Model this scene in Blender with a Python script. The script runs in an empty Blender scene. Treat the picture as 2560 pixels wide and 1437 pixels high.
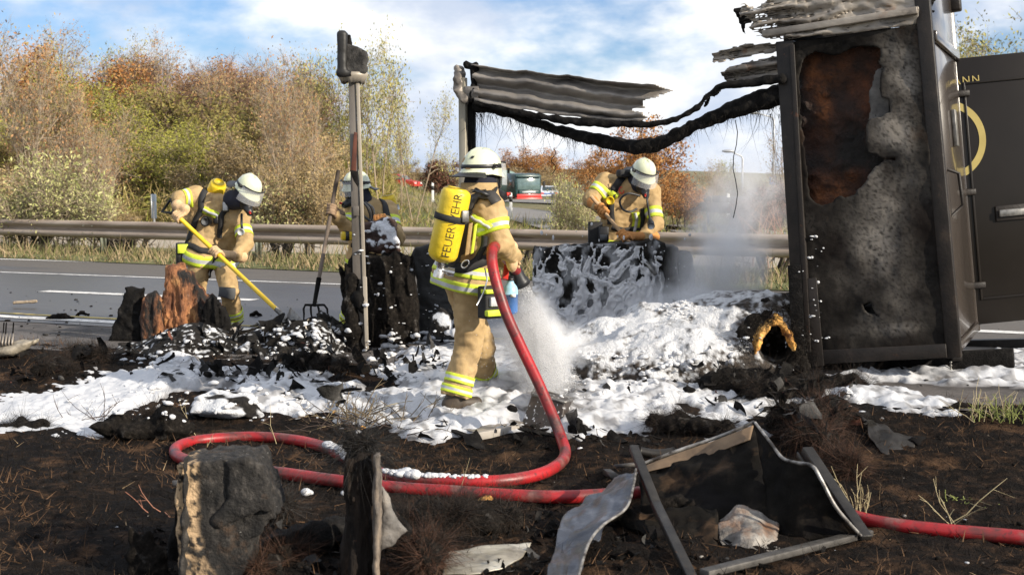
import bpy, bmesh, math, random
import numpy as np
from mathutils import Vector, Matrix, Euler
from mathutils.bvhtree import BVHTree
R = math.radians
SC = bpy.context.scene
COL = SC.collection
random.seed(7)
RNG = np.random.default_rng(7)

# ------------------------------------------------------------------ camera, sky, sun, exposure
FPX, CAMZ, PITCH = 3300.0, 1.62, math.atan(258.5 / 3300.0)
cam_d = bpy.data.cameras.new('camera')
cam = bpy.data.objects.new('camera', cam_d)
COL.objects.link(cam)
cam_d.sensor_width = 36.0
cam_d.lens = 36.0 * FPX / 2560.0
cam_d.clip_start, cam_d.clip_end = 0.1, 20000
cam.location = (0, 0, CAMZ)
cam.rotation_euler = (R(90) - PITCH, 0, 0)
cam_d.dof.use_dof = True
cam_d.dof.focus_distance = 9.6
cam_d.dof.aperture_fstop = 5.0
SC.camera = cam

SUN_AZ, SUN_EL = 56.0, 23.5        # degrees to the right of straight behind the camera, and above the horizon
sdir = Vector((math.sin(R(SUN_AZ)) * math.cos(R(SUN_EL)), -math.cos(R(SUN_AZ)) * math.cos(R(SUN_EL)), math.sin(R(SUN_EL))))
sun_d = bpy.data.lights.new('sun', 'SUN')
sun_d.energy = 5.0
sun_d.angle = R(0.55)
sun_d.color = (1.0, 0.90, 0.75)
sun = bpy.data.objects.new('sun', sun_d)
COL.objects.link(sun)
sun.location = (20, -15, 25)
sun.rotation_euler = sdir.to_track_quat('Z', 'Y').to_euler()

wd = bpy.data.worlds.new('World')
SC.world = wd
wd.use_nodes = True
nt = wd.node_tree
for n in list(nt.nodes):
    nt.nodes.remove(n)
wo = nt.nodes.new('ShaderNodeOutputWorld')
bg = nt.nodes.new('ShaderNodeBackground')
bg.inputs['Strength'].default_value = 0.08
sky = nt.nodes.new('ShaderNodeTexSky')
sky.sky_type = 'NISHITA'
sky.sun_disc = False
sky.sun_elevation = R(SUN_EL)
sky.sun_rotation = math.atan2(sdir.x, sdir.y)
sky.air_density, sky.dust_density, sky.ozone_density = 1.0, 0.6, 1.6
tc = nt.nodes.new('ShaderNodeTexCoord')
def wnoise(scale, detail, stretch, off, rough=0.55):
    mp = nt.nodes.new('ShaderNodeMapping')
    mp.inputs['Scale'].default_value = stretch
    mp.inputs['Location'].default_value = off
    nz = nt.nodes.new('ShaderNodeTexNoise')
    nz.inputs['Scale'].default_value = scale
    nz.inputs['Detail'].default_value = detail
    nz.inputs['Roughness'].default_value = rough
    nt.links.new(tc.outputs['Generated'], mp.inputs['Vector'])
    nt.links.new(mp.outputs['Vector'], nz.inputs['Vector'])
    return nz.outputs['Fac']
def wramp(sock, a, b, ca=(0, 0, 0, 1), cb=(1, 1, 1, 1)):
    r = nt.nodes.new('ShaderNodeValToRGB')
    r.color_ramp.interpolation = 'EASE'
    r.color_ramp.elements[0].position, r.color_ramp.elements[1].position = a, b
    r.color_ramp.elements[0].color, r.color_ramp.elements[1].color = ca, cb
    nt.links.new(sock, r.inputs['Fac'])
    return r.outputs['Color']
def wmix(fac, a, b):
    m = nt.nodes.new('ShaderNodeMix')
    m.data_type = 'RGBA'
    nt.links.new(fac, m.inputs['Factor'])
    for s, v in ((m.inputs[6], a), (m.inputs[7], b)):
        if isinstance(v, tuple):
            s.default_value = v
        else:
            nt.links.new(v, s)
    return m.outputs[2]
CL_OFF = (1.35, 0.2, 0.42)
c1 = wramp(wnoise(3.4, 9, (1, 1, 2.3), CL_OFF), 0.37, 0.51)
cshade = wramp(wnoise(7.0, 7, (1, 1, 2.0), (CL_OFF[0] + .013, CL_OFF[1] + 1, CL_OFF[2] + .03)), 0.36, 0.62, (6.0, 6.9, 8.5, 1), (11.2, 11.2, 11.1, 1))
nish = nt.nodes.new('ShaderNodeVectorMath')
nish.operation = 'MULTIPLY'
nish.inputs[1].default_value = (0.74, 0.97, 1.36)
nt.links.new(sky.outputs['Color'], nish.inputs[0])
skyc = wmix(c1, nish.outputs[0], cshade)
nt.links.new(skyc, bg.inputs['Color'])
nt.links.new(bg.outputs['Background'], wo.inputs['Surface'])

vs = SC.view_settings
SC.display_settings.display_device = 'sRGB'
vs.view_transform, vs.look, vs.gamma, vs.use_curve_mapping = 'Standard', 'None', 1.0, False
vs.exposure = 0.42
SC.render.engine = 'CYCLES'
SC.cycles.use_denoising = True
SC.cycles.max_bounces = 6
SC.cycles.diffuse_bounces = 3
SC.cycles.glossy_bounces = 2
SC.cycles.transmission_bounces = 4
SC.cycles.transparent_max_bounces = 8
SC.cycles.volume_bounces = 2
SC.cycles.volume_step_rate = 1.0
SC.cycles.caustics_reflective = SC.cycles.caustics_refractive = False
SC.cycles.sample_clamp_indirect = 6

# ------------------------------------------------------------------ pixel <-> place
def ray(px, py):
    x, y = (px - 1280) / FPX, -(py - 718.5) / FPX
    return np.array([x, math.cos(PITCH) + math.sin(PITCH) * y, -math.sin(PITCH) + math.cos(PITCH) * y])
def at(px, py, Y):
    d = ray(px, py)
    return np.array([0, 0, CAMZ]) + d * (Y / d[1])
U = np.array([.914, -.406, 0]); U /= np.linalg.norm(U)
V_ = np.array([-U[1], U[0], 0])
Z = np.array([0, 0, 1.])
E0 = np.array([-5.52, 14.18, 0])                 # a point on the near edge line of the road
ROADZ = 0.2
def ss(a, b, x):
    t = np.clip((x - a) / (b - a), 0, 1)
    return t * t * (3 - 2 * t)
def st(X, Y):
    return (X - E0[0]) * V_[0] + (Y - E0[1]) * V_[1], (X - E0[0]) * U[0] + (Y - E0[1]) * U[1]
def ptst(s, t, z=ROADZ):
    return E0 + U * t + V_ * s + Z * z
def gz(X, Y):
    s, t = st(X, Y)
    return ROADZ * ss(-3.9, -1.7, s)
def G(px, py):
    z = .1
    for _ in range(12):
        d = ray(px, py)
        k = (z - CAMZ) / d[2]
        p = np.array([0, 0, CAMZ]) + d * k
        z = float(gz(p[0], p[1]))
    p[2] = z
    return p
def Gz(px, py, z):
    d = ray(px, py)
    return np.array([0, 0, CAMZ]) + d * ((z - CAMZ) / d[2])

# ------------------------------------------------------------------ noise
_h = RNG.permutation(512)
_perm = np.concatenate([_h, _h, _h])
_grad = RNG.normal(size=(512, 3)); _grad /= np.linalg.norm(_grad, axis=1)[:, None]
def pn(P, sc=1.0, seed=0):
    P = np.asarray(P, float) * sc + seed * 17.137
    i = np.floor(P).astype(int); f = P - i
    w = f * f * f * (f * (f * 6 - 15) + 10)
    out = 0
    for dx in (0, 1):
        wx = w[..., 0] if dx else 1 - w[..., 0]
        for dy in (0, 1):
            wy = w[..., 1] if dy else 1 - w[..., 1]
            for dz in (0, 1):
                wz = w[..., 2] if dz else 1 - w[..., 2]
                h = _perm[(_perm[(_perm[(i[..., 0] + dx) & 511] + i[..., 1] + dy) & 511] + i[..., 2] + dz) & 511]
                g = _grad[h]
                out = out + wx * wy * wz * (g[..., 0] * (f[..., 0] - dx) + g[..., 1] * (f[..., 1] - dy) + g[..., 2] * (f[..., 2] - dz))
    return out * 1.6
def fbm(P, sc=1.0, oc=4, seed=0, gain=.5):
    o, a = 0, 1.0
    for k in range(oc):
        o = o + a * pn(P, sc, seed + k); sc *= 2.03; a *= gain
    return o

# ------------------------------------------------------------------ materials (all procedural)
def pm(name, stops, scale=5, detail=6, rough=.8, bump=0, bscale=40, bdist=.01, metal=0, stretch=(1, 1, 1), spots=(), coat=0, spec=.5, sss=0, alpha=1, trans=0, rvar=0, emit=None, attr=None, bstretch=None):
    m = bpy.data.materials.new(name)
    m.use_nodes = True
    t = m.node_tree
    b = t.nodes['Principled BSDF']
    co = t.nodes.new('ShaderNodeTexCoord')
    def noise(sc, det, stc, off=0):
        mp = t.nodes.new('ShaderNodeMapping')
        mp.inputs['Scale'].default_value = stc
        mp.inputs['Location'].default_value = (off, off * .7, off * 1.3)
        t.links.new(co.outputs['Object'], mp.inputs['Vector'])
        n = t.nodes.new('ShaderNodeTexNoise')
        n.inputs['Scale'].default_value = sc
        n.inputs['Detail'].default_value = det
        n.inputs['Roughness'].default_value = .62
        t.links.new(mp.outputs['Vector'], n.inputs['Vector'])
        return n.outputs['Fac']
    def ramp(sock, st_):
        r = t.nodes.new('ShaderNodeValToRGB')
        el = r.color_ramp.elements
        while len(el) < len(st_):
            el.new(.5)
        for e, (p, c) in zip(el, st_):
            e.position = p
            e.color = (*c[:3], 1) if isinstance(c, tuple) else (c, c, c, 1)
        t.links.new(sock, r.inputs['Fac'])
        return r.outputs['Color']
    if len(stops) == 1:
        rgb = t.nodes.new('ShaderNodeRGB'); rgb.outputs[0].default_value = (*stops[0][1], 1)
        c = rgb.outputs[0]
    else:
        c = ramp(noise(scale, detail, stretch), stops)
    for k, (col, sc, lo, hi, *rest) in enumerate(spots):
        f = ramp(noise(sc, 6, rest[0] if rest else (1, 1, 1), 3.7 * (k + 1)), [(lo, 0.0), (hi, 1.0)])
        mx = t.nodes.new('ShaderNodeMix'); mx.data_type = 'RGBA'
        t.links.new(f, mx.inputs['Factor']); t.links.new(c, mx.inputs[6]); mx.inputs[7].default_value = (*col, 1)
        c = mx.outputs[2]
    rsock = None
    if attr:                                        # (attribute name, colour, roughness): wet film, scorch, foam film
        an = t.nodes.new('ShaderNodeAttribute'); an.attribute_name = attr[0]
        mx = t.nodes.new('ShaderNodeMix'); mx.data_type = 'RGBA'
        t.links.new(an.outputs['Fac'], mx.inputs['Factor']); t.links.new(c, mx.inputs[6]); mx.inputs[7].default_value = (*attr[1], 1)
        c = mx.outputs[2]
        mr = t.nodes.new('ShaderNodeMix')
        t.links.new(an.outputs['Fac'], mr.inputs['Factor']); mr.inputs[2].default_value = rough; mr.inputs[3].default_value = attr[2]
        rsock = mr.outputs[0]
    t.links.new(c, b.inputs['Base Color'])
    b.inputs['Roughness'].default_value = rough
    if rsock:
        t.links.new(rsock, b.inputs['Roughness'])
    elif rvar:
        t.links.new(ramp(noise(scale * 1.7, 5, stretch, 9), [(.3, max(0, rough - rvar)), (.7, min(1, rough + rvar))]), b.inputs['Roughness'])
    b.inputs['Metallic'].default_value = metal
    b.inputs['Coat Weight'].default_value = coat
    b.inputs['Specular IOR Level'].default_value = spec
    if sss:
        b.inputs['Subsurface Weight'].default_value = sss
        b.inputs['Subsurface Radius'].default_value = (.03, .03, .03)
    b.inputs['Alpha'].default_value = alpha
    b.inputs['Transmission Weight'].default_value = trans
    if bump:
        bn = t.nodes.new('ShaderNodeBump')
        bn.inputs['Strength'].default_value = bump
        bn.inputs['Distance'].default_value = bdist
        t.links.new(noise(bscale, 5, bstretch or stretch, 5), bn.inputs['Height'])
        t.links.new(bn.outputs['Normal'], b.inputs['Normal'])
    return m
def flat(name, c, rough=.6, metal=0, **k):
    return pm(name, [(0, tuple(x * .75 for x in c)), (1, tuple(min(1, x * 1.2) for x in c))], scale=k.pop('scale', 9), rough=rough, metal=metal, **k)

# ------------------------------------------------------------------ mesh building
def rotz(a):
    c, s = math.cos(a), math.sin(a)
    return np.array([[c, -s, 0], [s, c, 0], [0, 0, 1.]])
def nrm(v):
    v = np.asarray(v, float)
    return v / (np.linalg.norm(v) + 1e-12)
def frame(d, up=Z):
    d = nrm(d)
    x = np.cross(up, d)
    if np.linalg.norm(x) < 1e-4:
        x = np.cross(np.array([1., 0, 0]), d)
    x = nrm(x)
    return x, np.cross(d, x), d
class MB:
    def __init__(s):
        s.V, s.F, s.M, s.n = [], [], [], 0
    def add(s, V, F, mi=0):
        V = np.asarray(V, float).reshape(-1, 3); F = np.asarray(F, int)
        if len(F) == 0:
            return s
        s.V.append(V); s.F.append(F + s.n); s.M.append(np.full(len(F), mi) if np.isscalar(mi) else np.asarray(mi)); s.n += len(V)
        return s
    def box(s, c, size, A=None, mi=0):
        h = np.array(size) / 2
        P = np.array([[x, y, z] for x in (-1, 1) for y in (-1, 1) for z in (-1, 1)]) * h
        if A is not None:
            P = P @ np.asarray(A).T
        return s.add(P + np.asarray(c), [[0, 1, 3, 2], [4, 6, 7, 5], [0, 4, 5, 1], [2, 3, 7, 6], [0, 2, 6, 4], [1, 5, 7, 3]], mi)
    def bar(s, p0, p1, w, h, up=Z, mi=0):
        p0, p1 = np.asarray(p0, float), np.asarray(p1, float)
        x, y, d = frame(p1 - p0, up)
        return s.box((p0 + p1) / 2, (w, h, np.linalg.norm(p1 - p0)), np.stack([x, y, d], 1), mi)
    def hexa(s, c8, mi=0):      # eight corners, order as box()
        return s.add(c8, [[0, 1, 3, 2], [4, 6, 7, 5], [0, 4, 5, 1], [2, 3, 7, 6], [0, 2, 6, 4], [1, 5, 7, 3]], mi)
    def grid(s, Pt, cu=False, cv=False, mi=0):
        Pt = np.asarray(Pt, float); n, m = Pt.shape[:2]
        i = np.arange(n if cu else n - 1)[:, None]; j = np.arange(m if cv else m - 1)[None]
        i2, j2 = (i + 1) % n, (j + 1) % m
        q = np.stack([i * m + j + 0 * j, i2 * m + j, i2 * m + j2, i * m + j2], -1).reshape(-1, 4)
        return s.add(Pt.reshape(-1, 3), q, mi)
    def tube(s, pts, r, n=8, caps=True, mi=0, flat_=1.0, up=Z):
        pts = np.asarray(pts, float); k = len(pts)
        r = np.broadcast_to(np.asarray(r, float), (k,))
        d = np.gradient(pts, axis=0)
        a = np.linspace(0, 2 * np.pi, n, endpoint=False)
        x, y, _ = frame(d[0], up)
        rings = []
        for i in range(k):
            di = nrm(d[i])
            x = nrm(x - di * np.dot(x, di)); y = np.cross(di, x)
            rings.append(pts[i] + r[i] * (np.cos(a)[:, None] * x + flat_ * np.sin(a)[:, None] * y))
        b = s.n
        s.grid(np.array(rings), cv=True, mi=mi)
        if caps:
            s.F.append(np.array([[b + j for j in range(n)][::-1]])); s.M.append(np.array([mi]))
            s.F.append(np.array([[b + (k - 1) * n + j for j in range(n)]])); s.M.append(np.array([mi]))
        return s
    def lathe(s, p0, p1, prof, n=16, mi=0, caps=True):
        p0, p1 = np.asarray(p0, float), np.asarray(p1, float)
        x, y, d = frame(p1 - p0); L = np.linalg.norm(p1 - p0)
        a = np.linspace(0, 2 * np.pi, n, endpoint=False)
        rings = [p0 + d * L * t + r * (np.cos(a)[:, None] * x + np.sin(a)[:, None] * y) for t, r in prof]
        b = s.n
        s.grid(np.array(rings), cv=True, mi=mi)
        if caps:
            s.F.append(np.array([[b + j for j in range(n)][::-1]])); s.M.append(np.array([mi]))
            k = len(prof)
            s.F.append(np.array([[b + (k - 1) * n + j for j in range(n)]])); s.M.append(np.array([mi]))
        return s
    def ell(s, c, rad, A=None, n=12, m=8, mi=0, th=(0, np.pi)):
        u = np.linspace(0, 2 * np.pi, n, endpoint=False); v = np.linspace(th[0] + 1e-3, th[1] - 1e-3, m)
        P = np.stack([np.cos(u)[None] * np.sin(v)[:, None], np.sin(u)[None] * np.sin(v)[:, None], np.cos(v)[:, None] + 0 * u[None]], -1) * np.asarray(rad)
        if A is not None:
            P = P @ np.asarray(A).T
        return s.grid(P + np.asarray(c), cv=True, mi=mi)
    def arrays(s):
        return np.concatenate(s.V), s.F, s.M
def raw_mesh(name, V, Fs, Ms, mats, smooth):
    me = bpy.data.meshes.new(name)
    tot = np.concatenate([np.full(len(f), f.shape[1]) for f in Fs])
    loops = np.concatenate([f.ravel() for f in Fs])
    me.vertices.add(len(V)); me.vertices.foreach_set('co', np.asarray(V, np.float32).ravel())
    me.loops.add(len(loops)); me.loops.foreach_set('vertex_index', loops.astype(np.int32))
    me.polygons.add(len(tot))
    me.polygons.foreach_set('loop_start', np.concatenate([[0], np.cumsum(tot)[:-1]]).astype(np.int32))
    me.polygons.foreach_set('loop_total', tot.astype(np.int32))
    for m in mats:
        me.materials.append(m)
    me.polygons.foreach_set('material_index', np.concatenate(Ms).astype(np.int32))
    if smooth:
        me.polygons.foreach_set('use_smooth', np.ones(len(tot), bool))
    me.update(calc_edges=True)
    return me
def wpos(o):
    p = np.zeros(3)
    while o is not None:
        p = p + np.array(o.location); o = o.parent
    return p
def meta(o, label=None, cat=None, group=None, kind=None):
    if label: o['label'] = label
    if cat: o['category'] = cat
    if group: o['group'] = group
    if kind: o['kind'] = kind
    return o
def build(name, mb, mat, parent=None, smooth=False, bevel=0, label=None, cat=None, group=None, kind=None, loc=None, solid=0):
    V, Fs, Ms = mb.arrays()
    mats = mat if isinstance(mat, (list, tuple)) else [mat]
    if parent is not None:
        org = wpos(parent)
    else:
        org = np.array(loc) if loc is not None else np.array([V[:, 0].mean(), V[:, 1].mean(), V[:, 2].min()])
    o = bpy.data.objects.new(name, raw_mesh(name, V - org, Fs, Ms, mats, smooth))
    COL.objects.link(o)
    if parent is not None:
        o.parent = parent
    else:
        o.location = org
    if solid:
        md = o.modifiers.new('sheet', 'SOLIDIFY'); md.thickness = solid; md.offset = 0
    if bevel:
        md = o.modifiers.new('edge', 'BEVEL'); md.width = bevel; md.segments = 2; md.limit_method = 'ANGLE'
    return meta(o, label, cat, group, kind)
def thing(name, loc, label, cat, group=None):
    o = bpy.data.objects.new(name, None)
    COL.objects.link(o)
    o.location = loc
    o.empty_display_size = .2
    return meta(o, label, cat, group)
def clone(o, loc, label=None, rz=0, scale=1):
    c = o.copy(); COL.objects.link(c)
    c.location = loc; c.rotation_euler = (0, 0, rz); c.scale = (scale, scale, scale) if np.isscalar(scale) else scale
    if label: c['label'] = label
    for ch in list(o.children):
        d = ch.copy(); COL.objects.link(d); d.parent = c
        for g in ch.children:
            e = g.copy(); COL.objects.link(e); e.parent = d
    return c

# ------------------------------------------------------------------ solid shapes from distance fields (continuous surfaces)
def nets(fn, lo, hi, h):
    lo, hi = np.asarray(lo, float), np.asarray(hi, float)
    n = np.ceil((hi - lo) / h).astype(int) + 1
    ax = [lo[k] + h * np.arange(n[k]) for k in range(3)]
    Pg = np.stack(np.meshgrid(*ax, indexing='ij'), -1)
    # coarse look first: only blocks near the surface are evaluated finely
    B = 5
    nb = -(-n // B)
    cc = np.stack(np.meshgrid(*[lo[k] + h * (np.arange(nb[k]) * B + (B - 1) / 2) for k in range(3)], indexing='ij'), -1)
    Dc = fn(cc.reshape(-1, 3)).reshape(nb)
    Df = np.repeat(np.repeat(np.repeat(Dc, B, 0), B, 1), B, 2)[:n[0], :n[1], :n[2]]
    near = np.abs(Df) < h * B * .87 * 1.25 + .035
    D = Df.copy()
    D[near] = fn(Pg[near])
    S = D < 0
    cs = sum(S[a:n[0] - 1 + a, b:n[1] - 1 + b, c:n[2] - 1 + c].astype(np.int8) for a in (0, 1) for b in (0, 1) for c in (0, 1))
    act = (cs > 0) & (cs < 8)
    I = np.argwhere(act)
    idx = -np.ones(act.shape, int); idx[act] = np.arange(len(I))
    acc = np.zeros((len(I), 3)); cnt = np.zeros(len(I))
    C = [(a, b, c) for a in (0, 1) for b in (0, 1) for c in (0, 1)]
    for a in C:
        for k in range(3):
            if a[k] == 0:
                b = list(a); b[k] = 1
                d0 = D[I[:, 0] + a[0], I[:, 1] + a[1], I[:, 2] + a[2]]; d1 = D[I[:, 0] + b[0], I[:, 1] + b[1], I[:, 2] + b[2]]
                x = (d0 < 0) != (d1 < 0)
                t = np.where(x, d0 / np.where(x, d0 - d1, 1), 0)
                p = np.tile(np.array(a, float), (len(I), 1)); p[:, k] += t
                acc[x] += p[x]; cnt[x] += 1
    V = lo + h * (I + acc / np.maximum(cnt, 1)[:, None])
    Q = []
    for k in range(3):
        a, b = (k + 1) % 3, (k + 2) % 3
        sl0 = [slice(1, -1)] * 3; sl1 = [slice(1, -1)] * 3
        sl0[k] = slice(0, -1); sl1[k] = slice(1, None)
        x = S[tuple(sl0)] != S[tuple(sl1)]
        J = np.argwhere(x)
        off = np.ones(3, int); off[k] = 0
        J = J + off
        f = S[J[:, 0], J[:, 1], J[:, 2]]
        def cell(da, db):
            q = J.copy(); q[:, a] += da; q[:, b] += db
            return idx[q[:, 0], q[:, 1], q[:, 2]]
        q = np.stack([cell(-1, -1), cell(0, -1), cell(0, 0), cell(-1, 0)], 1)
        q[~f] = q[~f][:, ::-1]
        Q.append(q)
    Q = np.concatenate(Q)
    Q = Q[(Q >= 0).all(1)]
    return V, Q
def sd_cap(P, a, b, ra, rb, sq=None):
    a, b = np.asarray(a, float), np.asarray(b, float)
    d = b - a; L2 = max(d @ d, 1e-9)
    t = np.clip((P - a) @ d / L2, 0, 1)
    return np.linalg.norm(P - a - t[:, None] * d, axis=1) - (ra + (rb - ra) * t)
def sd_ell(P, c, r, A=None):
    q = P - np.asarray(c)
    if A is not None:
        q = q @ np.asarray(A)
    r = np.asarray(r, float)
    k0 = np.linalg.norm(q / r, axis=1); k1 = np.linalg.norm(q / (r * r), axis=1) + 1e-9
    return k0 * (k0 - 1) / k1
def sd_box(P, c, half, A=None, rnd=.01):
    q = P - np.asarray(c)
    if A is not None:
        q = q @ np.asarray(A)
    q = np.abs(q) - (np.asarray(half) - rnd)
    return np.linalg.norm(np.maximum(q, 0), axis=1) + np.minimum(q.max(1), 0) - rnd
def smin(a, b, k):
    h = np.clip(.5 + .5 * (b - a) / k, 0, 1)
    return b + (a - b) * h - k * h * (1 - h)
def netmesh(name, fn, lo, hi, h, mat, parent=None, smooth=True, sel=None, attr=None, **k):
    V, Q = nets(fn, lo, hi, h)
    mb = MB(); mb.add(V, Q, sel(V[Q].mean(1)) if sel else 0)
    o = build(name, mb, mat, parent, smooth, **k)
    if attr:
        a = o.data.attributes.new(attr[0], 'FLOAT', 'POINT')
        a.data.foreach_set('value', np.asarray(attr[1](V), np.float32))
    return o, V, Q
def in_poly(X, Y, poly):
    poly = np.asarray(poly, float); inside = np.zeros(len(X), bool); n = len(poly)
    for i in range(n):
        x0, y0 = poly[i]; x1, y1 = poly[(i + 1) % n]
        c = ((y0 > Y) != (y1 > Y)) & (X < (x1 - x0) * (Y - y0) / ((y1 - y0) if y1 != y0 else 1e-9) + x0)
        inside ^= c
    return inside
def sd_poly(X, Y, poly):
    poly = np.asarray(poly, float); n = len(poly); d = np.full(len(X), 1e9); Pq = np.stack([X, Y], 1)
    for i in range(n):
        a, b = poly[i], poly[(i + 1) % n]; e = b - a
        t = np.clip((Pq - a) @ e / max(e @ e, 1e-12), 0, 1)
        d = np.minimum(d, np.linalg.norm(Pq - a - t[:, None] * e, axis=1))
    return np.where(in_poly(X, Y, poly), -d, d)
def blades(n, sample, hgt, wid, lean, mb=None, mi=0, seg=2):
    """n thin tapering blades / fibres: sample(n) gives root points and directions"""
    P, D = sample(n)
    L = hgt[0] + (hgt[1] - hgt[0]) * RNG.random(n) ** 1.5
    W = wid * (.6 + .8 * RNG.random(n))
    side = np.cross(D, RNG.normal(size=(n, 3))); side /= np.linalg.norm(side, axis=1)[:, None] + 1e-9
    bend = RNG.normal(size=(n, 3)) * lean
    rows = []
    for k in range(seg + 1):
        t = k / seg
        c = P + D * (L * t)[:, None] + bend * (L * t * t)[:, None]
        w = (W * (1 - .85 * t))[:, None]
        rows.append(c - side * w); rows.append(c + side * w)
    Vb = np.stack(rows, 1)                     # n, 2(seg+1), 3
    k = 2 * (seg + 1)
    base = (np.arange(n) * k)[:, None]
    Fq = np.concatenate([base + np.array([[2 * j, 2 * j + 1, 2 * j + 3, 2 * j + 2]]) for j in range(seg)])
    mb = mb or MB()
    return mb.add(Vb.reshape(-1, 3), Fq, mi if np.isscalar(mi) else np.tile(mi, seg))
# ------------------------------------------------------------------ ground, road, markings
def hillz(X, Y):
    a = ss(40, 78, Y) * ss(4, -12, X + .12 * (Y - 40)) * 4.2
    b = ss(70, 200, Y) * .6
    c = ss(900, 2600, Y) * 26 * (.75 + .35 * np.sin(X * .0021 + 1.3) + .2 * np.sin(X * .0057)) * ss(1500, -200, X)
    return a + b + c
m_terrain = pm('dry_meadow', [(.3, (.09, .085, .03)), (.5, (.17, .14, .06)), (.7, (.26, .2, .1))], scale=.35, rough=.95, bump=.6, bscale=8, bdist=.1, spots=[((.07, .085, .025), .12, .48, .6)])
m_burnt = pm('burnt_turf', [(.28, (.004, .0033, .003)), (.48, (.010, .0075, .006)), (.6, (.028, .0175, .0115)), (.72, (.10, .06, .035))], scale=11, detail=12, rough=.95, bump=1.0, bscale=55, bdist=.03,
             spots=[((.008, .0065, .006), 1.1, .5, .62), ((.14, .078, .042), 2.6, .55, .74), ((.16, .13, .1), 34, .67, .74)], spec=.1)
m_road = pm('asphalt', [(.3, (.08, .07, .06)), (.6, (.115, .10, .084)), (.8, (.15, .13, .108))], scale=26, detail=10, rough=.8, bump=.35, bscale=160, bdist=.006, attr=('wet', (.03, .031, .038), .3), spots=[((.055, .05, .046), .5, .55, .75, (1, 3, 1))])
m_shoulder = pm('worn_asphalt', [(.3, (.07, .062, .058)), (.55, (.115, .1, .09)), (.75, (.19, .165, .15))], scale=60, detail=8, rough=.85, bump=.5, bscale=150, bdist=.008, spots=[((.022, .019, .018), 1.4, .45, .62)])
m_paint = pm('road_paint', [(.3, (.5, .48, .44)), (.6, (.78, .76, .72))], scale=14, rough=.6, spots=[((.16, .14, .13), 6, .56, .70), ((.1, .09, .085), 1.2, .58, .75)])
m_paint_y = pm('yellow_road_paint', [(.3, (.35, .26, .05)), (.6, (.5, .38, .09))], scale=14, rough=.6, spots=[((.12, .1, .08), 6, .5, .66)])
xs = np.concatenate([-np.geomspace(40, 9000, 26)[::-1], np.linspace(-39, 39, 40), np.geomspace(40, 9000, 26)])
ys = np.concatenate([np.linspace(-30, 36, 24), np.linspace(38, 200, 82), np.geomspace(205, 9000, 30)])
Xg, Yg = np.meshgrid(xs, ys, indexing='ij')
Zg = gz(Xg, Yg) - .05 + hillz(Xg, Yg) - .5 * ss(22, 12, Yg)
mb = MB(); mb.grid(np.stack([Xg, Yg, Zg], -1)[:, ::-1])
build('ground', mb, m_terrain, smooth=True, kind='structure', label='wide flat land with dry grass rising to wooded bank', loc=(0, 0, 0))
# burnt verge in front, finely modelled
xs = np.arange(-7.5, 8.5, .045); ys = np.arange(3.6, 16.5, .045)
Xg, Yg = np.meshgrid(xs, ys, indexing='ij')
Sg, Tg = st(Xg, Yg)
P3 = np.stack([Xg, Yg, 0 * Xg], -1)
rel = fbm(P3, 1.3, 3, 3) * .022 + fbm(P3, 6, 4, 11) * .017 + np.maximum(fbm(P3, 15, 3, 21), 0) * .02
Zg = gz(Xg, Yg) + rel * ss(-1.25, -2.2, Sg) - .03 * ss(-1.9, -1.3, Sg)
VERGE = (xs, ys, Zg)
def vz(X, Y):
    i = np.clip(((np.asarray(X) - xs0) / .045).astype(int), 0, Zg0.shape[0] - 1); j = np.clip(((np.asarray(Y) - ys0) / .045).astype(int), 0, Zg0.shape[1] - 1)
    return Zg0[i, j]
xs0, ys0, Zg0 = xs[0], ys[0], Zg.copy()
mb = MB(); mb.grid(np.stack([Xg, Yg, Zg], -1)[:, ::-1])
Vv, Fv, Mv = mb.arrays()
s_ = st(Vv[:, 0], Vv[:, 1])[0]
keep = (s_[Fv[0]] < -1.0).all(1)
mb.F = [Fv[0][keep]]; mb.M = [Mv[0][keep]]
build('verge', mb, m_burnt, smooth=True, kind='structure', label='burnt black and brown grass verge in front', loc=(0, 0, 0))
# road sheet with a wet film attribute
t_ = np.concatenate([np.linspace(-70, -22, 40), np.linspace(-21.6, 26, 240), np.linspace(27, 80, 40)]); s__ = np.linspace(-.35, 8.9, 72)
Tt, S2 = np.meshgrid(t_, s__, indexing='ij')
Pr = E0 + U * Tt[..., None] + V_ * S2[..., None] + Z * ROADZ
wetn = fbm(np.stack([Tt * .16, S2 * .9, 0 * S2], -1), 1, 4, 5)
wet = np.clip(ss(5.6, 4.6, S2 + .5 * wetn) * .8 + ss(-.1, .5, wetn) * ss(8.6, 6.5, S2) * ss(3, -3, Tt) * .9, 0, 1) * ss(9.5, 5.5, Tt + 2 * wetn)
mb = MB(); mb.grid(Pr)
ro = build('road', mb, m_road, kind='structure', label='dark grey motorway lanes, partly wet', loc=(0, 0, 0))
a = ro.data.attributes.new('wet', 'FLOAT', 'POINT'); a.data.foreach_set('value', wet.astype(np.float32).ravel())
mb = MB(); mb.grid([[ptst(s, t, ROADZ - .006) for s in (-2.0, -1.6, -.8, -.3)] for t in np.linspace(-60, 60, 80)])
build('road_shoulder', mb, m_shoulder, kind='structure', label='gritty asphalt shoulder beside the near edge line', loc=(0, 0, 0))
def strip(s0, s1, t0, t1, z=.005, mb=None):
    mb = mb or MB(); k = max(2, int((t1 - t0) / 2))
    return mb.grid([[ptst(s, t, ROADZ + z) for s in (s0, s1)] for t in np.linspace(t0, t1, k)])
rm = thing('road_markings', ptst(0, 0), 'white and yellow lines painted on the motorway lanes', 'markings')
rm['kind'] = 'structure'; del rm['category']
build('edge_line', strip(-.12, .07, -60, 60), m_paint, rm)
build('yellow_line', strip(.2, .3, -60, 60), m_paint_y, rm)
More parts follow.
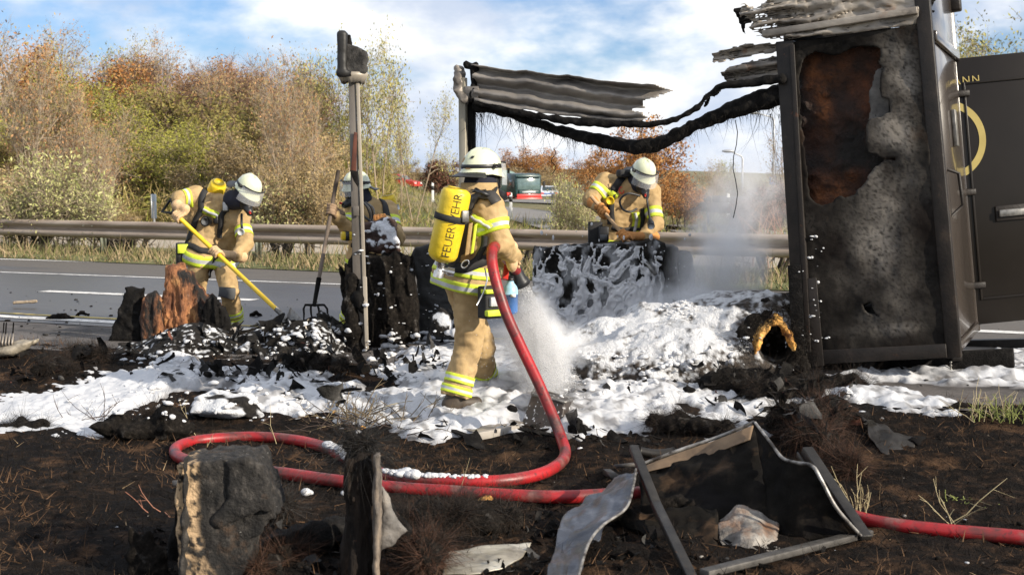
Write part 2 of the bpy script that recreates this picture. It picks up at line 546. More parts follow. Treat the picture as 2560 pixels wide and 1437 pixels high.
tA, tB = st(*Gz(110, 728, .2)[:2])[1], st(*Gz(640, 750, .2)[:2])[1]
for k in range(-3, 5):
    if k == 0: t0, t1 = tA, tB
    else: t0 = tA + k * 9.9; t1 = t0 + (tB - tA)
    build('lane_dash', strip(2.62, 2.84, t0, t1), m_paint, rm)
build('lane_line', strip(5.3, 5.42, -60, 60), m_paint, rm)
build('far_edge_line', strip(8.1, 8.3, -60, 60), m_paint, rm)

# ------------------------------------------------------------------ median: grass, guardrail, opposite carriageway
m_grass = pm('verge_grass', [(.3, (.07, .09, .025)), (.55, (.15, .15, .05)), (.75, (.28, .22, .1))], scale=3, rough=.9)
m_straw = pm('dry_straw', [(.3, (.22, .16, .08)), (.7, (.42, .32, .19))], scale=3, rough=.9)
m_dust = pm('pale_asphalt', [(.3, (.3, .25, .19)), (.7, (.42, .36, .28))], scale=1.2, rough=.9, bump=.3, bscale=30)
ra = Gz(450, 648, .2); rb = Gz(1900, 704, .2)
GU = nrm(rb - ra); GV = np.array([-GU[1], GU[0], 0])
mb = MB(); mb.grid([[ra + GU * t + GV * s + Z * (.012 + .03 * math.sin(s * 2) ** 2) for s in np.linspace(-1.5, 2.4, 9)] for t in np.linspace(-45, 45, 90)])
build('median_strip', mb, m_grass, kind='structure', label='grassy strip under the guardrail', loc=(0, 0, 0))
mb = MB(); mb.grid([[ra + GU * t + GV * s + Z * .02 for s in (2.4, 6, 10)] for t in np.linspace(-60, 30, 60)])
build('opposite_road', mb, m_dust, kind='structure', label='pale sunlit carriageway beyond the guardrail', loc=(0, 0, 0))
def s_grass(a, b, c, d):
    def f(n):
        t = a + (b - a) * RNG.random(n); s = c + (d - c) * RNG.random(n)
        keep = fbm(np.stack([t, s * 2, 0 * t], 1), .8, 3, 9)
        P = ra + GU * t[:, None] + GV * s[:, None] + Z * (.01 - .1 * (keep < -.25))[:, None]
        D = np.stack([RNG.normal(size=n) * .3, RNG.normal(size=n) * .3, np.ones(n)], 1)
        return P, D / np.linalg.norm(D, axis=1)[:, None]
    return f
mb = blades(26000, s_grass(-14, 22, -1.5, 1.2), (.05, .26), .012, .5, mi=(RNG.random(26000) < .5).astype(int))
build('median_grass', mb, [m_grass, m_straw], kind='stuff', label='short green and straw grass along the road edge under the guardrail')

m_rail = pm('weathered_zinc', [(.3, (.27, .2, .145)), (.55, (.42, .335, .26)), (.75, (.56, .47, .38))], scale=1.6, detail=8, rough=.55, metal=.25, stretch=(.5, .5, 4), spots=[((.12, .07, .045), 2.2, .55, .75, (.6, .6, 3))], bump=.1)
m_postg = pm('galvanised_post', [(.3, (.12, .13, .1)), (.7, (.28, .3, .24))], scale=6, rough=.6, metal=.3)
def ztop(px, py):
    d = ray(px, py); o = np.array([0, 0, CAMZ]); n = GV; k = ((ra - o) @ n) / (d @ n); return (o + d * k)[2]
RZ = .5 * (ztop(450, 550) + ztop(1700, 582)) - .02
gr = thing('guardrail', ra, 'long weathered steel guardrail with two ridges across the road', 'guardrail')
prof = [(.0, 0), (-.08, -.03), (-.085, -.105), (.03, -.135), (.03, -.185), (-.085, -.215), (-.08, -.305), (.01, -.335)]
def rail_seg(t0, t1):
    m = MB()
    for sgn in (0, 1):
        m.grid([[ra + GU * t + GV * (d + .004 * sgn) + Z * (RZ - .2 + z + .004 * (k % 2) * 0) for k, (d, z) in enumerate(prof)] for t in (np.linspace(t0, t1, 3) if not sgn else np.linspace(t1, t0, 3))])
    return m
for k in range(-7, 8):
    t0 = -6.55 + 4.0 * k
    o = build('rail', rail_seg(t0 - .15, t0 + 4.0), m_rail, gr)
    o.location = np.array(o.location) + GV * (.003 * (k % 2)) 
    m = MB(); pp = ra + GU * (t0 + .35) + GV * .12
    m.bar(pp, pp + Z * (RZ - .25), .1, .012, up=GU); m.bar(pp + GU * .05 + GV * .03, pp + GU * .05 + GV * .03 + Z * (RZ - .25), .06, .012, up=GV)
    build('post', m, m_postg, gr)
    for dz in (.1, .24):
        for dt in (.05, .3):
            c = ra + GU * (t0 + dt) + GV * -.08 + Z * (RZ - .2 - dz)
            build('bolt', MB().lathe(c + GV * .02, c - GV * .012, [(0, .018), (1, .013)], 6), m_postg, gr)

# ------------------------------------------------------------------ far roads, far railings
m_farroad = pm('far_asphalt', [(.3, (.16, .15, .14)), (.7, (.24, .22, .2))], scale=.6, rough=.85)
def ribbon(pxs, w, z, name, mat, label):
    m = MB(); pts = np.array([Gz(px, py, .2) for px, py in pxs]); d = np.gradient(pts, axis=0)
    m.grid([[p - nrm([-q[1], q[0], 0]) * w / 2 + Z * (z + k * 0), p + nrm([-q[1], q[0], 0]) * w / 2 + Z * z] for k, (p, q) in enumerate(zip(pts, d))])
    return build(name, m, mat, kind='structure', label=label, loc=(0, 0, 0))
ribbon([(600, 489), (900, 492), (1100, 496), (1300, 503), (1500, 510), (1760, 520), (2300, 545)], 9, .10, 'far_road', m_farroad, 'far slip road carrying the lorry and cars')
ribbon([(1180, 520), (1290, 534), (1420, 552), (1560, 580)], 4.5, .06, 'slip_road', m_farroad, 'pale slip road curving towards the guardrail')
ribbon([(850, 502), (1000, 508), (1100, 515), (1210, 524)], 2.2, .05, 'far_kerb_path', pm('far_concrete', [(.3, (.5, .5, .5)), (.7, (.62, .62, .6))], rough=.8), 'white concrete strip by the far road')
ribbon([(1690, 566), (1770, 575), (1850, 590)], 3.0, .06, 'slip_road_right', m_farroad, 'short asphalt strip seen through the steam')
m_oldrail = pm('dark_zinc', [(.3, (.09, .085, .08)), (.7, (.2, .18, .16))], scale=2, rough=.6, metal=.3)
def far_rail(pxs, h, label):
    pts = [Gz(px, py, .3) for px, py in pxs]
    g = thing('guardrail', pts[0], label, 'guardrail', 'far guardrails')
    m = MB()
    for a, b in zip(pts[:-1], pts[1:]):
        m.bar(a + Z * h, b + Z * h, .08, .3)
    build('rail', m, m_oldrail, g)
    for a, b in zip(pts[:-1], pts[1:]):
        k = max(1, int(np.linalg.norm(b - a) / 4))
        for i in range(k):
            c = a + (b - a) * i / k; build('post', MB().bar(c - Z * .2, c + Z * h, .1, .06), m_oldrail, g)
far_rail([(880, 484), (985, 487), (1100, 492), (1250, 499)], .65, 'dark far guardrail below the red car')
far_rail([(905, 500), (990, 505), (1090, 513)], .6, 'dark far guardrail beside the white concrete strip')
far_rail([(1380, 520), (1480, 532)], .6, 'dark far guardrail right of the lorry')
far_rail([(1725, 534), (1800, 536), (1985, 545)], .65, 'far guardrail seen through the thin steam')
far_rail([(1712, 560), (1770, 566), (1830, 572)], .6, 'low far guardrail just behind the rust brown oak')

# delineators, signs, lamps
m_white = flat('white_plastic', (.75, .75, .73)); m_black = flat('black_plastic', (.02, .02, .02)); m_steel = pm('galvanised_steel', [(.3, (.3, .31, .32)), (.7, (.45, .46, .47))], rough=.45, metal=.5)
def delineator(px, py, Y, lab):
    p = at(px, py, Y); g = thing('delineator_post', p, lab, 'delineator', 'white delineator posts')
    m = MB(); h = 1.0
    m.hexa([p + np.array([x * (.06 if z == 0 else .05), y * .05, z * h + (.04 if (z and x < 0) else 0)]) for x in (-1, 1) for y in (-1, 1) for z in (0, 1)])
    build('post_body', m, m_white, g, bevel=.01)
    build('black_band', MB().box(p + Z * .78, (.124, .105, .2)), m_black, g)
for a in [(1080, 474, 118, 'white delineator post above the far guardrail'), (1082, 512, 62, 'white delineator post left of the yellow cylinder'), (1277, 552, 48, 'white delineator post in front of the lorry'), (1820, 552, 50, 'white delineator post in the steam'), (1860, 536, 62, 'white delineator post beside the dark bush')]:
    delineator(*a)
m_signgrey = flat('sign_back_grey', (.11, .14, .18), .5, .2); m_blue = flat('sign_blue', (.03, .17, .55), .4)
p = at(386, 577, 33.5); g = thing('road_sign', p, 'narrow grey road sign seen edge on behind the guardrail', 'sign')
build('pole', MB().tube([p - Z * .4, p + Z * .75], .03), m_steel, g)
m = MB(); m.box(p + Z * .62, (.13, .05, .62)); build('sign_panel', m, m_signgrey, g, bevel=.008)
m = MB(); m.box(p + Z * .62 + np.array([-.055, -.028, 0]), (.03, .01, .6)); build('panel_edge', m, m_steel, g)
p = at(1930, 520, 75.0); g = thing('parking_sign', p, 'blue parking sign with white P on a tall pole', 'sign')
build('pole', MB().tube([p - Z * .2, p + Z * 2.6], .05), m_steel, g)
build('sign_panel', MB().box(p + Z * 1.55 + np.array([0, -.08, 0]), (.36, .04, .5)), m_blue, g, bevel=.01)
build('sign_panel', MB().box(p + Z * 1.04 + np.array([0, -.08, 0]), (.36, .04, .36)), m_white, g, bevel=.01)
def text_part(name, s, size, mat, parent, loc, rot, extrude=.002, spacing=1.0, offset=0.0):
    cu = bpy.data.curves.new(name, 'FONT'); cu.body = s; cu.size = size; cu.extrude = extrude; cu.align_x = 'CENTER'; cu.align_y = 'CENTER'; cu.space_character = spacing; cu.offset = offset
    cu.materials.append(mat)
    tmp = bpy.data.objects.new(name, cu); COL.objects.link(tmp)
    me = bpy.data.meshes.new_from_object(tmp.evaluated_get(bpy.context.evaluated_depsgraph_get()))
    bpy.data.objects.remove(tmp)
    o = bpy.data.objects.new(name, me); COL.objects.link(o)
    if not me.materials: me.materials.append(mat)
    o.parent = parent; o.location = np.asarray(loc) - wpos(parent); o.rotation_euler = rot
    return o
text_part('letter', 'P', .42, m_white, g, p + Z * 1.56 + np.array([0, -.105, 0]), (R(90), 0, 0), .004, 1, .012)
def lamp(px, py, Y, h, arm, lab):
    p = at(px, py, Y); g = thing('street_lamp', p, lab, 'street lamp', 'far street lamps')
    build('pole', MB().tube([p - Z * .4, p + Z * h, p + Z * (h + .15) + np.array([arm * .1, 0, 0]), p + Z * (h + .45) + np.array([arm, 0, 0])], [.08, .06, .05, .04], 6), m_steel, g, smooth=True)
    m = MB(); m.ell(p + Z * (h + .45) + np.array([arm * 1.15, 0, 0]), (.38, .14, .1)); build('lamp_head', m, m_steel, g, smooth=True)
lamp(1855, 525, 78, 3.0, -.75, 'small far street lamp standing left of the parking sign')
lamp(1932, 525, 90, 6.1, -1.2, 'tall far street lamp behind the parking sign')
m_lampw = flat('pale_lamp_paint', (.6, .63, .66))
lamp(1205, 470, 190, 2.4, -3.6, 'distant pale lamp arm over the dark red bush')
lamp(1258, 470, 165, 2.7, 1.9, 'distant pale lamp arm right of the centre helmet')
# ------------------------------------------------------------------ trees and bushes
def gen_tree(seed, stems=1, spread=.3, levels=3, nb=(7, 5, 4), ang=(.5, .7, .8), lenf=(.5, .55, .5), r0=.012, bare=.25, leaf=(6, .016, .05), lw=.45, twig=(4, .06, .0016), lean=0., up=.25):
    g = np.random.default_rng(seed); T = MB(); C = MB()
    tips = []
    def branch(p, d, L, r, lv):
        k = 6 if lv == 0 else 4
        pts = [p]; dd = d
        for i in range(k):
            dd = nrm(dd + g.normal(size=3) * (.10 if lv == 0 else .2) + Z * up * (.12 if lv else .02)); pts.append(pts[-1] + dd * L / k)
        pts = np.array(pts); rr = np.linspace(r, r * (.25 if lv else .3), k + 1)
        T.tube(pts, rr, 6 if lv == 0 else (4 if lv == 1 else 3), caps=False)
        if lv >= levels - 1:
            for f in np.linspace(.35, 1, 3):
                tips.append((pts[int(f * k)], dd))
            return
        n = nb[lv]
        for i in range(n):
            f = (bare if lv == 0 else .25) + (1 - (bare if lv == 0 else .25)) * (i + .6 * g.random()) / n
            q = pts[min(k, int(f * k))] + (pts[min(k, int(f * k) + 1)] - pts[min(k, int(f * k))]) * (f * k % 1)
            ax = g.normal(size=3); ax = nrm(ax - dd * (ax @ dd))
            a = ang[lv] * (.7 + .6 * g.random())
            nd = nrm(dd * math.cos(a) + ax * math.sin(a))
            branch(q, nd, L * lenf[lv] * (1.15 - .55 * f) * (.75 + .5 * g.random()), r * (1 - .65 * f) * .6, lv + 1)
        tips.append((pts[-1], dd))
    for s in range(stems):
        a = g.random() * 6.28; tilt = spread * (g.random() if stems > 1 else .15)
        d = nrm([math.cos(a) * tilt + lean, math.sin(a) * tilt, 1])
        branch(np.array([math.cos(a), math.sin(a), 0]) * .02 * (stems > 1), d, (.62 if stems == 1 else .6) * (.8 + .3 * g.random()), r0 * (1 if stems == 1 else .7), 0)
    tp = np.array([t[0] for t in tips]); td = np.array([t[1] for t in tips])
    zmax = max(tp[:, 2].max(), 1e-3)
    if twig[0]:
        n = len(tp) * twig[0]; i = np.repeat(np.arange(len(tp)), twig[0])
        D = td[i] + g.normal(size=(n, 3)) * .55 + Z * .1; D /= np.linalg.norm(D, axis=1)[:, None]
        A = tp[i]; L = twig[1] * (.5 + g.random(n)); B = A + D * L[:, None]
        sd = np.cross(D, g.normal(size=(n, 3))); sd /= np.linalg.norm(sd, axis=1)[:, None] + 1e-9
        w = twig[2]
        Q = np.stack([A - sd * w, A + sd * w, B + sd * w * .3, B - sd * w * .3], 1)
        T.add(Q.reshape(-1, 3), np.arange(4 * n).reshape(-1, 4))
    if leaf[0]:
        n = len(tp) * leaf[0]; i = np.repeat(np.arange(len(tp)), leaf[0])
        c = tp[i] + td[i] * (g.random(n) * leaf[2])[:, None] + g.normal(size=(n, 3)) * leaf[2] * .5
        c[:, 2] = np.maximum(c[:, 2], .02)
        a = g.normal(size=(n, 3)); a /= np.linalg.norm(a, axis=1)[:, None]
        b = np.cross(a, g.normal(size=(n, 3))); b /= np.linalg.norm(b, axis=1)[:, None] + 1e-9
        L = (leaf[1] * (.6 + .8 * g.random(n)))[:, None]
        Q = np.stack([c - a * L, c - b * L * lw, c + a * L, c + b * L * lw], 1)
        C.add(Q.reshape(-1, 3), np.arange(4 * n).reshape(-1, 4), (g.random(n) < .4).astype(int))
    sc = 1.0 / zmax
    for M in (T, C):
        M.V = [v * sc for v in M.V]
    return T, C
def leafm(name, c, c2):
    return [pm(name + '_a', [(.3, tuple(x * .7 for x in c)), (.7, c)], scale=8, rough=.8, spec=.2), pm(name + '_b', [(.3, tuple(x * .7 for x in c2)), (.7, c2)], scale=8, rough=.8, spec=.2)]
m_barkg = pm('grey_bark', [(.3, (.2, .155, .105)), (.7, (.44, .35, .25))], scale=30, rough=.9)
m_barkr = pm('reddish_bark', [(.3, (.13, .08, .06)), (.7, (.27, .17, .13))], scale=30, rough=.9)
m_barkd = pm('dark_bark', [(.3, (.035, .028, .022)), (.7, (.1, .08, .06))], scale=30, rough=.9)
LM = dict(rust=leafm('rust_oak_leaf', (0.390, 0.163, 0.047), (0.468, 0.260, 0.098)), willow=leafm('willow_leaf', (.36, .34, .065), (.25, .255, .055)),
          pink=leafm('russet_twig', (.42, .235, .115), (.38, .29, .12)),
          robinia=leafm('robinia_leaf', (0.442, 0.390, 0.130), (0.312, 0.312, 0.117)),
          bush=leafm('privet_leaf', (0.546, 0.520, 0.234), (0.351, 0.364, 0.130)), brown=leafm('olive_leaf', (.29, .23, .075), (.23, .21, .065)), dark=leafm('dark_red_leaf', (0.169, 0.072, 0.046), (0.130, 0.085, 0.046)), tan=leafm('tan_leaf', (0.442, 0.319, 0.156), (0.325, 0.247, 0.117)))
KIND = {
 'rust':   [(dict(seed=s, stems=2, spread=.5, nb=(9, 7, 4), ang=(.8, .8, .8), bare=.12, leaf=(12, .0125, .05), twig=(2, .04, .0012), r0=.012), m_barkd, 'rust') for s in (1, 2)],
 'willow': [(dict(seed=s, stems=5, spread=.7, nb=(8, 6, 3), ang=(.55, .6, .6), bare=.12, leaf=(12, .010, .05), lw=.3, twig=(3, .06, .001), r0=.009), m_barkg, 'willow') for s in (11, 12, 13)],
 'bare':   [(dict(seed=s, stems=st_, spread=.28, nb=(10, 7, 4), ang=(.5, .6, .6), bare=.3, leaf=(3, .008, .06), twig=(4, .06, .0008), r0=.013), m_barkg, 'pink') for s, st_ in ((21, 1), (22, 2), (23, 3))],
 'pink':   [(dict(seed=s, stems=3, spread=.5, nb=(9, 7, 3), ang=(.6, .7, .6), bare=.15, leaf=(8, .013, .05), lw=.16, twig=(6, .07, .001), r0=.008), m_barkr, 'pink') for s in (31, 32)],
 'robinia':[(dict(seed=s, stems=2, spread=.45, nb=(7, 5, 3), ang=(.6, .7, .7), bare=.35, leaf=(9, .0075, .06), twig=(3, .05, .0009), r0=.011), m_barkg, 'robinia') for s in (41, 42, 43)],
 'brown':  [(dict(seed=s, stems=4, spread=.7, nb=(8, 6, 3), ang=(.7, .7, .7), bare=.1, leaf=(12, .012, .06), lw=.35, twig=(4, .06, .0012), r0=.009), m_barkr, 'brown') for s in (51, 52)],
 'tan':    [(dict(seed=s, stems=4, spread=.5, nb=(8, 5, 3), ang=(.5, .6, .6), bare=.15, leaf=(10, .012, .07), lw=.4, twig=(4, .07, .0012), r0=.009), m_barkg, 'tan') for s in (55, 56)],
 'bush':   [(dict(seed=s, stems=6, spread=.6, nb=(6, 3, 3), ang=(.4, .45, .6), bare=.2, leaf=(4, .016, .1), lw=.4, twig=(3, .1, .002), r0=.011), m_barkg, 'bush') for s in (61, 62)],
 'dark':   [(dict(seed=s, stems=5, spread=.9, nb=(8, 6, 3), ang=(.7, .7, .7), bare=.05, leaf=(9, .024, .07), twig=(2, .06, .002), r0=.012), m_barkd, 'dark') for s in (71,)],
}
PROTO = {}
for k, vs_ in KIND.items():
    PROTO[k] = []
    for i, (kw, bark, lm) in enumerate(vs_):
        T, C = gen_tree(**kw)
        Vt, Ft, Mt = T.arrays(); Vc, Fc, Mc = C.arrays()
        PROTO[k].append((raw_mesh('trunk', Vt, Ft, Mt, [bark], False), raw_mesh('crown', Vc, Fc, Mc, LM[lm], False)))
NAMES = dict(rust=('oak_tree', 'rust brown oak', 'tree'), willow=('willow_tree', 'yellow green willow', 'tree'), bare=('bare_tree', 'nearly leafless grey tree', 'tree'), pink=('russet_tree', 'russet twiggy tree', 'tree'),
             robinia=('slender_tree', 'slender sparse yellowing tree', 'tree'), brown=('bushy_tree', 'olive brown bushy tree', 'tree'), tan=('thicket_bush', 'tan leaved thicket bush', 'bush'), bush=('leafy_shrub', 'pale green leafy shrub', 'shrub'), dark=('dark_bush', 'dark red brown bush', 'bush'))
def where(px):
    for lim, s in ((70, 'at the left edge of the wood'), (180, 'above the left end of the guardrail'), (300, 'left of the narrow grey sign'), (400, 'behind the narrow grey sign'), (520, 'behind the D handle of the yellow shovel'), (640, 'above the bending firefighter'), (760, 'right of the bending firefighter'), (860, 'behind the garden fork'), (960, 'behind the charred signal post'), (1060, 'above the small red car'), (1140, 'left of the centre helmet'), (1350, 'behind the lorry'), (1480, 'under the crumpled metal panel'), (1660, 'behind the hunched firefighter'), (1760, 'right of the hunched firefighter'), (1880, 'behind the steam'), (2000, 'around the parking sign'), (9999, 'above the open dark door')):
        if px < lim: return s
seen_labels = {}
def tree(kind, px, Y, top, base=None, wide=1.0, var=None):
    b = at(px, 560, Y); x, y = b[0], b[1]
    z0 = float(gz(x, y) + hillz(x, y)) - .05 if base is None else at(px, base, Y)[2]
    h = at(px, top, Y)[2] - z0
    v = PROTO[kind][(var if var is not None else int(RNG.integers(99))) % len(PROTO[kind])]
    nm, desc, cat = NAMES[kind]
    size = 'tall' if h > 6 else ('low' if h < 2.6 else 'mid-height')
    lab = f'{size} {desc} {where(px)}'
    k = seen_labels.get(lab, 0); seen_labels[lab] = k + 1
    g = thing(nm, (x, y, z0), lab, cat, 'trees and bushes of the background')
    g.rotation_euler = (0, 0, RNG.random() * 6.28); g.scale = (h * wide, h * wide, h)
    for n_, me in zip(('trunk', 'crown'), v):
        o = bpy.data.objects.new(n_, me); COL.objects.link(o); o.parent = g
    return g
TREES = [ # kind, px, distance, top py, width factor
 ('bare', -20, 52, 60, 1.1), ('bare', 40, 50, 70, 1.0), ('rust', 60, 62, 128, 1.2), ('rust', 130, 60, 150, 1.1), ('willow', 110, 54, 165, 1.0), ('willow', 170, 56, 195, 1.1), ('rust', 215, 52, 180, .8), ('rust', 175, 50, 235, .7),
 ('bare', 165, 66, 62, .9), ('robinia', 245, 66, 100, .8), ('pink', 250, 66, 165, 1.2), ('willow', 250, 52, 205, 1.0), ('rust', 290, 58, 178, .8), ('pink', 330, 64, 150, 1.1), ('bare', 365, 64, 118, .7), ('bare', 428, 62, 88, .8),
 ('rust', 395, 66, 155, .9), ('pink', 400, 60, 180, 1.1), ('pink', 470, 62, 160, 1.0), ('bare', 500, 64, 158, .8), ('pink', 545, 60, 150, 1.1), ('rust', 600, 66, 155, .8), ('pink', 620, 60, 160, 1.0), ('bare', 560, 56, 175, .8), ('pink', 690, 58, 190, 1.0),
 ('willow', 330, 48, 265, 1.2), ('willow', 420, 47, 300, 1.2), ('willow', 300, 46, 330, 1.3), ('brown', 500, 50, 220, 1.1), ('brown', 560, 48, 235, 1.1), ('willow', 400, 43, 395, 1.5), ('willow', 470, 43, 420, 1.4), ('brown', 600, 46, 270, 1.0), ('brown', 620, 44, 330, 1.2),
 ('bare', 735, 46, 132, .7), ('bare', 700, 48, 150, .7), ('pink', 740, 54, 200, .9), ('bare', 790, 46, 160, .6), ('brown', 700, 44, 300, 1.1), ('tan', 640, 40, 360, 1.1), ('tan', 720, 39, 340, 1.1), ('tan', 790, 38, 350, 1.0), ('tan', 560, 40, 420, 1.2), ('tan', 690, 36, 420, 1.2), ('tan', 760, 36, 400, 1.1), ('tan', 830, 38, 390, .9),
 ('willow', 840, 50, 280, .8), ('willow', 890, 56, 320, .7), ('robinia', 845, 44, 90, .5), ('robinia', 905, 46, 130, .55), ('robinia', 960, 44, 140, .5), ('robinia', 1035, 46, 195, .5), ('robinia', 1000, 50, 300, .5), ('willow', 950, 62, 330, .6),
 ('brown', 20, 46, 330, 1.2), ('brown', 90, 45, 350, 1.3), ('rust', 30, 56, 230, 1.0), ('pink', 10, 48, 290, 1.1), ('brown', 200, 44, 380, 1.3), ('bare', 258, 40, 270, .8), ('brown', 330, 42, 440, 1.5), ('pink', 260, 41, 400, 1.2), ('pink', 150, 44, 330, 1.1), ('brown', 30, 40, 440, 1.4),
 ('willow', 500, 42, 470, 1.5), ('tan', 30, 34, 430, 1.3), ('tan', 300, 34, 500, 1.5), ('tan', 500, 34, 500, 1.5),
 ('bush', 60, 27.6, 455, 1.1), ('bush', 105, 27.5, 395, .9), ('bush', 150, 27.4, 400, .8), ('bush', 185, 27.4, 440, .9), ('bush', 230, 27.3, 490, 1.1), ('bush', 15, 27.8, 480, 1.2),
 ('tan', 640, 25.8, 440, .8), ('tan', 700, 25.4, 390, .7), ('tan', 745, 25.2, 420, .7), ('tan', 800, 25, 430, .7), ('bush', 670, 25.3, 470, .9),
 ('robinia', 1110, 120, 380, .8), ('dark', 1100, 104, 408, 1.0), ('brown', 1010, 140, 400, 1.2), ('tan', 1040, 130, 415, 1.3), ('tan', 960, 120, 400, 1.1), ('brown', 900, 110, 410, 1.2),
 ('rust', 1290, 150, 378, 1.2), ('pink', 1250, 160, 395, 1.5), ('rust', 1340, 150, 372, 1.2), ('rust', 1400, 140, 375, 1.2), ('tan', 1300, 140, 420, 1.8), ('tan', 1390, 130, 415, 1.6), ('rust', 1460, 130, 385, 1.2), ('pink', 1220, 170, 400, 1.6),
 ('rust', 1580, 44, 305, .9), ('rust', 1530, 47, 315, .8), ('rust', 1640, 45, 345, .8), ('rust', 1690, 43, 385, .9), ('rust', 1610, 40, 430, 1.2), ('rust', 1700, 42, 450, 1.1), ('rust', 1480, 50, 380, .9), ('rust', 1560, 40, 440, 1.2),
 ('bush', 1424, 23, 458, .4), ('bush', 1445, 22.8, 470, .5), ('bush', 1404, 23.2, 535, .4), ('bush', 1475, 22.8, 490, .6),
 ('brown', 1750, 62, 452, 1.3), ('brown', 1830, 66, 440, 1.2), ('brown', 1890, 60, 450, 1.2), ('bush', 1822, 70, 412, .6), ('bare', 1790, 58, 400, .8), ('dark', 1910, 40, 475, 1.1), ('dark', 1980, 42, 455, 1.1), ('bare', 1970, 46, 330, .8), ('dark', 1880, 36, 505, 1.3), ('brown', 1960, 58, 440, 1.2),
 ('bare', 255, 36, 275, .6), ('bare', 275, 37, 330, .6), ('bare', 712, 35, 140, .45), ('bare', 735, 37, 180, .45), ('bare', 800, 36, 200, .4), ('bare', 60, 40, 90, .6), ('bare', 150, 41, 180, .6), ('willow', 360, 41, 330, 1.2), ('willow', 440, 41, 360, 1.2), ('willow', 150, 47, 230, 1.2), ('willow', 545, 45, 300, 1.0), ('rust', 250, 57, 165, 1.0), ('rust', 120, 57, 140, 1.0),
 ('robinia', 2545, 60, 60, .8), ('robinia', 2600, 56, 40, .8), ('robinia', 2500, 66, 90, .7), ('robinia', 2430, 70, 118, .6), ('rust', 2200, 60, 300, 1.2), ('brown', 2350, 60, 330, 1.2), ('rust', 2500, 56, 340, 1.2), ('brown', 2650, 56, 330, 1.2),
]
made = [(a[1], tree(*a[:4], wide=a[4])) for a in TREES]
same = {}
for x, g in made:
    same.setdefault(g['label'], []).append((x, g))
for lab, L_ in same.items():                      # neighbours alike in kind and height are told apart by their order
    if len(L_) > 1:
        L_.sort(key=lambda q: q[0])
        words = {2: ('left hand', 'right hand'), 3: ('leftmost', 'middle', 'rightmost')}.get(len(L_), ('leftmost', 'second', 'third', 'fourth', 'fifth', 'sixth', 'seventh', 'eighth')[:len(L_) - 1] + ('rightmost',))
        for w_, (x, g) in zip(words, L_):
            g['label'] = w_ + ' ' + lab
# charred bush stems under the guardrail, each bush a thing
def stem_bush(px, Y, w, h, n, lab):
    b = at(px, 600, Y); b[2] = ROADZ
    g = thing('pruned_bush', b, lab, 'bush', 'pruned bushes under the guardrail'); m = MB()
    for i in range(n):
        a = (i + .5) / n * 2 - 1; x = a * w * .35
        p0 = b + GU * x * .5 + GV * RNG.normal() * .06
        p = [p0, p0 + GU * (x * .6 + RNG.normal() * .05) + Z * h * .5, p0 + GU * (x * 1.6 + RNG.normal() * .1) + Z * h * (.95 + .2 * RNG.random()) + GV * RNG.normal() * .15]
        m.tube(p, [.05 - .03 * abs(a), .035, .014], 6, caps=False)
        for j in range(4):
            q = np.array(p[1]) + RNG.normal(size=3) * .1; m.tube([q, q + np.array([RNG.normal() * .25, RNG.normal() * .1, RNG.random() * .3 - .05])], [.012, .005], 4, caps=False)
    build('stems', m, m_barkd, g, smooth=True)
gy = lambda px: (lambda d: ((ra - np.array([0, 0, CAMZ])) @ GV + .55) / (d @ GV) * d[1])(ray(px, 640))
for px, w, n, lab in ((60, 1.0, 6, 'straggly dark bush at the left end under the guardrail'), (100, .9, 7, 'thick stemmed dark bush beside the green guardrail post'), (290, 1.5, 9, 'fan of dark pruned stems below the guardrail'), (330, 1.5, 8, 'curved dark stems under the rail near the D handle'), (700, .9, 6, 'dark bush stump under the rail right of the yellow shaft'), (770, .3, 3, 'thick dark stub behind the fork shaft'), (1290, .8, 6, 'stems under the rail right of the hose'), (1930, .9, 6, 'thin stems under the rail near the trailer wall')):
    stem_bush(px, gy(px), w, .62, n, lab)
# reddish canes near the right
g0 = at(1900, 590, 22)
for px, wrd in ((1862, 'leftmost'), (1885, 'second'), (1905, 'third'), (1925, 'fourth'), (1960, 'fifth'), (1975, 'rightmost')):
    p = at(px, 600, 21 + RNG.random()); p[2] = .25; g = MB()
    for k in range(3):
        g.tube([p + RNG.normal(size=3) * .03, p + np.array([RNG.normal() * .12, RNG.normal() * .1, .55]), p + np.array([RNG.normal() * .22, RNG.normal() * .1, .8 + .35 * RNG.random()])], [.008, .006, .003], 4, caps=False)
    build('bare_cane', g, pm('red_cane', [(.3, (.3, .13, .07)), (.7, (.42, .2, .11))], rough=.8), label=wrd + ' tuft of thin reddish canes behind the guardrail near the trailer', cat='plant', group='red canes behind the guardrail')
# undergrowth filling the wood floor and the bank
def s_under(n):
    px = RNG.random(n) * 1050 - 60; Y = 36 + RNG.random(n) ** 1.3 * 34
    X = (px - 1280) / FPX * Y
    z = gz(X, Y) + hillz(X, Y)
    lump = np.clip(.55 + .7 * fbm(np.stack([X, Y, 0 * X], 1), .35, 3, 31), .1, 1.6)
    zz = z + RNG.random(n) ** .8 * lump * (1.9 - 1.1 * ss(700, 1000, px))
    return np.stack([X, Y, zz], 1), nrm_rows(RNG.normal(size=(n, 3)) + Z * .8)
def nrm_rows(a):
    return a / (np.linalg.norm(a, axis=1)[:, None] + 1e-9)
n = 60000
mb = blades(n, s_under, (.15, .55), .018, .4, mi=RNG.choice(5, n, p=[.25, .2, .2, .2, .15]), seg=1)
build('undergrowth', mb, [LM['pink'][1], LM['brown'][0], LM['tan'][1], LM['willow'][1], LM['brown'][1]], kind='stuff', label='tangled brown and green undergrowth filling the wood')
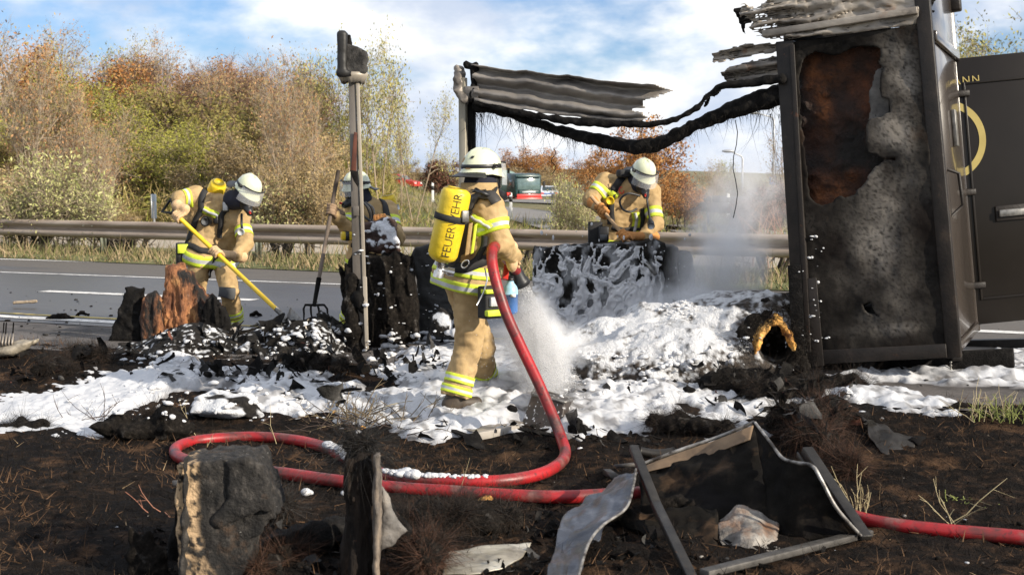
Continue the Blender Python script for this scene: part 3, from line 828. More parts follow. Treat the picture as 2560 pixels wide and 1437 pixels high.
def s_mid(n):
    px = 860 + RNG.random(n) * 1150; Y = 24 + RNG.random(n) ** .8 * 60; Y = np.where((px > 1150) & (px < 1420), 24 + RNG.random(n) * 22, Y)
    X = (px - 1280) / FPX * Y
    sl = fbm(np.stack([X, Y, 0 * X], 1), .25, 3, 41)
    return np.stack([X, Y, gz(X, Y) + hillz(X, Y) - .05 - .6 * (sl < -.15)], 1), nrm_rows(RNG.normal(size=(n, 3)) * .35 + Z)
n = 26000
mb = blades(n, s_mid, (.1, .38), .016, .4, mi=RNG.choice(3, n, p=[.45, .3, .25]), seg=1)
build('tall_grass', mb, [m_grass, m_straw, LM['willow'][1]], kind='stuff', label='tall rough grass and weeds between the far roads')
# ------------------------------------------------------------------ burnt trailer: its rear end still stands, the rest is gone
PHI = R(6.0)
UT = U * math.cos(PHI) + Z * math.sin(PHI)
ZT = Z * math.cos(PHI) - U * math.sin(PHI)
TS = -0.95
def plane_hit(px, py, b=0.0, o=None, n=None):
    d = ray(px, py); n = V_ if n is None else n
    o = (ptst(TS, 0) + V_ * b) if o is None else o
    c = np.array([0, 0, CAMZ])
    return c + d * (((o - c) @ n) / (d @ n))
OT = plane_hit(2022, 905)
BA = np.stack([UT, V_, ZT], 1)
def bx(a, b, c): return OT + UT * a + V_ * b + ZT * c
def ac(px, py, b=0.0):
    q = plane_hit(px, py, b) - OT
    return q @ UT, q @ ZT
W_, H_ = ac(2372, 890)[0], ac(1960, 100)[1]
HT = H_ + .42
D_ = 1.78
m_char = pm('char', [(.3, (.004, .0036, .0033)), (.55, (.010, .009, .0085)), (.78, (.032, .029, .026))], scale=18, detail=10, rough=.8, spec=.12, bump=.8, bscale=70, bdist=.012)
m_charf = pm('fibrous_char', [(.3, (.005, .0045, .004)), (.55, (.0155, .013, .011)), (.77, (.05, .042, .034))], scale=40, detail=10, rough=.95, spec=.08, bump=1, bscale=120, bdist=.012, spots=[((.12, .11, .1), 9, .6, .74)])
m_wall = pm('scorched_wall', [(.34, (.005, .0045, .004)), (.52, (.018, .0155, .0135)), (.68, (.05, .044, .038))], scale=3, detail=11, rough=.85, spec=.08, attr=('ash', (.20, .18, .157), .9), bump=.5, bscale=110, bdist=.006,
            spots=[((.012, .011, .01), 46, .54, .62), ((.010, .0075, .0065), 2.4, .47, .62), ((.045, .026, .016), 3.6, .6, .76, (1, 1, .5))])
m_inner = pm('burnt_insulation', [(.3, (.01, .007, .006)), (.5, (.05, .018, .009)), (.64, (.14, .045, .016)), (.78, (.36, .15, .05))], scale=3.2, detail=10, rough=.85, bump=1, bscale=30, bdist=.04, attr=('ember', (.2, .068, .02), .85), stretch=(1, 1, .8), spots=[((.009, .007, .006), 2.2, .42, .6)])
m_brown = pm('dark_brown_paint', [(.3, (.042, .034, .028)), (.7, (.062, .05, .042))], scale=3, rough=.22, coat=.4, bump=.05, bscale=9)
m_doorp = pm('black_brown_paint', [(.3, (.013, .0105, .0085)), (.7, (.018, .0145, .0115))], scale=2, rough=.3, spec=.25)
m_frame = pm('scorched_frame', [(.3, (.009, .0075, .0065)), (.6, (.022, .017, .014)), (.8, (.07, .05, .036))], scale=7, rough=.5, spec=.3, bump=.3, bscale=60, spots=[((.16, .06, .025), 12, .66, .8)])
m_alu = pm('burnt_aluminium', [(.25, (.05, .044, .038)), (.42, (.2, .175, .15)), (.58, (.42, .37, .31)), (.8, (.6, .54, .46))], scale=2.4, detail=9, rough=.5, metal=.35, bump=.25, bscale=35, spots=[((.018, .016, .015), 3.2, .55, .66), ((.3, .17, .1), 4, .64, .8)], stretch=(.6, .6, 1.6))
m_gold = pm('gold_film', [(.3, (.38, .29, .09)), (.7, (.46, .36, .12))], rough=.35, metal=.35)
m_metal = pm('scraped_steel', [(.3, (.1, .095, .09)), (.7, (.3, .29, .27))], scale=20, rough=.4, metal=.6)
tr = thing('burnt_trailer', ptst(TS, st(*OT[:2])[1], .15), 'burnt out trailer end with scorched side wall, sagging roof rail and open dark door', 'trailer')
def loc_net(name, fn, lo, hi, h, mat, parent=tr, smooth=True, O=None, A=None, attr=None, **k):
    V, Q = nets(fn, lo, hi, h)
    Wv = (OT if O is None else O) + V @ (BA if A is None else A).T
    m = MB(); m.add(Wv, Q)
    o = build(name, m, mat, parent, smooth, **k)
    if attr:
        a = o.data.attributes.new(attr[0], 'FLOAT', 'POINT'); a.data.foreach_set('value', np.asarray(attr[1](V), np.float32))
    return o
poly = lambda pts, b=0: np.array([ac(x, y, b) for x, y in pts])
outer = poly([(1962, 108), (2296, 60), (2372, 886), (2020, 895)])
hole = poly([(2008, 145), (2040, 132), (2085, 138), (2130, 120), (2172, 118), (2200, 122), (2196, 160), (2206, 172), (2196, 205), (2203, 240), (2222, 252), (2226, 282), (2200, 292), (2170, 300), (2164, 345), (2170, 380), (2200, 392), (2238, 398), (2212, 402), (2182, 422), (2160, 455), (2138, 482), (2112, 496), (2098, 488), (2080, 508), (2050, 513), (2032, 500), (2022, 470), (2014, 400), (2004, 300), (1996, 200)])
burnhole = poly([(2158, 762), (2172, 758), (2182, 772), (2196, 790), (2184, 786), (2168, 782)])
def f_wall(P):
    j = fbm(P, 16, 3, 3) * .012
    d2 = np.maximum(sd_poly(P[:, 0], P[:, 2], outer), -(sd_poly(P[:, 0], P[:, 2], hole) + j))
    d2 = np.maximum(d2, -(sd_poly(P[:, 0], P[:, 2], burnhole) + j))
    bulge = fbm(P * [1, 0, 1], 2.2, 3, 8) * .02 + fbm(P * [1, 0, 1], 22, 2, 9) * .003
    return np.maximum(d2, np.abs(P[:, 1] - .012 - bulge) - .011)
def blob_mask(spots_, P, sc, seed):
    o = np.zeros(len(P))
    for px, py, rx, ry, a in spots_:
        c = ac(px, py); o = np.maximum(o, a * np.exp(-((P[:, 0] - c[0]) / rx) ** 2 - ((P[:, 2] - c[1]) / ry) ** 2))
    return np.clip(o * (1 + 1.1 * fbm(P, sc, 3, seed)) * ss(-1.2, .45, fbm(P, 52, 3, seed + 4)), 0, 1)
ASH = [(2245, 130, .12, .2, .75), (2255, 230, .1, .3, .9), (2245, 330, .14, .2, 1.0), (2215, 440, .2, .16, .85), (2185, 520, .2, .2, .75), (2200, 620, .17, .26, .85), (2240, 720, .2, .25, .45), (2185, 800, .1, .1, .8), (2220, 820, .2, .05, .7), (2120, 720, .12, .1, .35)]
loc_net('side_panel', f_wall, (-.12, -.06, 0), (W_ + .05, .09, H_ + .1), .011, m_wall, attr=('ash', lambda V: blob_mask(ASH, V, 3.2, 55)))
flap = poly([(2170, 235), (2190, 175), (2206, 165), (2214, 210), (2228, 250), (2226, 290), (2195, 300), (2170, 300)], .05)
def f_flap(P):
    return np.maximum(sd_poly(P[:, 0], P[:, 2], flap) + fbm(P, 14, 2, 4) * .015, np.abs(P[:, 1] - .06 - .015 * fbm(P, 5, 2, 5)) - .008)
loc_net('torn_lining', f_flap, (.4, 0, 1.7), (W_, .12, H_), .014, pm('lining_grey', [(.3, (.04, .038, .036)), (.7, (.14, .13, .12))], scale=8, rough=.8, bump=.5))
def f_inner(P):
    lump = fbm(P, 5, 4, 6) * .05 + np.maximum(0, .35 - np.abs(P[:, 0] - .02) * 2) * (fbm(P, 13, 4, 16) * .18)
    return np.maximum(sd_poly(P[:, 0], P[:, 2], poly([(1990, 100), (2285, 90), (2300, 560), (2010, 570)], .1)), np.abs(P[:, 1] - .16 - lump) - .03)
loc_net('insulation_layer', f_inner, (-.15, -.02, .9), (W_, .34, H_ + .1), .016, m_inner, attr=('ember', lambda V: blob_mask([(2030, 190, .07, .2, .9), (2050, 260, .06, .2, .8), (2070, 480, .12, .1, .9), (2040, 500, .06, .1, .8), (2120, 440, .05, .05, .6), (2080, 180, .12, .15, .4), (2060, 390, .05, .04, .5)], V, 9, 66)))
m = MB()
def lbar(m, p, q, w, h):      # bar in trailer coordinates
    a, b = bx(*p), bx(*q); m.bar(a, b, w, h, up=V_)
    return m
build('corner_post', MB().bar(plane_hit(2014, 902, .02), plane_hit(1964, 104, .02), .13, .09, up=V_), m_frame, tr, bevel=.008)
build('post_strip', MB().bar(plane_hit(2022, 880, -.035), plane_hit(1980, 112, -.035), .035, .02, up=V_), m_frame, tr, bevel=.004)
build('corner_post', MB().bar(plane_hit(2386, 893, .03), plane_hit(2303, -40, .03), .105, .08, up=V_), m_frame, tr, bevel=.01)
build('corner_post', lbar(MB(), (W_ + .04, D_, -.01), (W_ + .04, D_, HT), .07, .08), m_brown, tr, bevel=.01)
build('sill_rail', lbar(MB(), (-.05, .02, .035), (W_ - .01, .02, .035), .1, .09), m_frame, tr, bevel=.006)
build('sill_rail', lbar(MB(), (W_ + .02, .075, .04), (W_ + .02, D_ - .045, .04), .08, .1), m_brown, tr, bevel=.006)
build('top_rail', lbar(MB(), (-.12, .0, H_ + .06), (W_ - .01, .0, H_ + .06), .05, .12), m_alu, tr, bevel=.006)
build('kick_plate', lbar(MB(), (.06, -.025, -.03), (.06, -.025, .62), .11, .012), m_frame, tr, bevel=.003)
build('kick_plate', MB().bar(plane_hit(2000, 905, -.035), plane_hit(1986, 662, -.035), .1, .02, up=V_), m_char, tr, bevel=.003)
# burnt fascia above the top rail
fas = poly([(1838, 10), (1900, -2), (1960, -30), (2296, -55), (2300, 62), (2150, 82), (2000, 98), (1930, 106), (1890, 96), (1872, 70), (1850, 48)])
def f_fas(P):
    j = np.abs(fbm(P * [.7, 1, 2.2], 9, 3, 3)) * .07 * ss(.55, -.3, P[:, 0])
    hl = pn(P * [1.2, 0, 4], 5, 23) - (.16 + 1.2 * ss(-.45, .2, P[:, 0]))
    cor = .03 * np.sin(P[:, 2] * 62 + 2 * fbm(P * [1, 0, .3], 3, 2, 2)) * ss(.6, -.1, P[:, 0]) + .03 * fbm(P * [1, 0, 2], 4, 3, 12)
    return np.maximum(np.maximum(sd_poly(P[:, 0], P[:, 2], fas) + j, hl * .1), np.abs(P[:, 1] + .0 - cor) - .009)
loc_net('fascia', f_fas, (-.8, -.1, H_ - .1), (W_ + .02, .12, HT + .15), .012, m_alu)
def f_fas2(P):
    j = np.abs(fbm(P * [.8, 1, 3], 10, 3, 8)) * .1
    return np.maximum(sd_poly(P[:, 0], P[:, 2], fas + [.12, .02]) + j + .02, np.abs(P[:, 1] - .13 - .05 * fbm(P, 5, 3, 18)) - .025)
loc_net('fascia_backing', f_fas2, (-.8, 0, H_ - .1), (W_ + .1, .28, HT + .15), .018, m_char)
build('roof', lbar(MB(), (.1, .12, HT + .02), (.1, D_, HT + .02), .95, .05), m_char, tr)
build('back_wall', lbar(MB(), (.1, D_ + .03, .1), (.1, D_ + .03, HT), .9, .04), m_char, tr)
build('floor', lbar(MB(), (.4, .08, -.02), (.4, D_, -.02), .8, .05), m_char, tr)
# rear face
rq = lambda b0, b1, c0, c1, a: MB().hexa([bx(W_ + a + dx, b, c) for dx in (0, .03) for b in (b0, b1) for c in (c0, c1)])
build('rear_panel', rq(.078, D_ - .042, .095, H_ - .12, .035), m_brown, tr, bevel=.006)
build('rear_panel', rq(.078, D_ - .042, H_ - .11, HT + .02, .04), m_brown, tr, bevel=.006)
build('joint_strip', rq(.08, D_ - .05, H_ - .16, H_ - .08, .066), m_brown, tr, bevel=.01)
build('lamp', MB().box(bx(W_ + .1, D_ - .12, HT - .12), (.09, .12, .13), BA), m_frame, tr, bevel=.015)
hd = build('handle', MB().tube([bx(W_ + .06, .3, 1.32), bx(W_ + .14, .32, 1.28), bx(W_ + .15, .34, 1.05), bx(W_ + .07, .33, .98)], .013, 8), m_frame, tr, smooth=True)
build('latch_plate', rq(.9, 1.02, 1.5, 1.78, .068), m_metal, tr, bevel=.004)
# the open door on the far corner, seen face on
XD = nrm(np.array([1., 0, 0]) - ZT * ZT[0]); ND = nrm(np.cross(XD, ZT))
if ND[1] > 0: ND = -ND
HP = bx(W_ + .04, D_ - .02, 0) + np.array([-.03, -.05, 0])
def dp(x, c, n=0): return HP + XD * x + ZT * c + ND * n
def dhit(px, py):
    q = plane_hit(px, py, o=HP, n=ND) - HP
    return q @ XD, q @ ZT
c0, c1_ = dhit(2500, 806)[1], dhit(2480, 138)[1]
DW = 1.35
dq = lambda x0, x1, a, b, n0, n1: MB().hexa([dp(x, c, n) for x in (x0, x1) for n in (n0, n1) for c in (a, b)])
door = build('door', dq(.02, DW, c0, c1_, -.05, 0), m_doorp, tr, bevel=.008)
lx = dhit(2432, 600)[0] + .02
for x0, x1, a, b in ((lx, lx + .02, c0 + .2, c1_ - .2), (lx + .02, DW - .1, c0 + .2, c0 + .22), (lx + .02, DW - .1, c1_ - .22, c1_ - .2)):
    build('moulding', dq(x0, x1, a, b, 0, .012), m_doorp, door, bevel=.004)
build('edge_strip', dq(.0, .03, c0, c1_, .002, .02), m_brown, door, bevel=.004)
for px, py in ((2392, 236), (2408, 482), (2432, 714)):
    x, c = dhit(px, py)
    hg = build('hinge', dq(x - .05, x + .10, c - .028, c + .028, .003, .035), m_frame, door, bevel=.012)
    build('hinge_barrel', MB().tube([dp(x - .045, c - .055, .025), dp(x - .045, c + .055, .025)], .02, 8), m_metal, hg)
x, c = dhit(2487, 535)
lt = build('latch', dq(x, x + .36, c - .065, c + .065, .003, .02), m_frame, door, bevel=.012)
build('latch_handle', dq(x + .02, x + .28, c - .03, c + .03, .022, .05), m_metal, lt, bevel=.01)
# gold ring and lettering on the door
cx, cc = dhit(2372, 352); rr = dhit(2465, 352)[0] - cx
m = MB(); a = np.linspace(R(-88), R(88), 60)
m.grid([[dp(cx + r * math.cos(t), cc + r * math.sin(t) * 1.06, .004) for r in (rr - .055, rr)] for t in a])
build('gold_ring', m, m_gold, door)
x, c = dhit(2378, 303)
build('gold_mark', MB().grid([[dp(x - .03, c - .035, .005), dp(x + .035, c - .035, .005)], [dp(x - .03, c + .035, .005), dp(x + .035, c + .035, .005)]]), m_gold, door)
MD = Matrix((( XD[0], ZT[0], ND[0]), (XD[1], ZT[1], ND[1]), (XD[2], ZT[2], ND[2])))
x, c = dhit(2404, 203)
text_part('lettering', 'MANN', .088, m_gold, door, dp(x, c, .006), MD.to_euler(), .001, 1.25)
# chassis, leg, cables
m = MB(); 
build('chassis_beam', MB().bar(bx(-1.1, .5, -.1), bx(W_ + .4, .5, -.1), .1, .14, up=Z), m_char, tr, bevel=.01)
q = at(2385, 868, 11.6); build('chassis_beam', MB().bar(q, at(2700, 862, 11.3), .1, .13), m_frame, tr, bevel=.01)
build('tow_bracket', MB().box(at(2395, 890, 9.75), (.12, .1, .07)), m_frame, tr, bevel=.01)
q = at(2183, 950, 10.15); q[2] = .1
build('support_leg', MB().bar(q, np.array([q[0], q[1], bx(.5, .5, -.05)[2]]), .09, .09, up=V_), m_char, tr, bevel=.008)
q = at(2250, 930, 10); build('support_leg', MB().bar(np.array([q[0], q[1], .25]), np.array([q[0], q[1], .5]), .02, .02), m_char, tr)
def ptube(pts, r, n=8):
    P = np.array([at(*p) for p in pts]); 
    t = np.linspace(0, len(P) - 1, len(P) * 6); k = np.arange(len(P))
    def cr(v):
        i = np.clip(t.astype(int), 0, len(P) - 2); f = t - i
        p0, p1, p2, p3 = v[np.maximum(i - 1, 0)], v[i], v[i + 1], v[np.minimum(i + 2, len(P) - 1)]
        return .5 * (2 * p1 + (p2 - p0) * f + (2 * p0 - 5 * p1 + 4 * p2 - p3) * f * f + (3 * p1 - p0 - 3 * p2 + p3) * f ** 3)
    C = np.stack([cr(P[:, k]) for k in range(3)], 1)
    rr = np.interp(t, np.linspace(0, len(P) - 1, len(np.atleast_1d(r))), np.atleast_1d(r))
    return MB().tube(C, rr, n), C
for pts, r in (([(2030, 915, 9.8), (2120, 905, 9.7), (2220, 935, 9.7), (2300, 920, 9.9), (2370, 902, 10.3), (2560, 916, 10.6)], .012), ([(1990, 925, 9.9), (2150, 915, 10.2), (2280, 905, 10.2), (2420, 898, 10.4), (2580, 906, 10.8)], .009), ([(2240, 905, 9.8), (2262, 925, 9.8), (2282, 932, 9.7), (2330, 900, 9.8)], .009)):
    build('cable', ptube(pts, r)[0], m_char, tr, smooth=True)
m = MB()
for i in range(9):
    q = at(2377, 905 + i * 4.2, 9.7); m.ell(q, (.006 if i % 2 else .012, .01, .008), n=6, m=4)
m.ell(at(2376, 944, 9.7), (.022, .018, .014), n=7, m=5)
build('chain', m, m_metal, tr, smooth=True)
# front frame of the trailer: post, buckled roof rail panel, sagging roof edge
def tp(px, py, b=0): return plane_hit(px, py, b)
a, b = tp(1163, 870), tp(1157, 195)
build('frame_post', MB().bar(a, b, .062, .05, up=V_), pm('grimy_zinc', [(.3, (.16, .14, .1)), (.6, (.3, .27, .21)), (.8, (.4, .37, .3))], scale=6, rough=.55, metal=.3, stretch=(1, 1, .3)), tr, bevel=.006)
build('frame_post', MB().bar(tp(1180, 870, .06), tp(1178, 255, .06), .06, .05, up=V_), m_char, tr)
def tchain(name, pts, mat, h=.014, amp=.02, nsc=9, parent=tr, b=0.0, st_=(1, 1, 1)):
    Pn = [(tp(x, y, b + (bb if bb else 0)), r) for x, y, r, *bb_ in pts for bb in [bb_[0] if bb_ else 0]]
    lo = np.min([p for p, r in Pn], 0) - .2; hi = np.max([p for p, r in Pn], 0) + .2
    def f(P):
        d = np.full(len(P), 1e3)
        for (p, r), (q, r2) in zip(Pn[:-1], Pn[1:]):
            d = np.minimum(d, sd_cap(P, p, q, r, r2))
        return d + amp * fbm(P * np.array(st_), nsc, 3, 5)
    return netmesh(name, f, lo, hi, h, mat, parent)
tchain('sagging_beam', [(1195, 268, .05), (1235, 268, .055), (1290, 288, .04), (1400, 328, .042), (1500, 352, .05), (1590, 368, .055), (1640, 362, .055), (1740, 312, .045), (1850, 268, .065), (1955, 236, .085)], m_char, .012, .018, 11, b=.06)
tchain('burnt_bracket', [(1150, 170, .035), (1148, 215, .045), (1152, 240, .05), (1165, 245, .04)], m_alu, .012, .03, 12)
tchain('burnt_bracket', [(1165, 165, .03), (1185, 168, .035), (1180, 250, .03)], m_char, .012, .02, 12)
build('bracket_plate', MB().hexa([tp(x, y, b_) for x in (1162, 1196) for b_ in (-.03, -.02) for y in (246, 216)]), m_alu, tr, bevel=.003)
top = [(1178, 160), (1215, 166), (1290, 178), (1316, 174), (1345, 182), (1390, 188), (1420, 187), (1480, 199), (1560, 207), (1620, 212), (1698, 218)]
bot = [(1186, 252), (1215, 258), (1290, 272), (1316, 274), (1345, 280), (1390, 288), (1420, 290), (1480, 299), (1560, 306), (1620, 304), (1690, 284)]
def ipl(L, t):
    L = np.array(L, float); k = np.linspace(0, 1, len(L)); return np.stack([np.interp(t, k, L[:, i]) for i in range(L.shape[1])], -1)
nu, nv = 110, 34
uu = np.linspace(0, 1, nu); vv = np.linspace(0, 1, nv)
Tp, Bp = ipl(top, uu), ipl(bot, uu)
Pg = np.zeros((nu, nv, 3))
for i in range(nu):
    for j in range(nv):
        x, y = Tp[i] * (1 - vv[j]) + Bp[i] * vv[j]
        prof_ = .034 * math.sin(vv[j] * 14.5 + .6 * math.sin(uu[i] * 5)) - .09 * (vv[j] > .93) - .05 * (vv[j] < .05)
        Pg[i, j] = tp(x, y, prof_)
Pg += V_ * (fbm(Pg, 6, 3, 4) * .012)[..., None] + Z * (fbm(Pg, 9, 2, 14) * .008)[..., None]
m = MB(); m.grid(Pg)
Fk = m.F[0]; cen = Fk % nv; row = Fk // nv
endcut = .93 + .05 * np.sin(vv * 9) - .10 * ((vv > .55) & (vv < .8)) * 0 - .075 * (vv > .66)
hole_ = (np.hypot((uu[row] - .96) / .06, (vv[cen] - .7) / .05) < 1)
keep = ((uu[row] < endcut[cen] + .02 * pn(np.stack([vv[cen] * 9, row * 0., row * 0.], -1))) & ~hole_).all(1)
m.F[0] = Fk[keep]; m.M[0] = m.M[0][keep]
build('buckled_panel', m, pm('heat_grey_aluminium', [(.25, (.09, .08, .07)), (.5, (.24, .215, .19)), (.75, (.42, .38, .33))], scale=2.2, detail=9, rough=.5, metal=.3, bump=.2, bscale=40, stretch=(.5, .5, 2.2), spots=[((.03, .026, .024), 2.6, .58, .72, (.5, .5, 2.5)), ((.2, .08, .05), 3, .66, .8)]), tr, smooth=True, solid=.006)
tchain('roof_lip', [(1190, 258, .02), (1290, 280, .026), (1400, 300, .03), (1500, 308, .032), (1620, 312, .026), (1690, 300, .022), (1738, 272, .022), (1775, 235, .022), (1800, 215, .022), (1850, 212, .03), (1955, 196, .035)], m_char, .012, .012, 14, b=-.05)
def rag(name, pts, depth, mat, seed, jag=.02):
    pl = np.array([ac(x, y, depth) for x, y in pts])
    lo = pl.min(0) - .06; hi = pl.max(0) + .06
    def f(P):
        cor = .028 * np.sin(P[:, 2] * 48 + seed) + .02 * fbm(P, 5, 2, seed)
        return np.maximum(sd_poly(P[:, 0], P[:, 2], pl) + np.abs(fbm(P, 12, 3, seed)) * jag, np.abs(P[:, 1] - depth - cor) - .009)
    return loc_net(name, f, (lo[0], depth - .08, lo[1]), (hi[0], depth + .08, hi[1]), .012, mat)
rag('torn_strip', [(1776, 134), (1800, 126), (1870, 108), (1960, 104), (1960, 136), (1900, 136), (1800, 160), (1780, 158)], 0.0, m_alu, 3)
rag('torn_strip', [(1800, 182), (1830, 162), (1900, 142), (1965, 136), (1968, 196), (1900, 204), (1830, 212), (1808, 205)], .04, m_alu, 5)
rag('torn_strip', [(1752, 262), (1800, 212), (1812, 212), (1804, 232), (1785, 250), (1782, 245), (1770, 262), (1752, 280)], .03, m_char, 7)
rag('torn_strip', [(1832, 20), (1842, 50), (1862, 96), (1866, 62), (1880, 60), (1895, 30), (1860, 14)], .1, m_char, 9)
# hanging burnt fibres under the roof edge
def s_fib(n):
    k = RNG.random(n); L = np.array([(1195, 275), (1235, 280), (1290, 300), (1400, 342), (1500, 368), (1590, 384), (1640, 376), (1740, 326), (1850, 290), (1960, 268)], float)
    q = ipl(L, k)
    P = np.array([tp(x + RNG.normal() * 4, y - 8 - RNG.random() * 16, .06 + RNG.normal() * .04) for x, y in q])
    return P, nrm_rows(np.stack([RNG.normal(size=n) * .35, RNG.normal(size=n) * .3, -np.ones(n)], 1))
m = blades(1700, s_fib, (.03, .12), .0022, .4, seg=3)
def s_fib2(n):
    x = RNG.choice([1200, 1215, 1260, 1300, 1350, 1420, 1900, 1920, 1945], n) + RNG.normal(size=n) * 14
    P = np.array([tp(a, 285 + (a - 1200) * .18 if a < 1600 else 285, .06) for a in x])
    return P, nrm_rows(np.stack([RNG.normal(size=n) * .2, RNG.normal(size=n) * .2, -np.ones(n)], 1))
blades(130, s_fib2, (.15, .42), .002, .5, m, seg=4)
o = build('hanging_fibres', m, m_charf, tr); o['kind'] = 'stuff'
for x, y0, y1 in ((1384, 372, 436), (1838, 300, 545)):
    q = [tp(x + 6 * math.sin(k * 1.3), y0 + (y1 - y0) * k / 8, .06) for k in range(9)]
    build('hanging_wire', MB().tube(q, .0035, 5), m_char, tr)
# ------------------------------------------------------------------ charred signal post at the left
m_orange = pm('scorched_foam_orange', [(.28, (.02, .012, .009)), (.42, (.12, .045, .02)), (.55, (.36, .15, .06)), (.72, (.62, .33, .12))], scale=7, detail=12, rough=.85, bump=1, bscale=45, bdist=.03, stretch=(1, 1, .45), spots=[((.010, .008, .007), 5, .48, .58, (1.4, 1, .4)), ((.25, .18, .15), 7, .6, .75)])
m_rawfoam = pm('raw_orange_foam', [(.3, (.5, .2, .04)), (.5, (.8, .42, .1)), (.75, (.9, .6, .22))], scale=9, detail=8, rough=.8, bump=.8, bscale=40, bdist=.02, spots=[((.05, .02, .012), 9, .5, .62), ((.3, .12, .04), 5, .5, .7)])  # raw insulation foam in its own orange, no emission
m_ash = pm('ashen_char', [(.3, (.012, .011, .01)), (.55, (.05, .047, .044)), (.77, (.16, .15, .14))], scale=12, detail=10, rough=.9, bump=.8, bscale=80, bdist=.01, spots=[((.01, .009, .008), 4, .5, .64)])
m_zinc = pm('sooty_zinc', [(.3, (.09, .078, .066)), (.55, (.16, .14, .12)), (.8, (.26, .235, .2))], scale=5, rough=.55, metal=.3, stretch=(1, 1, .25), bump=.15, bscale=60, spots=[((.025, .021, .02), 4, .6, .72, (1, 1, .5))])
m_zincl = pm('bright_zinc', [(.3, (.26, .225, .18)), (.7, (.42, .37, .3))], scale=5, rough=.5, metal=.25, stretch=(1, 1, .25), spots=[((.1, .08, .06), 5, .6, .72)])
m_rust = pm('rusty_strip', [(.3, (.05, .015, .01)), (.7, (.16, .05, .025))], scale=8, rough=.8)
YP = 11.15
def pp(px, py, dy=0): return at(px, py, YP + dy)
sp = thing('scorched_post', G(902, 876), 'tall scorched square post topped by a melted lamp housing', 'post')
def prism(quad, d0, d1):     # quad of pixels: tl, tr, br, bl between depths
    return MB().hexa([pp(*q, d) for q in (quad[3], quad[0]) for d in (d0, d1) for q in (q,)] if 0 else [pp(*quad[i], d) for i, d in ((3, d0), (0, d0), (3, d1), (0, d1), (2, d0), (1, d0), (2, d1), (1, d1))])
build('post_shaft', prism([(871, 195), (889, 195), (911, 868), (886, 874)], 0, .06), m_zinc, sp, bevel=.004)
build('post_flange', prism([(889.5, 196), (898, 196), (921, 866), (911.5, 868)], -.012, .07), m_zincl, sp, bevel=.003)
build('rust_strip', prism([(885, 330), (893, 332), (890, 440), (876, 436)], -.03, -.015), m_rust, sp, bevel=.003)
build('clip', prism([(874, 425), (893, 428), (896, 470), (884, 452)], -.05, -.031), m_char, sp, bevel=.005)
build('clip', prism([(882, 515), (897, 515), (898, 540), (883, 540)], -.035, -.014), m_zinc, sp, bevel=.003)
build('second_strip', prism([(906, 690), (917, 692), (922, 872), (913, 874)], -.06, -.03), m_zincl, sp, bevel=.003)
def netchain(name, pts, mat, h=.012, amp=.015, nsc=10, parent=None, seed=5, st_=(1, 1, 1), **k):
    Pn = [(np.asarray(p, float), r) for p, r in pts]
    lo = np.min([p - r for p, r in Pn], 0) - .06 - amp; hi = np.max([p + r for p, r in Pn], 0) + .06 + amp
    def f(P):
        d = np.full(len(P), 1e3)
        if len(Pn) == 1: d = np.linalg.norm(P - Pn[0][0], axis=1) - Pn[0][1]
        for (p, r), (q, r2) in zip(Pn[:-1], Pn[1:]):
            d = np.minimum(d, sd_cap(P, p, q, r, r2))
        return d + amp * fbm(P * np.array(st_), nsc, 3, seed)
    return netmesh(name, f, lo, hi, h, mat, parent, **k)[0]
netchain('melted_knot', [(pp(892, 745, -.02), .06), (pp(906, 770, -.02), .045), (pp(904, 720, -.02), .03)], m_char, parent=sp)
netchain('charred_coat', [(pp(880, 700, .02), .05), (pp(876, 760, .02), .07), (pp(884, 830, .02), .075), (pp(892, 868, .02), .06)], m_charf, .014, .03, parent=sp)
# collar and lamp housing
m = MB(); nn = 40; a = np.linspace(0, 2 * np.pi, nn, endpoint=False)
rag_ = np.abs(pn(np.stack([np.cos(a) * 4, np.sin(a) * 4, 0 * a], 1), 1, 3)) * .05
c_ = pp(882, 188, .03)
m.grid([[c_ + np.array([math.cos(t) * r, math.sin(t) * r * .8, z - (rag_[k] if z < -.03 else 0)]) for k, t in enumerate(a)] for r, z in ((.125, .02), (.12, -.01), (.095, -.05))], cv=True)
build('collar', m, m_zincl, sp, smooth=True, solid=.006)
def f_hous(P):
    d = sd_box(P, pp(883, 150, .03), (.115, .085, .13), None, .03)
    cut = (P[:, 2] - pp(900, 122)[2]) + .42 * (P[:, 0] - pp(900, 122)[0])
    d = np.maximum(d, cut)
    d = np.maximum(d, -sd_cap(P, pp(926, 160, -.1), pp(924, 168, .2), .035, .03))
    return d + .012 * fbm(P, 14, 3, 4)
netmesh('lamp_housing', f_hous, pp(840, 210, -.1), pp(930, 70, .2), .01, m_ash, sp)
def f_slab(P):
    d = sd_box(P, (pp(858, 136)[0], YP + .0, pp(858, 136)[2]), (.042, .1, .19), None, .035)
    d = smin(d, sd_box(P, (pp(866, 186)[0], YP, pp(866, 186)[2]), (.075, .09, .02), None, .01), .03)
    return d + .004 * fbm(P, 14, 2, 4)
netmesh('housing_backplate', f_slab, pp(835, 212, -.14), pp(885, 65, .14), .01, flat('sooty_black', (.012, .011, .01), .55), sp)
netchain('bulb_stub', [(pp(872, 92), .016), (pp(873, 104), .02), (pp(874, 116), .024)], m_char, .007, .006, 20, sp)

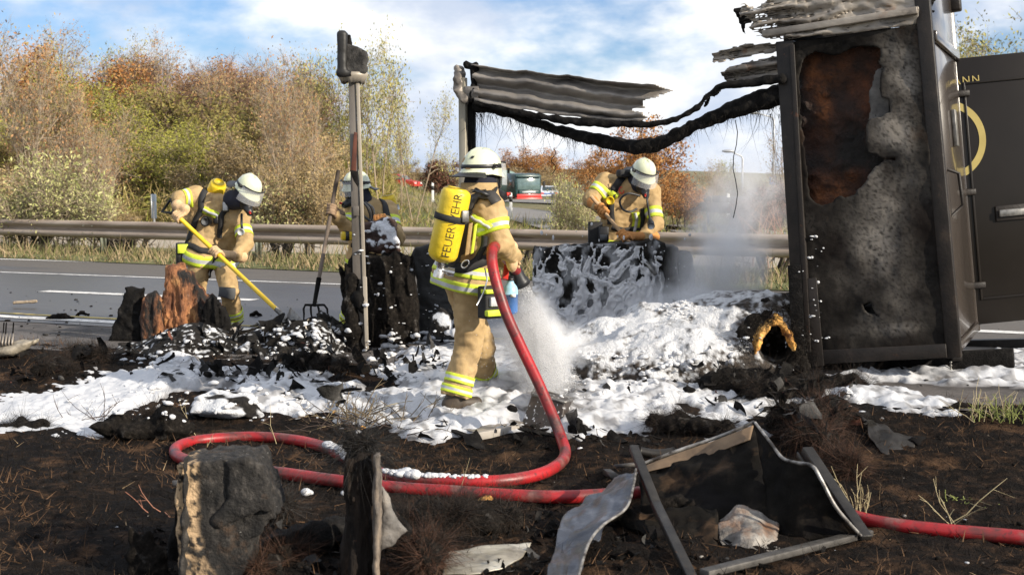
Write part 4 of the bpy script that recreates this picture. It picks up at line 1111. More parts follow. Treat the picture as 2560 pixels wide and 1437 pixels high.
# ------------------------------------------------------------------ charred chunks
def chunk(name, px, Y, thick, mat, label, cat, h=.016, amp=.03, nsc=7, st_=(1, 1, 1), dome=.5, seed=1, rnd=.02, parent=None, attr=None, group=None, hair=0, dyx=0.0):
    if Y is None:
        k = int(np.argmax([q[1] for q in px])); Y = float(G(*px[k])[1]) + thick * .35
    P2 = np.array([at(x, y, Y) for x, y in px])[:, [0, 2]]
    lo2, hi2 = P2.min(0), P2.max(0)
    w = (hi2 - lo2).min() * .5
    xc = (lo2[0] + hi2[0]) / 2
    def f(P):
        e = sd_poly(P[:, 0], P[:, 2], P2)
        t = thick * .5 * (1 - dome + dome * np.sqrt(np.clip(-e / w, 0, 1)))
        n = amp * (fbm(P * np.array(st_), nsc, 4, seed) + .35 * np.abs(fbm(P * np.array(st_), nsc * 4.3, 2, seed + 5)))
        yy = P[:, 1] - Y - dyx * (P[:, 0] - xc)
        q = np.stack([e + rnd, np.abs(yy) - t + rnd], 1)
        return np.linalg.norm(np.maximum(q, 0), axis=1) + np.minimum(q.max(1), 0) - rnd + n
    o, V, Q = netmesh(name, f, (lo2[0] - .08, Y - thick * .5 - .1 - abs(dyx) * (hi2[0] - xc), lo2[1] - .08), (hi2[0] + .08, Y + thick * .5 + .1 + abs(dyx) * (hi2[0] - xc), hi2[1] + .08), h, mat, parent, attr=attr,
                      **({} if parent is not None else dict(label=label, cat=cat, group=group)))
    return o, V, Q
def foam_up(V):      # film of foam where the surface looks up
    n = fbm(V, 7, 4, 33)
    return ss(.12, .32, n)
chunk('charred_slab', [(272, 858), (300, 770), (318, 728), (310, 712), (326, 713), (336, 720), (350, 722), (364, 718), (358, 740), (366, 790), (392, 860)], 12.0, .16, m_char, 'black charred slab leaning at the left of the orange stump', 'debris', .014, .02, 12)
chunk('scorched_board', [(356, 865), (352, 800), (356, 745), (374, 730), (390, 726), (398, 738), (408, 765), (416, 860)], 11.9, .12, m_orange, 'upright orange brown scorched board between black slab and stump', 'debris', .013, .03, 9, (2.2, 1, .5))
chunk('scorched_stump', [(400, 850), (396, 780), (420, 735), (424, 700), (418, 668), (430, 656), (446, 660), (462, 674), (480, 684), (486, 700), (500, 716), (520, 738), (540, 742), (560, 790), (580, 850)], 12.1, .42, m_orange, 'ragged orange and black scorched stump in front of the leftmost firefighter', 'debris', .014, .05, 8, (1.8, 1, .45), .6)
chunk('charred_slab', [(500, 840), (505, 770), (522, 738), (545, 740), (560, 770), (575, 800), (590, 850)], 11.85, .16, m_char, 'black ribbed slab on the right side of the orange stump', 'debris', .014, .035, 10, (2.5, 1, .4))
m_cf = pm('foam_flecked_char', [(.3, (.005, .0045, .004)), (.55, (.015, .013, .011)), (.77, (.055, .047, .04))], scale=30, detail=10, rough=.9, spec=.25, bump=1, bscale=80, bdist=.015, attr=('foam', (.6, .61, .63), .7), spots=[((.1, .07, .045), 9, .62, .75)])
flecks = lambda lo=.42, hi=.5, sc=22, seed=33: ('foam', lambda V: ss(lo, hi, fbm(V, sc, 3, seed)))
chunk('debris_heap', [(255, 905), (300, 868), (370, 850), (440, 812), (500, 806), (560, 830), (590, 852), (640, 880), (640, 940), (500, 950), (330, 925)], 11.3, 1.1, m_cf, 'black ash heap dotted with foam in front of the orange stump', 'debris', .02, .07, 5, dome=.95, attr=flecks())
chunk('debris_heap', [(560, 850), (640, 820), (720, 810), (800, 790), (850, 812), (880, 850), (905, 880), (900, 935), (700, 930), (590, 900)], 11.35, .9, m_cf, 'twisted black heap under the garden fork with foam flecks', 'debris', .02, .09, 6, dome=.95, attr=flecks(.34, .42, 20, 37))
chunk('debris_heap', [(735, 850), (745, 805), (780, 787), (830, 792), (860, 820), (900, 845), (890, 880), (760, 880)], 11.9, .5, m_charf, 'sooty mound the garden fork is stuck into', 'debris', .018, .06, 7, dome=.9)
netchain('charred_batten', [(at(560, 846, 11.4), .035), (at(640, 828, 11.5), .03), (at(735, 806, 11.6), .03)], m_charf, .012, .018, 12, label='thin charred batten lying across the heap below the yellow shaft', cat='debris')
netchain('charred_batten', [(at(600, 858, 11.2), .02), (at(660, 843, 11.3), .022), (at(780, 818, 11.5), .022)], m_ash, .012, .012, 12, label='grey ashen batten lying just below the black batten', cat='debris')
chunk('charred_bale', [(868, 880), (868, 700), (866, 668), (880, 640), (890, 600), (905, 640), (1000, 632), (1030, 640), (1038, 700), (1048, 850), (990, 862), (930, 872)], 11.6, .3, m_charf, 'broad charred upright bale right of the scorched post', 'debris', .015, .04, 8, (1.6, 1, .5), .3, attr=None)
chunk('charred_flap', [(893, 640), (893, 572), (905, 558), (950, 552), (972, 542), (990, 545), (993, 580), (1003, 628), (985, 640), (930, 632)], 11.7, .14, pm('red_brown_char', [(.3, (.012, .009, .008)), (.55, (.05, .022, .014)), (.75, (.13, .06, .035))], scale=6, rough=.7, bump=1, bscale=50, bdist=.02, attr=('foam', (.75, .77, .82), .6)), 'reddish brown charred flap held in front of the second firefighter', 'debris', .013, .03, 9, attr=flecks(.35, .45, 9, 41))
chunk('charred_splinter', [(866, 868), (850, 690), (846, 660), (856, 668), (868, 690), (880, 780), (890, 872)], 11.7, .08, m_charf, 'narrow charred splinter left of the scorched post', 'debris', .012, .02, 12)
chunk('leaning_plank', [(1050, 852), (1040, 700), (1026, 640), (1040, 618), (1084, 606), (1094, 625), (1110, 650), (1135, 740), (1150, 856)], 12.0, .12, flat('matte_black_board', (.012, .0115, .011), .6, bump=.4), 'leaning matte black board behind the foam nozzle operator', 'debris', .014, .018, 6)
chunk('scorched_box', [(1075, 835), (1078, 782), (1100, 768), (1140, 775), (1145, 840)], 11.0, .25, m_cf, 'low black box splashed with foam left of the operator legs', 'debris', .015, .03, 6, attr=flecks(.1, .2, 7, 51))
# ------------------------------------------------------------------ foam covered block
m_foam = pm('foam', [(.3, (.50, .51, .535)), (.7, (.62, .62, .63))], scale=9, rough=.75, bump=.5, bscale=38, bdist=.015, spec=.2)
m_foamt = pm('thin_foam', [(.3, (.56, .56, .58)), (.7, (.76, .76, .77))], scale=14, rough=.75, bump=.5, bscale=60, bdist=.01, spec=.2)
YB = 12.6
bl = thing('charred_block', at(1500, 815, YB), 'big charred block with foam running down its front before the hunched firefighter', 'debris')
A1, A2, A3, A4 = at(1336, 620, YB), at(1645, 604, YB), at(1652, 840, YB), at(1336, 840, YB)
B2, B3 = at(1692, 617, YB + .45), at(1698, 830, YB + .45)
chunk('block_front', [(1334, 840), (1334, 640), (1338, 620), (1420, 614), (1520, 606), (1600, 602), (1640, 598), (1660, 608), (1652, 660), (1656, 840)], YB + .25, .5, m_cf, '', '', .018, .02, 9, dome=.05, parent=bl, attr=('foam', lambda V: .62 * ss(-.15, .5, fbm(V * [1, 1, .6], 7, 4, 65) + .5 - 1.3 * ss(.35, 1.25, V[:, 2] - .1) * .75)))
chunk('block_side', [(1640, 840), (1645, 606), (1690, 616), (1688, 700), (1700, 830)], YB + .32, .5, pm('streaked_char', [(.3, (.012, .011, .011)), (.55, (.05, .048, .046)), (.75, (.13, .125, .12))], scale=9, rough=.7, stretch=(1.5, 1.5, .25), bump=.5), '', '', .018, .02, 9, dome=.05, parent=bl)
chunk('block_side', [(1690, 840), (1692, 640), (1700, 626), (1726, 632), (1734, 700), (1746, 835)], YB + .5, .4, m_char, '', '', .018, .015, 9, dome=.1, parent=bl)
xs_ = np.linspace(A1[0] - .02, A2[0] + .04, 230); zs_ = np.linspace(A4[2], A1[2] + .02, 190)
Xf, Zf = np.meshgrid(xs_, zs_, indexing='ij')
Pf = np.stack([Xf, 0 * Xf, Zf], -1)
wx = fbm(Pf * [1, 1, .8], 3.2, 3, 61) * .13
rid = 1 - np.abs(fbm((Pf + np.stack([wx, 0 * wx, wx], -1)) * [1, 1, .62], 6.5, 4, 62)) * 2.1
hh = (Zf - zs_[0]) / (zs_[-1] - zs_[0]); uu_ = (Xf - xs_[0]) / (xs_[-1] - xs_[0])
thr = -.42 + 1.05 * ss(.3, 1.0, hh) - .5 * ss(.5, .05, hh) + .25 * ss(.3, 0, uu_) * ss(.3, .9, hh)
H = (rid - thr) * .05 + fbm(Pf, 22, 2, 63) * .006
H = np.minimum(H, .04 + .02 * fbm(Pf, 9, 2, 64)) + .05 * ss(.35, 0, hh)
m = MB(); m.grid(np.stack([Xf, YB - .015 - H, Zf], -1))
kf = (H.reshape(-1)[m.F[0]] > 0).all(1); m.F[0] = m.F[0][kf]; m.M[0] = m.M[0][kf]
o = build('foam_streaks', m, m_foamt, smooth=True, label='wet foam streaks running down the front of the charred block', kind='stuff')
# ------------------------------------------------------------------ foam covered mound with the raw orange tube end
m_fm = pm('foam_mound', [(.3, (.012, .01, .009)), (.55, (.05, .038, .028)), (.75, (.14, .1, .07))], scale=16, detail=10, rough=.85, bump=1, bscale=60, bdist=.02, attr=('foam', (.62, .625, .64), .75))
def f_mound(P):
    d = np.full(len(P), 9.)
    ch = [(at(1400, 905, 10.2), .16), (at(1520, 878, 10.2), .24), (at(1640, 868, 10.3), .30), (at(1780, 860, 10.3), .36), (at(1880, 845, 10.2), .34), (at(1935, 842, 10.1), .30)]
    for (p, r), (q, r2) in zip(ch[:-1], ch[1:]): d = smin(d, sd_cap(P, p, q, r, r2), .1)
    for px, py, Y, r in ((1610, 800, 10.35, .08), (1606, 790, 10.35, .05), (1500, 930, 9.6, .22), (1620, 940, 9.5, .26), (1740, 935, 9.5, .28), (1840, 930, 9.6, .26), (1700, 905, 9.7, .3), (1580, 900, 9.8, .25)):
        d = smin(d, np.linalg.norm(P - at(px, py, Y), axis=1) - r, .12)
    d = d + .045 * fbm(P * [1, 1, 1], 3.5, 3, 71) - .013 * np.abs(fbm(P, 10, 3, 72)) - .012 * np.abs(fbm(P * [1, 1, 1.4], 22, 2, 74))
    th = sd_cap(P, at(1945, 868, 9.3), at(1935, 850, 10.3), .14, .12)
    return np.maximum(d, -th)
def mfoam(V):
    px = 1280 + FPX * V[:, 0] / V[:, 1]
    n = .6 * fbm(V, 9, 4, 73) + .55 * fbm(V, 24, 3, 77)
    return ss(-.30, .42, n + .62 - .55 * ss(1780, 1900, px) - 1.3 * ss(.36, .08, V[:, 2] - .05) * ss(.25, -.35, n) - .35 * ss(.1, .5, fbm(V, 4.5, 3, 75)) - .5 * ss(1500, 1800, px) * ss(.5, .3, V[:, 2]))
mo, Vm, Qm = netmesh('foam_mound', f_mound, at(1370, 1000, 9.0) - [0, 0, .1], np.array([2.45, 11.1, 1.05]), .016, m_fm, label='long debris mound buried in white foam up to the raw orange end', cat='mound', attr=('foam', mfoam))
chunk('burnt_tube_end', [(1878, 890), (1884, 842), (1898, 814), (1936, 784), (1956, 794), (1980, 835), (1992, 884), (1980, 876), (1966, 842), (1944, 812), (1930, 816), (1906, 846), (1898, 866), (1890, 894)], 9.42, .16, m_rawfoam, 'raw orange arched end of insulation at the right of the foam mound', 'debris', .009, .02, 14, dome=.5)
netchain('charred_roll', [(at(1860, 880, 9.75), .09), (at(1880, 815, 9.85), .07), (at(1930, 775, 9.95), .06), (at(1975, 800, 9.95), .06), (at(2010, 850, 9.9), .09), (at(2000, 920, 9.7), .1)], m_charf, .015, .06, 9, label='hairy black roll arching around the raw orange end', cat='debris')
netchain('charred_roll', [(at(1890, 778, 10.6), .05), (at(1930, 755, 10.6), .07), (at(1970, 760, 10.6), .09), (at(1990, 800, 10.6), .1)], m_cf, .015, .04, 9, label='foam streaked roll behind the raw orange end beside the trailer', cat='debris')
m = blades(1500, lambda n: ((lambda k: (np.array([at(*q) for q in np.stack([ipl([(1800, 950), (1850, 900), (1870, 840), (1900, 800), (1950, 775), (2000, 830), (2010, 920)], k)[:, 0] + RNG.normal(size=n) * 12, ipl([(1800, 950), (1850, 900), (1870, 840), (1900, 800), (1950, 775), (2000, 830), (2010, 920)], k)[:, 1] + RNG.normal(size=n) * 12, 9.34 + RNG.random(n) * .1], 1)]), nrm_rows(RNG.normal(size=(n, 3)) + [0, -.8, -.3])))(RNG.random(n))), (.03, .1), .002, .6, seg=2)
build('burnt_fibres', m, [m_charf], kind='stuff', label='charred fibres around the raw orange end')
# ------------------------------------------------------------------ things half buried in the foam
q = at(1530, 868, 10.6)
rim = thing('wheel_rim', q, 'pale round wheel rim half buried in foam below the charred block', 'wheel')
AX = nrm(np.array([-.25, -.35, .9]))
m = MB(); m.lathe(q - AX * .03, q + AX * .03, [(0, .19), (.1, .235), (.6, .24), (1, .225), (1, .19), (.4, .17), (.3, .06), (.5, .05)], 40); build('rim', m, m_zincl, rim, smooth=True)
K8 = [(1296, 1082, 8.38), (1330, 985, 8.55), (1310, 1060, 8.75), (1338, 972, 8.85), (1400, 1098, 8.24), (1412, 1005, 8.32), (1428, 1066, 8.6), (1434, 996, 8.68)]
kx = thing('metal_box', at(1350, 1085, 7.8), 'tipped dark metal box speckled with foam where the hose bends', 'box')
m = MB().hexa([at(*k) for k in K8])
build('shell', m, pm('box_metal', [(.3, (.016, .013, .011)), (.6, (.05, .035, .026)), (.8, (.12, .09, .07))], scale=7, rough=.5, bump=.2, spots=[((.75, .75, .76), 36, .6, .66, (1, .6, 1))]), kx, bevel=.012)
m = MB()
for i, j in ((1, 3), (3, 7), (7, 5), (5, 1)): m.bar(at(*K8[i]), at(*K8[j]), .014, .014)
build('rim_edge', m, m_metal, kx)
def pbar(name, p, q, w, h, mat, label, cat='debris', up=Z, bev=.004, group=None):
    p, q = [G(*k[:2]) + Z * .02 if k[2] < 9 else at(*k) for k in (p, q)]
    return build(name, MB().bar(p, q, w, h, up), mat, bevel=bev, label=label, cat=cat, group=group)
pbar('metal_strip', (1085, 1066, 8.0), (1182, 1102, 7.7), .05, .012, m_char, 'thin dark strip on the ground left of the tipped box')
pbar('metal_strip', (1182, 1100, 7.72), (1296, 1078, 7.85), .04, .05, pm('pale_strip', [(.3, (.25, .22, .19)), (.7, (.5, .46, .4))], rough=.6), 'pale strip joining the tipped box along the ground')
pbar('metal_strip', (1180, 1086, 7.8), (1286, 1058, 8.1), .2, .008, m_alu, 'flat pale plate lying left of the tipped box')
pbar('metal_strip', (1290, 1076, 7.7), (1405, 1100, 7.5), .06, .01, m_char, 'dark strip under the tipped box')
pbar('metal_rail', (1375, 872, 10.0), (1470, 868, 10.0), .03, .02, m_alu, 'short thin rail lying on the foam behind the hose')
netchain('charred_lump', [(at(1352, 925, 9.4), .05), (at(1375, 918, 9.5), .075), (at(1395, 925, 9.5), .05)], m_ash, .012, .03, 10, label='grey rounded lump in the foam right of the operator legs', cat='debris')
tb, C_ = ptube([(1462, 1056, 8.52), (1470, 1045, 8.52), (1490, 1040, 8.52), (1500, 1052, 8.52), (1520, 1048, 8.52), (1540, 1056, 8.52), (1560, 1060, 8.52)], [.012, .02, .012]); build('coiled_scrap', tb, m_char, smooth=True, label='curled black scrap on the foam right of the tipped box', cat='debris')
for px, py, r, lab in ((1450, 1084, .05, 'black flat scrap at the foam edge below the curled scrap'), (1620, 860, .03, 'small dark scrap stuck on the foam mound'), (1780, 795, .06, 'pointed black scrap in front of the steam'), (1740, 790, .05, 'ragged black scrap right of the charred block'), (1285, 1045, .05, 'small black box left of the tipped box')):
    g0 = G(px, py) if py > 900 else at(px, py, 11.6)
    netchain('charred_scrap', [(g0 + [-r, 0, .02], r * .5), (g0 + [0, 0, .05], r * .7), (g0 + [r * 1.3, .02, .015], r * .35)], m_char, .01, .03, 14, label=lab, cat='debris', seed=int(px) % 50)
# charred mat, scraps and lumps on the verge
chunk('charred_mat', [(226, 1060), (250, 1048), (300, 1040), (330, 1052), (385, 1040), (408, 1014), (430, 1018), (458, 1035), (488, 1066), (478, 1090), (420, 1100), (330, 1098), (270, 1086)], None, .35, m_charf, 'curled hairy charred mat lying behind the hose loop', 'debris', .014, .05, 8, dome=.8)
chunk('foam_lump', [(468, 1032), (482, 1000), (500, 985), (560, 978), (625, 986), (650, 1010), (690, 1040), (600, 1050)], None, .6, m_cf, 'rounded debris lump under thick foam left of the operator', 'debris', .016, .04, 6, dome=.9, attr=('foam', lambda V: ss(-.25, -.05, fbm(V, 6, 3, 81))))
netchain('small_log', [(at(36, 757, 15.2), .02), (at(90, 753, 15.2), .018)], m_barkg, .008, .006, 12, label='short pale stick lying on the road at the left', cat='stick')
for px, py, s, lab in ((150, 798, .12, 'black scrap on the near edge line'), (205, 790, .06, 'small black scrap on the yellow line'), (640, 790, .05, 'black crumb on the road by the yellow shaft'), (2060, 1040, .1, 'dark crumb right of the foam edge'), (2352, 945, .04, 'small brass pipe end under the trailer'), (2400, 1022, .05, 'grey pebble on the burnt grass at the right')):
    g0 = G(px, py); netchain('road_scrap', [(g0 + [-s, 0, .01], s * .25), (g0 + [0, 0, .03], s * .35), (g0 + [s, .02, .01], s * .2)], m_charf, .011, .02, 14, label=lab, cat='debris', seed=int(px) % 40)
# wrecked alternator-like part at the left edge
q = G(25, 888)
wk = thing('engine_fragment', q, 'pale burnt engine fragment with cooling ribs at the left edge', 'debris')
chunk('casing', [(-30, 890), (-20, 850), (10, 862), (60, 852), (92, 848), (70, 872), (40, 890)], float(q[1]), .3, pm('burnt_casting', [(.3, (.1, .085, .065)), (.7, (.4, .35, .27))], scale=8, rough=.7, bump=.5), '', '', .013, .02, 9, parent=wk)
for i in range(6): build('rib', MB().bar(at(-10 + i * 8, 862, q[1] - .1), at(-6 + i * 8, 838, q[1]), .012, .05), m_alu, wk)
for x in (8, 14, 32): build('stud', MB().tube([at(x, 835, q[1]), at(x + 2, 806, q[1])], .006, 6), m_char, wk)
# ------------------------------------------------------------------ foam carpet on the ground
FP = [[(-60, 990), (110, 958), (200, 925), (330, 912), (420, 890), (520, 915), (640, 925), (720, 930), (860, 950), (900, 950), (950, 890), (1060, 845), (1130, 865), (1250, 840), (1400, 850), (1420, 940), (1700, 985), (1960, 975), (1990, 1040), (1900, 1076), (1700, 1100), (1450, 1118), (1300, 1098), (1100, 1085), (1040, 1050), (960, 1045), (850, 1066), (700, 1052), (560, 1062), (470, 1050), (500, 985), (420, 1015), (330, 1060), (200, 1078), (-60, 1085)],
      [(2060, 962), (2160, 905), (2700, 895), (2700, 960), (2200, 948)],
      [(2135, 990), (2230, 985), (2300, 1000), (2340, 1030), (2240, 1035)]]
FW = [np.array([G(*q)[:2] for q in f]) for f in FP]
hs = .021
xs = np.arange(-4.6, 5.6, hs); ys = np.arange(7.4, 13.2, hs)
Xg, Yg = np.meshgrid(xs, ys, indexing='ij')
Xr, Yr = Xg.ravel(), Yg.ravel()
sd = np.full(len(Xr), 9.)
for k, f in enumerate(FW):
    bb = (Xr > f[:, 0].min() - .6) & (Xr < f[:, 0].max() + .6) & (Yr > f[:, 1].min() - .6) & (Yr < f[:, 1].max() + .6)
    sd[bb] = np.minimum(sd[bb], sd_poly(Xr[bb], Yr[bb], f) + (.10 if k == 2 else 0))
P3 = np.stack([Xr, Yr, 0 * Xr], 1)
holes = fbm(P3 * [.8, 1, 1], 1.25, 4, 91)
pxr = 1280 + FPX * Xr / Yr
msk = np.clip(-sd / .35, -1.2, 1.1) + 1.35 * holes + .55 * fbm(P3, 5, 3, 92) - .25 * ss(1000, 1060, pxr) * ss(1320, 1000, pxr) * (holes < 0) + .45 * ss(1250, 1450, pxr) - .5 * np.exp(-((pxr - 700) / 230) ** 2) * (.6 + .8 * fbm(P3, 2.3, 3, 99)) - .25 * ss(460, 560, pxr) * ss(1080, 960, pxr)
puff = np.abs(fbm(P3, 2.6, 3, 93)) * 1.0 + np.abs(fbm(P3, 8, 3, 94)) * .5 + .15 * np.abs(fbm(P3, 30, 2, 95))
hgt = ss(0, .55, msk) * (.012 + .05 * puff * ss(.1, .9, msk + .2) * (1 - .75 * ss(420, 300, pxr))) + .05 * ss(.5, 1.6, msk) * (1 - .6 * ss(600, 200, pxr))
flatl = ss(560, 380, pxr) * ss(960, 1010, 720 + 0 * pxr + 300)
Sg, _ = st(Xr, Yr)
zb = np.where(Sg < -1.25, vz(Xr, Yr), np.maximum(gz(Xr, Yr), .2 - .002))
Zf = zb - .012 + hgt
m = MB(); m.grid(np.stack([Xg, Yg, Zf.reshape(Xg.shape)], -1)[:, ::-1])
mk2 = msk.reshape(Xg.shape)[:, ::-1].ravel()
kf = (mk2[m.F[0]] > 0.0).any(1); m.F[0] = m.F[0][kf]; m.M[0] = m.M[0][kf]
m_carpet = pm('spread_foam', [(.3, (.50, .51, .535)), (.7, (.62, .62, .63))], scale=9, rough=.7, bump=.35, bscale=60, bdist=.01, spec=.2, attr=('dirt', (.10, .092, .088), .45))
fo = build('foam_carpet', m, m_carpet, smooth=True, kind='stuff', label='thick white firefighting foam spread over the ground', loc=(0, 0, 0))
dirt = np.clip(ss(.6, .0, msk) * .8 + ss(.12, .5, fbm(P3, 3.1, 4, 97)) * .55 * ss(.2, -.4, np.cos(pxr / 160)) * ss(350, 500, pxr) + ss(.0, .5, fbm(P3, 12, 4, 98)) * .65 * ss(350, 500, pxr), 0, .92)
a = fo.data.attributes.new('dirt', 'FLOAT', 'POINT'); a.data.foreach_set('value', dirt.reshape(Xg.shape)[:, ::-1].ravel().astype(np.float32))
# loose foam flecks and blobs lying on debris and turf
def foam_at(X, Y):
    i = np.clip(((X - xs[0]) / hs).astype(int), 0, len(xs) - 1); j = np.clip(((Y - ys[0]) / hs).astype(int), 0, len(ys) - 1)
    return msk.reshape(Xg.shape)[i, j], Zf.reshape(Xg.shape)[i, j]
dg = bpy.context.evaluated_depsgraph_get()
def drop(px, py):            # first surface met along the view of a spot in the photograph, so that blobs rest on what is there
    d = ray(px, py); d = d / np.linalg.norm(d)
    ok, loc, nor, fi, ob, mx_ = SC.ray_cast(dg, Vector((0, 0, CAMZ)), Vector(d))
    drop.name = ob.name if ok else ''
    return (np.array(loc), np.array(nor)) if ok else None
def blobs(n, poly_px, rmin, rmax, mb, pw=2.2):
    pl = np.array(poly_px, float); k = 0; lo, hi = pl.min(0), pl.max(0)
    for _ in range(n * 6):
        q = lo + (hi - lo) * RNG.random(2)
        if not in_poly(q[:1], q[1:], pl)[0] or (550 < q[0] < 620 and q[1] < 840): continue
        h = drop(*q)
        if h is None or h[0][1] > 12.6: continue
        r = rmin + (rmax - rmin) * RNG.random() ** pw
        p, nn_ = h
        for _b in range(1 + int(RNG.random() * 3)):
            b0 = mb.n; mb.ell(p + RNG.normal(size=3) * r * .6 * np.array([1, 1, .3]) + nn_ * r * .15, (r * (.6 + .8 * RNG.random()), r * (.5 + .7 * RNG.random()), r * (.4 + .3 * RNG.random())), rotz(RNG.random() * 3), 8, 6); Vb = mb.V[-1]; Vb += (Vb - Vb.mean(0)) * (.75 * fbm(Vb, 22, 2, 3))[:, None]
        k += 1
        if k >= n: break
m = MB()
blobs(150, [(300, 900), (440, 815), (560, 812), (720, 812), (860, 800), (900, 860), (900, 930), (600, 935), (300, 920)], .008, .042, m)
blobs(120, [(930, 930), (900, 860), (980, 820), (1120, 820), (1200, 900), (1000, 960)], .008, .045, m)
blobs(160, [(300, 930), (800, 930), (900, 1040), (480, 1060), (0, 990)], .007, .03, m)
blobs(28, [(1990, 560), (2060, 560), (2070, 860), (2000, 860)], .004, .022, m, 3.5)
blobs(70, [(1950, 960), (2120, 960), (2180, 1060), (2000, 1060)], .008, .035, m)
blobs(50, [(880, 540), (1000, 545), (1140, 640), (1140, 830), (900, 830)], .006, .025, m)
blobs(60, [(1640, 610), (1740, 640), (1740, 800), (1650, 800)], .006, .02, m)
blobs(120, [(1400, 880), (1800, 880), (1880, 800), (1990, 920), (1900, 1000), (1400, 1000)], .008, .03, m)
build('foam_flecks', m, m_foam, smooth=True, kind='stuff', label='loose foam flecks resting on the debris')
for px, py, r, lab in ((765, 1236, .028, 'small white foam ball on the burnt turf below the hose'), (894, 1083, .02, 'tiny foam ball left of the metal strip'), (900, 1066, .018, 'upper tiny foam ball left of the metal strip'), (860, 1236, .018, 'tiny foam crumb against the charred post stump')):
    p, _n = drop(px, py); m = MB(); m.ell(p + Z * r * .5, (r, r * .9, r * .8), n=10, m=7); m.ell(p + [r * .7, .01, r * .3], (r * .7, r * .7, r * .5), n=9, m=6)
    build('foam_ball', m, m_foam, smooth=True, label=lab, cat='foam ball')
# burnt grass stubble and straw on the verge
def s_turf(n):
    X = RNG.random(n) * 13 - 5.5; Y = 4.3 + RNG.random(n) ** 1.2 * 8.5
    ok = (np.abs(X / Y) < .45) & (st(X, Y)[0] < -1.35) & (foam_at(X, Y)[0] < .05)
    X, Y = X[ok], Y[ok]; z = vz(X, Y) - .006
    return np.stack([X, Y, z], 1), nrm_rows(RNG.normal(size=(len(X), 3)) * [1, 1, .5] + [0, 0, .5])
m_stub = [pm('charred_stubble', [(.3, (.006, .005, .004)), (.7, (.018, .013, .01))], rough=.9, spec=.2), pm('brown_stubble', [(.3, (.055, .032, .018)), (.7, (.15, .085, .045))], rough=.9, spec=.2), pm('pale_stubble', [(.3, (.14, .1, .06)), (.7, (.3, .22, .13))], rough=.9, spec=.2)]
P_, D_s = s_turf(230000); nn_ = len(P_)
cl = fbm(P_ * [1, 1, 0], 1.1, 3, 96)
mi = np.where(RNG.random(nn_) < .010, 2, np.where(RNG.random(nn_) < .30 + .9 * np.clip(cl, -.3, 1), 1, 0))
mb = blades(nn_, lambda n: (P_, D_s), (.010, .04), .0026, .9, mi=mi, seg=1)
build('burnt_stubble', mb, m_stub, kind='stuff', label='short burnt grass stubble covering the verge', loc=(0, 0, 0))
# ------------------------------------------------------------------ wreckage lying on the verge in front
def wp(q): return q if isinstance(q, np.ndarray) else at(*q)
def sheet(name, rows, mat, label, cat='sheet metal', nu=44, nv=36, amp=.012, nsc=5, th=.004, seed=1, crease=.0, parent=None, smooth=True):
    C = np.array([[wp(q) for q in r] for r in rows]); a, b = C.shape[:2]
    ui, vi = np.linspace(0, a - 1, nu), np.linspace(0, b - 1, nv)
    def lin(M, t, n):
        i = np.clip(t.astype(int), 0, n - 2); f = t - i
        return M[i] * (1 - f)[:, None, None] + M[i + 1] * f[:, None, None]
    M = lin(C, ui, a); M = lin(M.transpose(1, 0, 2), vi, b).transpose(1, 0, 2)
    for _ in range(2):
        M[1:-1, :] = (M[:-2, :] + 2 * M[1:-1, :] + M[2:, :]) / 4; M[:, 1:-1] = (M[:, :-2] + 2 * M[:, 1:-1] + M[:, 2:]) / 4
    nn_ = np.cross(np.gradient(M, axis=0), np.gradient(M, axis=1)); nn_ /= np.linalg.norm(nn_, axis=-1)[..., None] + 1e-9
    M = M + nn_ * (amp * fbm(M, nsc, 4, seed) - crease * np.abs(pn(M, 4, seed + 3)))[..., None]
    m = MB(); m.grid(M)
    return build(name, m, mat, parent, smooth=smooth, solid=th, **({} if parent is not None else dict(label=label, cat=cat)))
m_soot = pm('sooty_sheet', [(.3, (.004, .0035, .003)), (.55, (.010, .0085, .007)), (.75, (.036, .028, .021))], scale=6, detail=10, rough=.85, spec=.08, bump=.5, bscale=70, bdist=.006, spots=[((.1, .06, .035), 3, .56, .74), ((.008, .007, .007), 5, .5, .62)])
m_blue = pm('blued_sheet', [(.3, (.025, .028, .038)), (.55, (.075, .085, .11)), (.75, (.21, .22, .25))], scale=5, detail=10, rough=.36, metal=.5, bump=.3, bscale=50, bdist=.006, spots=[((.02, .018, .018), 7, .58, .7), ((.2, .13, .09), 3, .62, .8)])
m_ashsheet = pm('ash_coated_sheet', [(.3, (.04, .037, .034)), (.5, (.16, .145, .13)), (.7, (.4, .37, .33))], scale=7, detail=9, rough=.8, bump=.8, bscale=50, bdist=.012, spots=[((.18, .09, .045), 4, .58, .74), ((.012, .01, .009), 3, .52, .66)])
m_pale = pm('pale_scorched_sheet', [(.3, (.12, .1, .075)), (.5, (.36, .32, .25)), (.72, (.66, .62, .53))], scale=5, detail=9, rough=.4, metal=.3, bump=.2, bscale=40, spots=[((.06, .045, .03), 5, .55, .72)], stretch=(.6, 1, 1.6))
m_edge = pm('bright_cut_edge', [(.3, (.16, .145, .13)), (.7, (.46, .44, .41))], scale=16, rough=.45, metal=.4, spots=[((.03, .024, .02), 7, .46, .6)])
